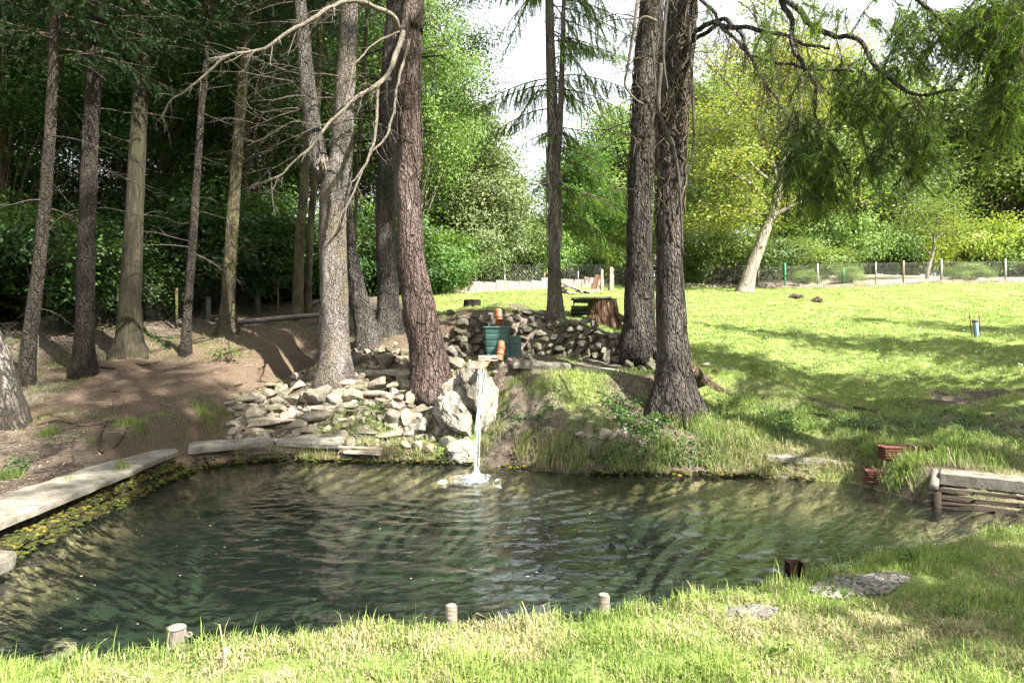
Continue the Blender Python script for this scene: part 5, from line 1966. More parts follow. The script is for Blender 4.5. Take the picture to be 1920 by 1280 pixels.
# C and D: the dark pair right of the middle
bC, mC, pC, rC = px_trunk([(1200, 648, 66), (1199, 600, 57), (1198, 500, 49), (1200, 400, 46), (1206, 250, 47), (1214, 100, 46), (1222, 0, 44)], None, 20, 32, .085, .5, 5, 2.2, 77)
tC = thing('dark_spruce', 'left and farther of the two dark spruces, rooted behind the stone wall', 'tree', tuple(bC))
part('trunk', mC, M['bark_dark'], tC)
part('vine', vines_on(pC, rC, rng, 28, 4.4, 9.4, (.007, .018), 1.7, .01), M['twig'], tC)
part('dead_twigs', twigs_on(pC, rC, rng, 60, 4.6, 9.5, (.3, 1.3), .011, 2, .7, math.pi), M['dead_dark'], tC)
put_crown(tC, CR[1], pC[int(np.argmin(np.abs(pC[:, 2] - 11.5)))], .75, .3)
m = MB()
YC = bC[1]
for pts_, r_ in ((((1196, 0, YC - .5), (1186, 70, YC - .5), (1176, 130, YC - .45), (1172, 160, YC - .4), (1190, 185, YC - .4), (1208, 196, YC - .4)), .035), (((1230, 40, YC - .5), (1210, 32, YC - .6), (1198, 42, YC - .6), (1190, 80, YC - .6)), .03)):
    pth = spline([P(*q) for q in pts_], 26)
    m = MB()
    tube(m, pth, np.linspace(r_, r_ * .4, 26), 8, True, None, .1, 2)
    part('dead_limb', m, M['dead'], tC)

bD, mD, pD, rD = px_trunk([(1268, 758, 78), (1264, 700, 66), (1260, 620, 56), (1256, 520, 50), (1255, 400, 48), (1259, 250, 53), (1267, 100, 57), (1276, 0, 55)], None, 20, 36, .085, .6, 5, 1.4, 88)
tD = thing('dark_spruce', 'right and nearer of the two dark spruces, tangled in vines above the bank', 'tree', tuple(bD))
part('trunk', mD, M['bark_dark'], tD)
YD = bD[1]
part('vine', vines_on(pD, rD, rng, 44, 3.6, 8.6, (.007, .018), 1.7, .012), M['twig'], tD)
m = MB()
for pts_, r_ in ((((1240, 120, YD - .5), (1235, 200, YD - .5), (1252, 250, YD - .5), (1268, 300, YD - .5), (1276, 380, YD - .5), (1280, 480, YD - .45)), .036), (((1290, 30, YD - .4), (1298, 160, YD - .4), (1300, 280, YD - .4), (1284, 340, YD - .42)), .03),
                 (((1222, 60, YD - .5), (1228, 180, YD - .48), (1215, 300, YD - .45), (1222, 400, YD - .4)), .02), (((1250, 0, YD - .5), (1244, 110, YD - .52), (1262, 220, YD - .5)), .03)):
    m = MB()
    tube(m, spline([P(*q) for q in pts_], 30), np.linspace(r_, r_ * .5, 30), 8, True, None, .12, 6)
    part('thick_vine', m, M['dead_dark'], tD)
part('dead_twigs', twigs_on(pD, rD, rng, 70, 4.3, 8.4, (.3, 1.2), .010, 2, .8), M['dead_dark'], tD)
put_crown(tD, CR[0], pD[int(np.argmin(np.abs(pD[:, 2] - 11.0)))], .8, 1.9)
m = MB()
a0 = hit(1300, 716)
for pts_ in ([P(1285, 690, YD - .1), hit(1316, 712) + [0, 0, -.02], hit(1350, 730) + [0, 0, -.05], hit(1395, 748) + [0, 0, -.05], hit(1430, 772) + [0, 0, -.08]], [P(1250, 715, YD - .1), hit(1225, 748) + [0, 0, .02], hit(1205, 765) + [0, 0, -.08]]):
    m = MB()
    tube(m, spline(pts_, 22), np.linspace(.16, .035, 22), 12, True, None, .12, 9)
    part('root', m, M['root'], tD)
# branches of D reaching right and towards the camera, with hanging sprays
wD, fD = MB(), MB()
DB = [((1290, 60), [(1340, 45, YD - .8), (1420, 58, YD - 1.6), (1480, 66, YD - 2.2), (1560, 90, YD - 3.0)], .045), ((1300, 75), [(1352, 38, YD - .6), (1385, 60, YD - 1.0), (1405, 100, YD - 1.4), (1460, 116, YD - 2.0), (1600, 138, YD - 3.2)], .04),
      ((1285, -60), [(1420, -40, YD - 1.4), (1515, 35, YD - 2.4), (1560, 62, YD - 3.0), (1610, 80, YD - 3.4), (1660, 140, YD - 3.8), (1720, 175, YD - 4.0), (1792, 176, YD - 4.1)], .042),
      ((1285, -90), [(1400, -70, YD - 1.2), (1475, 20, YD - 2.0), (1492, 80, YD - 2.4), (1515, 130, YD - 2.8), (1530, 220, YD - 3.2)], .05),
      ((1280, -30), [(1330, 10, YD - .5), (1365, 60, YD - 1.2), (1420, 130, YD - 1.8), (1470, 220, YD - 2.2)], .035)]
for st, pts_, r_ in DB:
    pth = spline([P(st[0], st[1], YD)] + [P(*q) for q in pts_], 50)
    pth = pth + .05 * np.stack([fbm(pth * 2.2, 3, 1), fbm(pth * 2.2, 3, 2), fbm(pth * 2.2, 3, 3)], -1)
    m = MB()
    tube(m, pth, np.linspace(r_, r_ * .35, 50), 8, True, None, .1, 4)
    part('bough', m, M['bark_dark'], tD)
    for i in range(34):
        k = rng.integers(12, 49)
        dv = np.array([rng.normal(0, .5), rng.normal(0, .5), -.9])
        sweep_twigs(wD, rng, pth[k], dv, rng.uniform(.3, 1.4), .006, 2, .6, 7, 2, 3, .16)


def curtain(px, py, Y, n, wpx, hpx, seed, new=.62, nf=.45, mb_w=None, mb_f=None, sl=.20, c0=.15, c1=.5):
    """hanging spruce sprays: strings of sprigs drooping from a bough"""
    rg = np.random.default_rng(seed)
    for i in range(int(n * 2.4)):
        p0 = P(px + rg.uniform(-.5, .5) * wpx, py + rg.uniform(-14, 30), Y + rg.uniform(-.35, .35))
        L = hpx / 1280 * Y * rg.uniform(.2, .9)
        ns = max(int(L / .07), 3)
        a0 = rg.uniform(0, 6.28)
        sp0 = rg.uniform(.2, 1.3)
        dv = np.array([math.cos(a0) * sp0, math.sin(a0) * sp0, -.55])
        q = p0.copy()
        O, D, LL, tw = [[], []], [[], []], [[], []], [q]
        tipf = rg.uniform(.55, .95)
        for e in range(ns):
            dv = dv + np.array([rg.normal(0, .13), rg.normal(0, .13), -.20])
            dv /= np.linalg.norm(dv)
            for s_ in range(3 if e < ns - 1 else 5):
                g_i = int(e / ns > tipf or (e == ns - 1) or rg.uniform() < .08)
                O[g_i].append(q + rg.normal(0, .012, 3))
                D[g_i].append(dv + rg.normal(0, .55, 3) * np.array([1, 1, .6]))
                LL[g_i].append(sl * rg.uniform(.5, 1.15) * (1.05 - .35 * e / ns))
            if rg.uniform() < .25 and e > 1:
                sd_ = dv + np.array([rg.normal(0, .8), rg.normal(0, .8), -.2])
                sd_ /= np.linalg.norm(sd_)
                for f_ in range(rg.integers(1, 4)):
                    O[int(f_ > 1)].append(q + sd_ * .08 * f_)
                    D[int(f_ > 1)].append(sd_ + np.array([0, 0, -.2 * f_]) + rg.normal(0, .2, 3))
                    LL[int(f_ > 1)].append(sl * rg.uniform(.6, 1.0))
            q = q + dv * L / ns
            tw.append(q)
        tube(mb_w, np.array(tw), np.linspace(.008, .003, len(tw)), 4, False)
        lite = rg.uniform(.0, .25)
        sprigs(mb_f, SP_HI, O[0], D[0], LL[0], rg, c0 + lite, c1 + lite, .15, .3)
        sprigs(mb_f, SP_HI, O[1], D[1], LL[1], rg, .45, .8, new * .5, nf)


for (px, py, Y, n_, w_, h_, s_) in ((1500, 215, 8.7, 8, 70, 170, 1), (1525, 275, 8.4, 19, 80, 170, 2), (1565, 120, 8.2, 7, 110, 130, 3), (1620, 150, 8.0, 8, 120, 130, 4), (1660, 195, 7.8, 8, 120, 150, 5), (1705, 225, 7.7, 11, 90, 160, 6),
                                     (1600, 280, 8.0, 7, 130, 130, 7), (1545, 340, 8.3, 11, 80, 100, 8), (1480, 50, 8.8, 3, 140, 90, 9), (1620, 0, 7.8, 6, 260, 90, 10), (1735, 30, 7.4, 17, 110, 150, 11), (1690, 100, 7.6, 7, 120, 110, 12), (1735, 280, 7.7, 6, 70, 110, 13),
                                     (1400, 20, 9.6, 3, 160, 80, 14), (1440, 130, 9.2, 2, 120, 100, 15), (1560, 20, 8.2, 4, 160, 90, 16), (1680, 290, 7.8, 6, 90, 90, 17)):
    curtain(px, py, Y, n_, w_, h_, s_, mb_w=wD, mb_f=fD)
part('hanging_boughs', wD, M['twig'], tD)
part('needles', fD, M['needle_new'], tD)

# ------------------------------------------------------------------ trees standing just right of the picture: their boughs and shade reach in; the pines are added for shade
def side_spruce(label, x, y, hgt, zc, sc, seed):
    z = Hs(x, y)
    t = thing('spruce_tree', label, 'tree', (x, y, z))
    m = MB()
    pth = spline([(x, y, z - .2), (x + .05, y, z + hgt * .5), (x, y + .1, z + hgt)], 60)
    tube(m, pth, np.linspace(.26, .03, 60), 16, True, None, .05, seed, .5)
    part('trunk', m, M['bark_dark'], t)
    c = put_crown(t, CRL, (x, y, z + zc), sc, seed * 1.3, (hgt - zc) / 15 / sc)
    return t


tR1 = side_spruce('spruce standing to the right of the picture near the camera, shading the near bank', 7.7, .9, 10.5, 4.2, .62, 3)
tR2 = side_spruce('spruce right of the picture beside the pond, boughs hanging in at top right', 10.8, 8.2, 16, 3.6, .8, 5)
tR3 = side_spruce('spruce standing to the right of the picture on the lawn, shading the grass', 15.0, 11.3, 15, 3.5, .8, 8)
tR4 = side_spruce('spruce far to the right of the picture on the lawn', 20.5, 12.0, 16, 3.0, .9, 9)


def added_shade_pine(label, x, y, hgt, zc, sc, seed):  # high-crowned tree added out of view to cast shade on the grove floor
    t = side_spruce(label, x, y, hgt, zc, sc, seed)
    t.name = 'added_shade_pine'
    return t


added_shade_pine('tall unseen pine added behind the camera on the right to shade the forest floor', 7.9, -.2, 27, 15.5, .85, 12)
added_shade_pine('tall unseen pine added right of the camera to shade the back of the grove', 9.3, 6.2, 31, 20.5, .95, 13)
wR, fR = MB(), MB()
for (px0, py0, Y0, pts_, r_) in ((2050, 40, 6.6, [(1940, 90, 6.6), (1860, 80, 6.7), (1780, 45, 6.8), (1720, 0, 6.9), (1690, -30, 6.9)], .03), (2100, -60, 6.2, [(1960, -20, 6.2), (1860, 30, 6.3), (1800, 70, 6.4)], .03)):
    pth = spline([(10.8, 8.2, P(0, py0, Y0)[2] - .3), P(px0, py0, Y0)] + [P(*q) for q in pts_], 40)
    m = MB()
    tube(m, pth, np.linspace(r_ * 1.6, r_ * .4, 40), 8, True, None, .08, 4)
    part('bough', m, M['bark_dark'], tR2)
for (px, py, Y, n_, w_, h_, s_) in ((1880, 60, 6.5, 12, 90, 230, 21), (1905, 150, 6.3, 12, 60, 220, 22), (1840, 20, 6.7, 9, 90, 110, 23), (1780, 30, 6.9, 7, 90, 80, 24), (1930, 20, 6.2, 9, 80, 260, 25), (1895, -10, 6.4, 10, 120, 120, 26)):
    curtain(px, py, Y, int(n_ * 1.5), w_, h_, s_, .6, .45, wR, fR, .19)
part('hanging_boughs', wR, M['twig'], tR2)
part('needles', fR, M['needle_new'], tR2)

# birch foot at the left edge
bBi, mBi, pBi, rBi = px_trunk([(-12, 800, 122), (-24, 740, 108), (-52, 640, 92), (-90, 520, 84), (-130, 380, 78)], None, 13, 34, .06, .28, 5, .3, 99)
t = thing('birch_tree', 'cracked black and white birch trunk cut off by the left picture edge', 'tree', tuple(bBi))
part('trunk', mBi, M['birch'], t)

# ------------------------------------------------------------------ broadleaf prototypes
PROTO = {}
def proto(key, *a, **kw):
    w, m = broad_crown(*a, **kw)
    PROTO[key] = (w.mesh('trunk', M['twig']), m.mesh('crown', M['leaf_mid'], smooth=False))


proto('round', 201, 2.0, 10.5, 4.0, 40, 32000, .18)
proto('oval', 202, 1.5, 13.0, 3.4, 42, 30000, .17, taper=.35)
proto('cone', 203, .3, 9.5, 3.3, 46, 32000, .15, flat=.5, taper=.75)
proto('birch', 204, 3.0, 15.0, 3.0, 34, 24000, .13, flat=.7, up=.4, droop=.5, clump=.12, lr=.4)
proto('shrub', 205, -.1, 3.0, 2.2, 24, 12000, .13, flat=.7, clump=.14)
proto('bush', 206, -.1, 2.2, 1.9, 20, 9000, .13, flat=.8, clump=.16)
proto('forest', 207, 2.6, 19.0, 4.6, 58, 52000, .13, flat=.35, up=1.4, clump=.14, lr=.25)
proto('forest2', 208, 1.2, 17.0, 4.4, 56, 52000, .13, flat=.35, up=1.4, clump=.14, lr=.25)
proto('airy', 209, 3.0, 11.5, 4.6, 30, 9000, .15, flat=.35, up=1.2, clump=.15)


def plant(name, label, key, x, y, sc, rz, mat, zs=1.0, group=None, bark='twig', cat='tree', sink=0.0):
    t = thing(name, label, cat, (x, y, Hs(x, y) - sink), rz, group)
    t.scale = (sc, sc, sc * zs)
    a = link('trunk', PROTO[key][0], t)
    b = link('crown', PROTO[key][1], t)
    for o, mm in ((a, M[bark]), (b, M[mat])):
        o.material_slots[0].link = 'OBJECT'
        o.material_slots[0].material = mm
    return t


def atpx(px, Y):
    return (px - 960) / 1280 * Y


gB = 'broadleaf trees beyond the fence'
gF = 'dark forest trees behind the left boundary'
gS = 'shrubs along the far fence'
gU = 'dark undergrowth behind the left boundary'
BG = [  # name, label, proto, px, Y, scale, mat, zscale
    ('birch_tree', 'airy light green birch drooping beside the reddish leaning spruce', 'birch', 775, 29, .92, 'leaf_light', 1.05),
    ('birch_tree', 'second light birch filling the gap behind the reddish spruce', 'birch', 745, 34, 1.05, 'leaf_light', 1.0),
    ('broadleaf_tree', 'dense pointed green tree left of the sky gap', 'cone', 905, 37, 1.12, 'leaf_silver', .98),
    ('broadleaf_tree', 'bright green tree rising behind the black stump', 'cone', 845, 40, 1.15, 'leaf_light', 1.1),
    ('broadleaf_tree', 'thin topped tree just left of the twin stemmed spruce', 'oval', 962, 50, .66, 'leaf_mid', .95),
    ('broadleaf_tree', 'yellow green tree behind the twin stemmed spruce', 'cone', 1085, 39, 1.05, 'leaf_mid', .85),
    ('broadleaf_tree', 'rounded yellow tree between the twin stems and the dark pair', 'cone', 1150, 42, 1.25, 'leaf_light', .98),
    ('broadleaf_tree', 'soft green tree just right of the dark spruce pair', 'oval', 1340, 45, 1.15, 'leaf_light', 1.0),
    ('broadleaf_tree', 'tall pale green tree behind the leaning trunk', 'round', 1430, 54, 1.7, 'leaf_light', 1.05),
    ('broadleaf_tree', 'mid green tree under the hanging spruce sprays', 'round', 1545, 52, 1.05, 'leaf_mid', .85),
    ('broadleaf_tree', 'silvery green tree right of the hanging sprays', 'round', 1640, 54, 1.1, 'leaf_silver', .9),
    ('broadleaf_tree', 'tall light green pointed tree at the right edge', 'cone', 1865, 56, 1.95, 'leaf_light', 1.05),
    ('broadleaf_tree', 'mid green tree behind the small bent tree', 'oval', 1770, 58, 1.2, 'leaf_mid', .95),
    ('broadleaf_tree', 'broad tree cut by the right edge of the picture', 'round', 1960, 56, 1.5, 'leaf_light', .95),
    ('broadleaf_tree', 'far green tree between the right hand crowns', 'round', 1710, 64, 1.9, 'leaf_light', 1.05),
    ('broadleaf_tree', 'far pale tree closing the gap behind the dark pair', 'round', 1255, 58, 1.15, 'leaf_light', .9),
    ('broadleaf_tree', 'far tree behind the tall pale green one', 'oval', 1590, 66, 1.75, 'leaf_light', 1.0),
    ('broadleaf_tree', 'far green tree low behind the sky gap', 'round', 1020, 62, .72, 'leaf_mid', .72),
]
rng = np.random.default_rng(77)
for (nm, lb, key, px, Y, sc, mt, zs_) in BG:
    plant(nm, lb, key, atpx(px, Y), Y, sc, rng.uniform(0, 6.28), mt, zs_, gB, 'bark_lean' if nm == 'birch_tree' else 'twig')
SHR = [('dark green shrub behind the concrete post of the far fence', 1345, 39.5, 1.15, 'leaf_mid'), ('leafy shrub behind the foot of the leaning tree', 1405, 41, 1.25, 'leaf_mid'), ('green shrub behind the green fence post', 1490, 44, 1.2, 'leaf_light'),
       ('yellow green shrub under the hanging sprays', 1565, 50, 1.5, 'leaf_light'), ('dense green shrub left of the small bent tree', 1630, 52, 1.7, 'leaf_mid'), ('yellow shrub right of the small bent tree', 1800, 52, 1.7, 'leaf_yellow'),
       ('large yellow green shrub near the right edge', 1875, 53, 1.8, 'leaf_light'), ('yellow shrub cut by the right edge', 1950, 52, 1.7, 'leaf_yellow'), ('low green shrub behind the left end of the middle fence', 842, 32.5, .85, 'leaf_light'),
       ('dark shrub behind the black stump', 880, 34, 1.0, 'leaf_mid'), ('pale shrub by the middle fence left of the twin stems', 955, 34, .8, 'leaf_silver'), ('shrub by the middle fence touching the twin stemmed spruce', 1015, 36, 1.0, 'leaf_light'),
       ('yellow shrub behind the two pale posts', 1165, 38, 1.1, 'leaf_yellow'), ('shrub seen between the dark spruces and the fence', 1310, 38.5, 1.1, 'leaf_light'), ('green shrub behind the scrap pile', 1075, 37.5, 1.0, 'leaf_mid'), ('mid green bush behind the rust brown post', 1695, 56, 1.2, 'leaf_mid')]
for (lb, px, Y, sc, mt) in SHR:
    plant('shrub', lb, 'shrub', atpx(px, Y), Y, sc, rng.uniform(0, 6.28), mt, rng.uniform(.7, 1.6), gS, cat='shrub')
for (lb, px, Y, sc) in (('low weedy bush on the track behind the far fence, left one', 1598, 39, .5), ('low weedy bush on the track behind the far fence, middle one', 1820, 39.5, .6), ('low weedy bush behind the fence beside the green post', 1505, 38.5, .45), ('low dark bush at the far fence corner', 1305, 37.4, .5)):
    plant('weed_bush', lb, 'bush', atpx(px, Y), Y, sc, rng.uniform(0, 6.28), 'leaf_light', .8, gS, cat='shrub')

# left forest
FO = [('forest', -15.5, 19.5, .95), ('forest2', -12.2, 22.0, .9), ('forest', -9.6, 24.5, .95), ('forest2', -18.5, 24.5, 1.0), ('forest2', -7.0, 28.0, .9), ('forest', -14.5, 28.5, 1.05), ('forest2', -21.0, 20.0, 1.0), ('forest', -10.5, 32.0, 1.0), ('forest', -4.8, 33.5, .85),
      ('forest2', -17.5, 35, 1.1), ('forest', -24.5, 29, 1.1), ('forest2', -13.6, 18.2, .75), ('forest', -7.6, 36, 1.0), ('forest2', -13.2, 39, 1.1), ('forest2', -19.5, 42, .9), ('forest2', -24.0, 38, .9)]
ORD = ['first', 'second', 'third', 'fourth', 'fifth', 'sixth', 'seventh', 'eighth', 'ninth', 'tenth', 'eleventh', 'twelfth', 'thirteenth', 'fourteenth', 'fifteenth', 'sixteenth']
FOs = sorted(FO, key=lambda q: q[1] / q[2])
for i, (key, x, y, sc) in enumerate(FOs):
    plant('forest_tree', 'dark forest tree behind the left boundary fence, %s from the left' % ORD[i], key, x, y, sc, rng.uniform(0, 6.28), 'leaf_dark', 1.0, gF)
UN = [(-13.5, 15.0, 1.0, 'leaf_dark'), (-11.2, 16.2, .95, 'leaf_dark'), (-12.8, 18.4, 1.25, 'leaf_mid'), (-9.6, 18.2, .9, 'leaf_dark'), (-10.6, 20.6, 1.3, 'leaf_dark'), (-8.6, 20.8, 1.0, 'leaf_dark'), (-7.6, 22.4, 1.05, 'leaf_dark'), (-8.8, 24.5, 1.5, 'leaf_mid'), (-6.4, 25.0, 1.2, 'leaf_dark'),
      (-15.6, 17.0, 1.3, 'leaf_mid'), (-6.2, 29.5, 1.5, 'leaf_mid'), (-11.6, 25.0, 1.6, 'leaf_mid'), (-4.4, 30.0, 1.0, 'leaf_mid'), (-13.0, 13.2, .8, 'leaf_dark'), (-5.0, 26.5, .8, 'leaf_dark'), (-15.0, 24.0, 2.0, 'leaf_dark')]
UNs = sorted(UN, key=lambda q: q[0] / q[1])
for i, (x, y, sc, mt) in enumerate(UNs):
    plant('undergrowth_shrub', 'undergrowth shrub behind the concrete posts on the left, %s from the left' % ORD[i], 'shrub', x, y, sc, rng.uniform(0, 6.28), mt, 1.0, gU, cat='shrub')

# leaning pale tree at the far fence
bL, mL, pL, rL = px_trunk([(1393, 545, 30), (1408, 505, 24), (1422, 468, 21), (1445, 405, 17), (1462, 350, 13), (1470, 290, 10)], None, 0, 18, .04, .4, 5, 0, 5)
t = thing('leaning_tree', 'pale smooth trunk leaning right at the far fence under yellow foliage', 'tree', tuple(bL))
part('trunk', mL, M['bark_lean'], t)
mw, ml = MB(), MB()
YL = bL[1]
rl_ = np.random.default_rng(31)
LB = [[(1462, 350), (1440, 280), (1400, 200), (1350, 140), (1320, 90)], [(1466, 320), (1480, 240), (1460, 150), (1440, 60), (1430, -20)], [(1468, 300), (1520, 230), (1560, 160), (1590, 80)], [(1450, 390), (1400, 340), (1350, 320), (1310, 300)],
      [(1440, 410), (1500, 380), (1540, 370), (1580, 375)], [(1462, 350), (1420, 320), (1370, 260), (1330, 230), (1300, 220)], [(1468, 300), (1500, 200), (1500, 110), (1490, 20)], [(1445, 405), (1410, 400), (1380, 395), (1345, 400)]]
O_, C_ = [], []
for b_ in LB:
    pth = spline([P(a_, c_, YL + rl_.normal(0, 1.2) * (i_ > 0)) for i_, (a_, c_) in enumerate(b_)], 20)
    tube(mw, pth, np.linspace(.11, .02, 20), 6, False)
    for i_ in range(18):
        k_ = rl_.integers(5, 20)
        dv = rl_.normal(0, 1, 3) * np.array([1, 1, .5])
        tw = sweep_twigs(mw, rl_, pth[k_], dv, rl_.uniform(.8, 2.2), .02, 1, .3, 6, 2, 3, .2)
        for q in tw[2:]:
            O_.append(q)
O_ = np.array(O_)
n_ = 26000
cc = O_[rl_.integers(0, len(O_), n_)] + rl_.normal(0, 1, (n_, 3)) * np.array([.6, .6, .25])
leaf_cloud(ml, cc, rl_.uniform(.10, .20, n_), rl_.normal(0, .4, (n_, 3)) + np.array([0, -.3, 1.0]), rl_, np.repeat(rl_.uniform(0, 1, (n_, 1)), 3, 1), .6)
part('limbs', mw, M['bark_lean'], t)
part('crown', ml, M['leaf_yellow'], t)

# small bent tree on the track
bS = np.array([atpx(1738, 40), 40, Hs(atpx(1738, 40), 40)])
t = thing('bent_sapling', 'small bent tree with a thin pale stem behind the far fence', 'tree', tuple(bS))
mw, ml = MB(), MB()
pth = spline([bS + [0, 0, -.2], P(1740, 505, 40), P(1750, 470, 40), P(1752, 440, 40), P(1760, 400, 40)], 18)
tube(mw, pth, np.linspace(.13, .04, 18), 8, True, None, .05, 3)
for b_ in ([(1746, 478), (1725, 455), (1715, 440)], [(1752, 450), (1775, 425), (1790, 410)], [(1752, 445), (1735, 420), (1725, 395)], [(1756, 420), (1770, 390), (1775, 370)]):
    tube(mw, spline([P(a_, c_, 40) for a_, c_ in b_], 9), np.linspace(.06, .015, 9), 5, False)
n_ = 6000
lob = np.array([P(1715, 425, 40), P(1790, 405, 40), P(1725, 390, 40), P(1775, 375, 40), P(1755, 400, 39.6), P(1805, 430, 40.2)])
cc = lob[rl_.integers(0, 6, n_)] + rl_.normal(0, 1, (n_, 3)) * np.array([.75, .75, .38])
leaf_cloud(ml, cc, rl_.uniform(.08, .16, n_), rl_.normal(0, .5, (n_, 3)) + np.array([0, 0, 1.1]), rl_, np.repeat(rl_.uniform(0, 1, (n_, 1)), 3, 1), .6)
part('trunk', mw, M['bark_lean'], t)
part('crown', ml, M['leaf_light'], t)
#@@SECTION5

# ------------------------------------------------------------------ grass and ground cover
def blades(mb, pos, h, w, lean, rng, dry, hue, up=None, droop=0.0, simple=False):
    n = len(pos)
    az = rng.uniform(0, 2 * np.pi, n)
    f = np.stack([np.cos(az), np.sin(az), az * 0], -1)             # face direction
    s = np.stack([-f[:, 1], f[:, 0], az * 0], -1)
    ld = f * lean[:, None]
    if up is not None:
        ld = ld + up
    lm = np.linalg.norm(ld, axis=1)
    zt = np.sqrt(np.maximum(1 - np.minimum(lm, .95) ** 2, .05)) - droop * lm
    h_, w_ = h[:, None], w[:, None]
    m = pos + ld * h_ * .38 + np.array([0, 0, 1]) * h_ * .58
    t = pos + ld * h_ + np.array([0, 0, 1]) * h_ * zt[:, None]
    v = np.stack([pos - s * w_ * .5, pos + s * w_ * .5, m + s * w_ * .42, m - s * w_ * .42, t], 1)
    c = np.stack([np.clip(hue, 0, 1), np.zeros(n), np.clip(dry, 0, 1)], -1)
    if simple:
        mb.add(v[:, [0, 1, 4]].reshape(-1, 3), None, np.arange(n * 3).reshape(n, 3), np.repeat(c, 3, 0))
        return
    b = np.arange(n)[:, None] * 5
    q = b + np.array([[0, 1, 2, 3]])
    tr = b + np.array([[3, 2, 4]])
    c = np.stack([np.clip(hue, 0, 1), np.zeros(n), np.clip(dry, 0, 1)], -1)
    mb.add(v.reshape(-1, 3), q, tr, np.repeat(c, 5, 0))


def ground_pts(x, y, sink=.01):
    return np.stack([x, y, H(x, y) - sink], -1)


rg = np.random.default_rng(101)
# near bank
n = 430000
Y = rg.uniform(2.35, 6.7, n)
X = rg.uniform(-.80, .84, n) * (Y + .25)
d = sdf(X, Y)
ym = 5.4 + .22 * X
ok = (d > -.03) & (Y < ym + .1) & (rg.uniform(0, 1, n) < np.clip(1.25 - .12 * Y, .35, 1)) & (X > -4.2)
X, Y, d = X[ok], Y[ok], d[ok]
cl = fbm2(X, Y, 5.5, 3, 71)
big = fbm2(X, Y, 1.3, 3, 73)
keep = rg.uniform(0, 1, len(X)) < np.clip(.62 + .55 * cl, .12, 1)
md = np.minimum(np.hypot((X - 2.55) / .42, (Y - 4.63) / .16), np.hypot((X - 1.42) / .2, (Y - 4.1) / .11))
keep &= (md > 1) | (rg.uniform(0, 1, len(X)) < .10)
X, Y, d, cl, big = X[keep], Y[keep], d[keep], cl[keep], big[keep]
n = len(X)
edge = np.exp(-np.maximum(d, 0) / .13)
h = (.045 + .04 * np.clip(cl + .4, 0, 1.4) + .03 * np.clip(big + .3, 0, 1)) * rg.uniform(.5, 1.35, n) + edge * rg.uniform(.02, .13, n)
long_ = rg.uniform(0, 1, n) < .012
h = np.where(long_, h * 1.9, h)
dry = ((rg.uniform(0, 1, n) < np.clip(.52 + .6 * fbm2(X, Y, 2.1, 3, 75) - .35 * edge, .08, .93))).astype(float) * rg.uniform(.5, 1, n)
flat = dry > .4
lean = np.where(flat, rg.uniform(.4, 1.1, n), rg.uniform(.05, .8, n))
h = np.where(flat, h * .8, h)
mb = MB()
blades(mb, ground_pts(X, Y), h, rg.uniform(.0030, .0070, n), lean, rg, dry, .25 + .45 * rg.uniform(0, 1, n) + .25 * cl, np.array([[.10, .16, 0]]) * rg.uniform(0, 1, (n, 1)), .25)
solo('near_grass', mb, M['grass'], 'sunny mown grass with dry blades on the near bank', 'grass', kind='stuff', smooth=False)

# clover and small weeds in the near grass, bits floating on the pond
n = 9000
Y = rg.uniform(2.5, 6.2, n)
X = rg.uniform(-.8, .84, n) * (Y + .2)
ok = (sdf(X, Y) > .06) & (Y < 5.4 + .22 * X) & (X > -4) & (fbm2(X, Y, 2.2, 3, 141) > .22)
X, Y = X[ok], Y[ok]
n = len(X)
mb = MB()
leaf_cloud(mb, ground_pts(X, Y, 0) + np.array([0, 0, 1.0]) * rg.uniform(.015, .06, (n, 1)), rg.uniform(.010, .026, n), rg.normal(0, .35, (n, 3)) + np.array([0, -.2, 1]), rg, np.repeat(rg.uniform(.2, 1, (n, 1)), 3, 1), .85)
solo('clover', mb, M['leaf_mid'], 'clover and small broad leaved weeds between the near grass blades', 'clover', kind='stuff', smooth=False)
n = 260
X, Y = rg.uniform(-4.6, 5.5, n), rg.uniform(4.2, 10.8, n)
ok = sdf(X, Y) < -.15
X, Y = X[ok], Y[ok]
n = len(X)
mb = MB()
leaf_cloud(mb, np.stack([X, Y, np.full(n, .026)], -1), rg.uniform(.012, .035, n), rg.normal(0, .08, (n, 3)) + np.array([0, 0, 1]), rg, np.repeat(rg.uniform(.3, 1, (n, 1)), 3, 1), .5)
solo('floating_leaves', mb, M['litter'], 'tiny fallen leaves and petals floating on the pond', 'leaves', kind='stuff', smooth=False)

# lawn
n = 330000
u = rg.uniform(0, 1, n)
Y = 1 / (1 / 11.0 + (1 / 36.4 - 1 / 11.0) * u)
X = rg.uniform(-.30, .80, n) * Y
g, l, tk = masks(X, Y)
ok = (g > .35) & (sdf(X, Y) > .9) & (rg.uniform(0, 1, n) < g)
X, Y = X[ok], Y[ok]
n = len(X)
cl = fbm2(X, Y, 1.6, 3, 81)
dry = (rg.uniform(0, 1, n) < np.clip(.10 + .25 * fbm2(X, Y, .6, 3, 83), .01, .5)) * rg.uniform(.4, .9, n)
mb = MB()
blades(mb, ground_pts(X, Y), (.045 + .035 * np.clip(cl + .3, 0, 1)) * rg.uniform(.6, 1.4, n), rg.uniform(.7, 1.3, n) * .0009 * Y, rg.uniform(.1, .7, n), rg, dry, .35 + .4 * rg.uniform(0, 1, n) + .2 * cl, simple=True)
solo('lawn_grass', mb, M['grass'], 'short bright green grass of the sloping lawn', 'grass', kind='stuff', smooth=False)

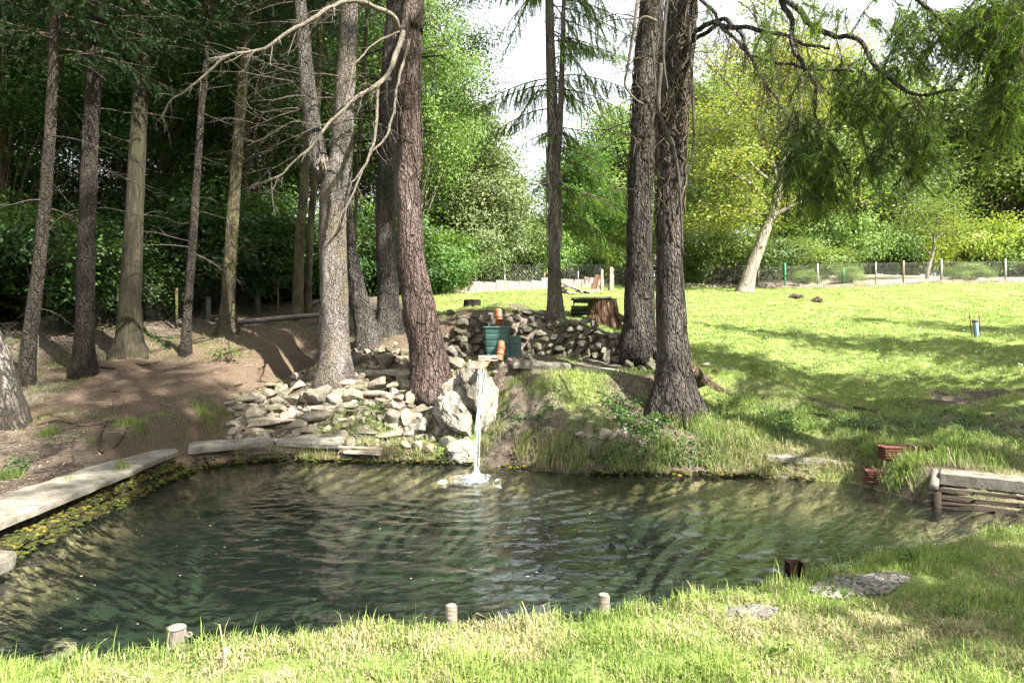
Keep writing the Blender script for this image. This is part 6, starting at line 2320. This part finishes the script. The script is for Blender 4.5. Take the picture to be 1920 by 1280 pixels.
# bank across the water
n = 130000
X = rg.uniform(-1.2, 7.4, n)
Y = rg.uniform(7.4, 13.0, n)
d = sdf(X, Y)
ok = (d > .02) & (d < 3.0) & (Y > 6.6 + .2 * X)
g = .42 + .6 * fbm2(X, Y, 1.15, 3, 91) + .28 * sstep(1.5, 3.5, X) - .6 * np.exp(-(((X - 1.55) / .5) ** 2 + ((Y - 10.75) / .25) ** 2)) - .25 * sstep(.8, -.5, X) - .30 * (1 - sstep(2.6, 4.0, X)) * sstep(.3, .6, d)
ok &= rg.uniform(0, 1, len(X)) < np.clip(g, .02, 1)
alcv = (X > -1.3) & (X < 2.5) & (Y > 12.25)
ok &= ~alcv | (rg.uniform(0, 1, len(X)) < .25)
slabz = (X > 5.25) & (Y < 8.9 - .66 * (X - 5.3)) & (Y > 7.3)
ok &= ~slabz
X, Y, d = X[ok], Y[ok], d[ok]
n = len(X)
cl = fbm2(X, Y, 3.2, 3, 93)
edge = np.exp(-d / .18)
h = (.07 + .10 * np.clip(cl + .35, 0, 1.2)) * rg.uniform(.5, 1.4, n) * (1 - .45 * sstep(1.0, 2.2, d)) + edge * .05
dry = (rg.uniform(0, 1, n) < np.clip(.22 + .5 * fbm2(X + 5, Y, 1.4, 3, 95) + .25 * edge, .03, .85)) * rg.uniform(.5, 1, n)
down = np.stack([0 * X, -rg.uniform(.1, .5, n), 0 * X], -1)
mb = MB()
blades(mb, ground_pts(X, Y), h, rg.uniform(.004, .009, n), rg.uniform(.1, .7, n), rg, dry, .05 + .5 * rg.uniform(0, 1, n) + .2 * cl, down, .45)
solo('bank_grass', mb, M['grass'], 'rough green and straw coloured grass on the far bank', 'grass', kind='stuff', smooth=False)

# single tufts: (px, py, blades, height, dryness, spread px)
TUF = [(1030, 862, 420, .34, .75, 26), (1080, 872, 300, .28, .55, 22), (985, 838, 240, .26, .6, 18), (1050, 840, 200, .24, .35, 20), (1130, 800, 300, .22, .55, 30), (1170, 872, 300, .26, .35, 30), (1290, 800, 360, .30, .1, 34), (1340, 815, 420, .32, .12, 40), (1390, 830, 420, .32, .2, 44),
       (1350, 868, 420, .30, .5, 50), (1420, 872, 420, .30, .7, 44), (1240, 850, 260, .26, .15, 30), (1700, 885, 380, .34, .05, 30), (1640, 850, 300, .28, .1, 30), (1790, 860, 320, .28, .15, 40), (1860, 870, 300, .26, .2, 40), (1560, 868, 260, .22, .7, 40), (1480, 872, 300, .22, .75, 40),
       (234, 896, 260, .30, .15, 12), (450, 852, 200, .22, .6, 20), (520, 858, 160, .18, .6, 18), (575, 855, 200, .2, .6, 22), (610, 862, 160, .2, .7, 22), (690, 838, 260, .2, .45, 30), (740, 838, 300, .2, .6, 30), (790, 842, 300, .2, .65, 30), (720, 808, 240, .18, .15, 26), (660, 806, 240, .16, .15, 30), (615, 806, 200, .16, .15, 26),
       (640, 775, 140, .12, .1, 20), (690, 772, 260, .16, .05, 26), (700, 790, 160, .14, .1, 22), (390, 790, 260, .16, .02, 26), (380, 765, 160, .12, .02, 24), (240, 792, 240, .13, .03, 34), (265, 805, 160, .12, .05, 30), (92, 812, 170, .15, .03, 14), (18, 900, 260, .18, .15, 22), (130, 905, 90, .12, .2, 20), (420, 775, 140, .12, .1, 16),
       (340, 812, 120, .1, .1, 30), (893, 810, 110, .18, .1, 5), (935, 760, 200, .2, .25, 22), (965, 720, 160, .18, .2, 24), (1010, 730, 220, .2, .15, 30), (1060, 745, 240, .2, .2, 34), (1120, 720, 220, .16, .15, 40), (930, 810, 200, .2, .8, 20), (905, 840, 180, .22, .9, 10), (1445, 895, 200, .2, .7, 20), (1230, 880, 260, .24, .5, 30),
       (180, 830, 60, .1, .2, 20), (300, 780, 90, .1, .1, 24)]
mb = MB()
for (px, py, nb_, hh, dr, sp) in TUF:
    c = hit(px, py)
    S = c[1] / 1280
    x = c[0] + rg.normal(0, .45, nb_) * sp * S
    y = c[1] + rg.normal(0, .35, nb_) * sp * S
    k_ = sdf(x, y) > -.12
    x, y = x[k_], y[k_]
    m_ = len(x)
    z = H(x, y)
    z = np.where(sdf(x, y) < .03, .05, z)
    out = np.stack([(x - c[0]), (y - c[1]) - .05, 0 * x], -1)
    out = out / (np.linalg.norm(out, axis=1)[:, None] + .05) * rg.uniform(.2, .8, (m_, 1))
    dry = (rg.uniform(0, 1, m_) < dr) * rg.uniform(.5, 1, m_)
    blades(mb, np.stack([x, y, z - .01], -1), hh * rg.uniform(.5, 1.2, m_), rg.uniform(.004, .008, m_), rg.uniform(.05, .4, m_), rg, dry, rg.uniform(.1, .7, m_), out, .9)
solo('grass_tufts', mb, M['grass'], 'sedge and grass tufts hanging along the water and on the floor', 'grass', kind='stuff', smooth=False)

# forest floor: thin grass, leaf litter
n = 52000
X = rg.uniform(-11, -1.5, n)
Y = rg.uniform(7, 19, n)
ok = (sdf(X, Y) > 1.0) & (fbm2(X + 3, Y, .75, 3, 41) + .3 * fbm2(X, Y, 3, 2, 42) > .14)
X, Y = X[ok], Y[ok]
n = len(X)
mb = MB()
blades(mb, ground_pts(X, Y), rg.uniform(.03, .09, n), rg.uniform(.005, .010, n), rg.uniform(.1, .7, n), rg, (rg.uniform(0, 1, n) < .15) * .8, rg.uniform(0, .5, n))
solo('floor_grass', mb, M['grass'], 'thin dark grass growing in patches on the forest floor', 'grass', kind='stuff', smooth=False)
n = 60000
u = rg.uniform(0, 1, n)
Y = 1 / (1 / 6.2 + (1 / 20 - 1 / 6.2) * u)
X = rg.uniform(-.82, .12, n) * Y
dd = sdf(X, Y)
ok = (dd > .75) & (X < -.9 + .15 * (Y - 12)) & (Y > 6.0) & (rg.uniform(0, 1, n) < .55 + .5 * fbm2(X, Y, .9, 3, 111))
X, Y = X[ok], Y[ok]
n = len(X)
mb = MB()
leaf_cloud(mb, ground_pts(X, Y, -.008), rg.uniform(.012, .038, n), rg.normal(0, .35, (n, 3)) + np.array([0, 0, 1]), rg, np.repeat(np.clip(rg.uniform(0, 1, (n, 1)) ** 1.6, 0, 1), 3, 1), .55)
solo('leaf_litter', mb, M['litter'], 'fallen leaves and needles scattered over the forest floor', 'leaf litter', kind='stuff', smooth=False)

mb = MB()
n = 2600
u = rg.uniform(0, 1, n)
Y = 1 / (1 / 6.4 + (1 / 20 - 1 / 6.4) * u)
X = rg.uniform(-.82, .0, n) * Y
ok = (sdf(X, Y) > .85) & (X < -1.0 + .15 * (Y - 12))
X, Y = X[ok], Y[ok]
n = len(X)
a = rg.uniform(0, 6.28, n)
L = rg.uniform(.04, .28, n)[:, None]
w = rg.uniform(.002, .007, n)[:, None]
c = ground_pts(X, Y, -.012)
dv = np.stack([np.cos(a), np.sin(a), rg.normal(0, .12, n)], -1) * L * .5
sv = np.stack([-np.sin(a), np.cos(a), 0 * a], -1) * w
up_ = np.array([0, 0, 1.0]) * w * 1.4
v = np.stack([c - dv - sv, c - dv + sv, c - dv + up_, c + dv - sv, c + dv + sv, c + dv + up_], 1)
b = (np.arange(n) * 6)[:, None, None]
q = b + np.array([[[0, 3, 5, 2], [2, 5, 4, 1], [1, 4, 3, 0]]])
mb.add(v.reshape(-1, 3), q.reshape(-1, 4))
solo('floor_twigs', mb, M['dead'], 'thin broken twigs strewn over the forest floor', 'twigs', kind='stuff', smooth=False)

# ground cover leaves on the bank and beside the fence
mb = MB()
IV = [(1150, 780, 60, 40, 700), (1190, 810, 60, 40, 700), (1240, 790, 60, 30, 500), (1150, 860, 60, 22, 500), (1250, 862, 70, 24, 600), (1330, 860, 60, 20, 400), (1060, 880, 50, 10, 250), (1550, 800, 120, 25, 700), (1700, 800, 120, 30, 800), (1820, 800, 100, 40, 600), (1330, 790, 60, 25, 350), (690, 770, 30, 16, 350),
      (1000, 790, 60, 50, 350), (940, 790, 40, 50, 300), (60, 640, 60, 40, 500), (300, 640, 70, 18, 500), (1450, 790, 70, 30, 400), (430, 590, 60, 14, 300), (510, 585, 40, 12, 300), (1780, 850, 60, 16, 300), (30, 880, 30, 14, 160)]
for (px, py, wx_, wy_, nn) in IV:
    pts = np.array([hit(px + rg.normal(0, .5) * wx_, py + rg.normal(0, .5) * wy_) for _ in range(max(nn // 30, 1))])
    c = pts[rg.integers(0, len(pts), nn)] + rg.normal(0, 1, (nn, 3)) * np.array([.10, .08, .0])
    kk = sdf(c[:, 0], c[:, 1]) > .02
    c = c[kk]
    c[:, 2] = H(c[:, 0], c[:, 1]) + rg.uniform(.015, .09, len(c))
    leaf_cloud(mb, c, rg.uniform(.022, .055, len(c)), rg.normal(0, .4, (len(c), 3)) + np.array([0, -.35, 1]), rg, np.repeat(rg.uniform(0, 1, (len(c), 1)), 3, 1), .8)
solo('ground_cover', mb, M['ivy'], 'small leaved ivy and weeds covering parts of the bank', 'ground cover', kind='stuff', smooth=False)

# daisies in the lawn
n = 1500
u = rg.uniform(0, 1, n)
Y = 1 / (1 / 12.0 + (1 / 34 - 1 / 12.0) * u)
X = rg.uniform(.05, .80, n) * Y
g, l, tk = masks(X, Y)
ok = (g > .6) & (fbm2(X, Y, .8, 3, 121) > -.05)
X, Y = X[ok], Y[ok]
n = len(X)
mb = MB()
leaf_cloud(mb, ground_pts(X, Y, -.065), rg.uniform(.014, .026, n) * (.6 + Y / 30), rg.normal(0, .3, (n, 3)) + np.array([.1, -.5, 1]), rg, np.full((n, 3), .5), 1.0)
solo('daisies', mb, M['petal'], 'tiny white daisies dotted over the lawn', 'flowers', kind='stuff', smooth=False)

# mossy rim along the waterline
mb = MB()
rim = POND[16:34]
L_ = np.r_[0, np.cumsum(np.linalg.norm(np.diff(rim, axis=0), axis=1))]
n = 2800
s = rg.uniform(0, L_[-1], n)
x = np.interp(s, L_, rim[:, 0])
y = np.interp(s, L_, rim[:, 1])
ok = fbm(np.stack([s * 1.2, s * 0, s * 0], -1), 3, 5) > -.2
x, y, s = x[ok], y[ok], s[ok]
n = len(x)
nx_ = rg.normal(0, .05, n)
px_ = x + rg.normal(0, .06, n)
py_ = y + rg.normal(0, .06, n)
dd = sdf(px_, py_)
z = np.where(dd > .05, H(px_, py_), .03) + rg.uniform(-.02, .03, n)
rad = rg.uniform(.008, .032, n)
blobs(mb, np.stack([px_, py_, z], -1), np.stack([rad * 1.5, rad * 1.2, rad * .75], -1), .22, rg)
# broader moss cushions under the left walkway
n = 2000
t_ = rg.uniform(0, 1, n)
bx = np.interp(t_, [0, .3, .7, 1], [-4.66, -4.78, -4.98, -5.0])
by = np.interp(t_, [0, .3, .7, 1], [6.1, 7.3, 9.0, 10.4])
px_, py_ = bx + rg.normal(-.04, .08, n), by + rg.normal(0, .05, n)
z = np.maximum(H(px_, py_), .0) + rg.uniform(-.01, .04, n)
rad = rg.uniform(.010, .036, n)
blobs(mb, np.stack([px_, py_, z], -1), np.stack([rad * 1.3, rad * 1.4, rad * .6], -1), .2, rg)
solo('bank_moss', mb, M['moss'], 'yellow green moss cushions along the waterline', 'moss', kind='stuff', smooth=False)

# underwater stones near the left corner and weeds on the pond floor
ps = thing('pond_stones', 'brown stones lying under shallow water at the lower left', 'stones', (-3, 4.6, -.3))
for i in range(46):
    x, y = rg.uniform(-4.2, -.6), rg.uniform(3.9, 6.0)
    if sdf(np.array([x]), np.array([y]))[0] > -.2:
        continue
    s_ = rg.uniform(.12, .45)
    put_stone(ps, ROCKS['stone'][i % 8], (x, y, Hs(x, y) + .01), (s_, s_ * .8, s_ * .4), (rg.normal(0, .1), rg.normal(0, .1), rg.uniform(0, 6)))
# ------------------------------------------------------------------ roots, sticks and small things
def ground_path(pts, lift=.012):
    q = [hit(a, b) + np.array([0, 0, lift]) for a, b in pts]
    return spline(q, 18)


RT = [([(200, 792), (190, 812), (186, 838), (192, 850)], .035, 'gnarled grey root snaking toward the walkway'), ([(138, 828), (136, 850), (140, 866)], .018, 'short bare root end beside the walkway'), ([(245, 795), (225, 828), (212, 842)], .02, 'thin root crossing the bare soil above the walkway'),
      ([(60, 800), (110, 790), (160, 800), (215, 790)], .018, 'long thin root running right from the birch foot'), ([(160, 742), (220, 735), (300, 738)], .014, 'thin straight twig lying on the needle floor'), ([(440, 725), (480, 715), (520, 722)], .02, 'root lying above the top of the rubble'),
      ([(480, 730), (520, 718), (560, 712), (590, 708)], .022, 'root running into the rubble beside the forked trunk'), ([(1480, 776), (1530, 778), (1570, 785)], .022, 'fallen stick lying on the dark bank right of the root'), ([(1600, 765), (1640, 772), (1660, 785)], .02, 'bare root in the shaded bank on the right'),
      ([(1120, 735), (1150, 752), (1190, 768)], .02, 'root showing in the shaded bank left of the dark spruce'), ([(1235, 752), (1205, 775), (1190, 800), (1182, 825)], .028, 'root creeping down the bank from the dark spruce foot'), ([(1050, 705), (1062, 725), (1072, 748)], .02, 'thin root hanging over the bank edge below the kerb slab'), ([(1160, 790), (1130, 800), (1100, 795)], .018, 'bare root crossing the earth in the middle of the bank'), ([(1430, 748), (1460, 770), (1500, 775)], .024, 'root end emerging in the bank beside the dark spruce'), ([(230, 670), (260, 684), (300, 680)], .03, 'root spreading from the mossy footed trunk'), ([(170, 692), (190, 690), (215, 692)], .035, 'root between the second spruce and the mossy trunk')]
for (pts_, r_, lb) in RT:
    m = MB()
    pth = ground_path(pts_)
    tube(m, pth, np.linspace(r_, r_ * .45, 18), 8, True, None, .12, 4)
    solo('root', m, M['root'], lb, 'root', tuple(pth[0]))
# heap of sticks at the far left corner
p = hit(462, 856)
t = thing('stick_heap', 'heap of thin dead sticks under the corner slab at the water', 'sticks', tuple(p))
for i in range(26):
    m = MB()
    a_ = p + np.array([rg.uniform(-.65, .45), rg.uniform(-.15, .12), rg.uniform(.02, .10)])
    dv = np.array([rg.choice([-1, 1]) * rg.uniform(.3, .7), rg.normal(0, .12), rg.normal(0, .05)])
    tube(m, spline([a_, a_ + dv * .5 + rg.normal(0, .02, 3), a_ + dv], 7), np.linspace(.010, .004, 7), 5, True)
    part('stick', m, M['dead_dark'] if i % 3 else M['dead'], t)
# old plank at the water left of the fall
m = MB()
a_ = P(680, 848, 11.3)
box(m, a_, (.62, .10, .06), euler(0, .02, -.05), .008, .005)
box(m, a_ + np.array([-.05, .05, .07]), (.75, .06, .03), euler(0, .03, -.03), .006, .004)
solo('grey_plank', m, M['wood'], 'split grey plank lying at the water left of the waterfall', 'plank', tuple(a_))
# antler-like dead branch at the foot of the near dark spruce
t_b = hit(1263, 762)
t = thing('forked_branch', 'pale antler shaped dead branch standing at the foot of the dark spruce', 'branch', tuple(t_b))
Yq = t_b[1] - .12
m = MB()
tube(m, spline([P(1258, 764, Yq), P(1262, 735, Yq), P(1262, 722, Yq), P(1270, 712, Yq - .03), P(1274, 700, Yq - .03), P(1271, 678, Yq)], 24), np.linspace(.06, .032, 24), 10, True, None, .14, 3)
part('stem', m, M['olive'] if 'olive' in M else M['bark_olive'], t)
m = MB()
tube(m, spline([P(1261, 728, Yq), P(1254, 712, Yq - .03), P(1249, 698, Yq - .03), P(1247, 690, Yq)], 14), np.linspace(.034, .018, 14), 8, True, None, .12, 5)
part('tine', m, M['bark_olive'], t)
m = MB()
box(m, hit(1283, 766) + [0, -.02, .03], (.20, .05, .05), euler(0, .1, .1), .012, .006)
solo('wood_chip', m, M['wood'], 'pale wood chip lying right of the antler shaped branch', 'wood', tuple(hit(1283, 766)))
# sapling on the forest floor
p = hit(432, 680)
t = thing('sapling', 'tiny green leafy sapling alone on the forest floor', 'sapling', tuple(p))
m, l = MB(), MB()
S = p[1] / 1280
for (dx, dz) in ((-26, 22), (-12, 26), (4, 26), (10, 16), (-20, 14), (-30, 14)):
    e = p + np.array([dx * S, rg.normal(0, .08), dz * S])
    tube(m, spline([p, p + (e - p) * .5 + np.array([0, 0, .05]), e], 7), np.linspace(.007, .003, 7), 5, False)
    n_ = 26
    leaf_cloud(l, e + rg.normal(0, 1, (n_, 3)) * np.array([.07, .06, .025]), rg.uniform(.05, .09, n_), rg.normal(0, .3, (n_, 3)) + np.array([0, -.2, 1]), rg, np.repeat(rg.uniform(.3, 1, (n_, 1)), 3, 1), .6)
part('stem', m, M['twig'], t)
part('leaves', l, M['leaf_mid'], t)


# dock leaves in the near grass
def dock(label, px, py, n_, L, seed):
    r_ = np.random.default_rng(seed)
    p = hit(px, py)
    t = thing('dock_plant', label, 'plant', tuple(p))
    for i in range(n_):
        az = r_.uniform(0, 6.28)
        el = r_.uniform(.5, 1.3)
        l_ = L * r_.uniform(.7, 1.2)
        mseg = 8
        tt0 = np.linspace(0, 1, mseg)
        hd = np.array([math.cos(az), math.sin(az), 0])
        sd0 = np.array([-hd[1], hd[0], 0])
        cl0 = p + np.outer(tt0 * l_ * math.cos(el), hd) + np.outer((math.sin(el) * tt0 - .35 * tt0 ** 2) * l_, [0, 0, 1])
        w0 = l_ * .17 * np.sin(np.pi * np.clip(tt0 * 1.05 + .02, 0, 1)) ** .7 * (tt0 > .12) + .003
        V = np.vstack([cl0 - sd0 * w0[:, None] + np.array([0, 0, .012]), cl0, cl0 + sd0 * w0[:, None] + np.array([0, 0, .012])])
        q = [[a * mseg + j, a * mseg + j + 1, (a + 1) * mseg + j + 1, (a + 1) * mseg + j] for a in range(2) for j in range(mseg - 1)]
        m = MB().add(V, q, None, np.full((len(V), 3), r_.uniform(.4, .9)))
        part('leaf', m, M['leaf_mid'], t)


dock('upright broad leaf plant at the bank beside the large mud patch', 1716, 1052, 5, .16, 1)
dock('broad leaf plant in the shaded grass at the right', 1790, 1165, 7, .13, 2)
dock('single broad leaf standing below the large mud patch', 1575, 1125, 3, .12, 3)
dock('flat rosette of broad leaves in the sunny grass', 1450, 1235, 6, .10, 4)
dock('small broad leaf plant at the lower left edge of the grass', 105, 1262, 5, .09, 5)

# ------------------------------------------------------------------ parts too fine to pick apart
for o in list(COL.objects):
    if o.parent is not None and o.name.split('.')[0] in ('dead_twigs', 'needles', 'branches', 'hanging_boughs', 'droplets', 'spray', 'foam_ring', 'wire_netting', 'limbs', 'vine', 'ivy_stem', 'torn_wood', 'leaves'):
        o['kind'] = 'stuff'
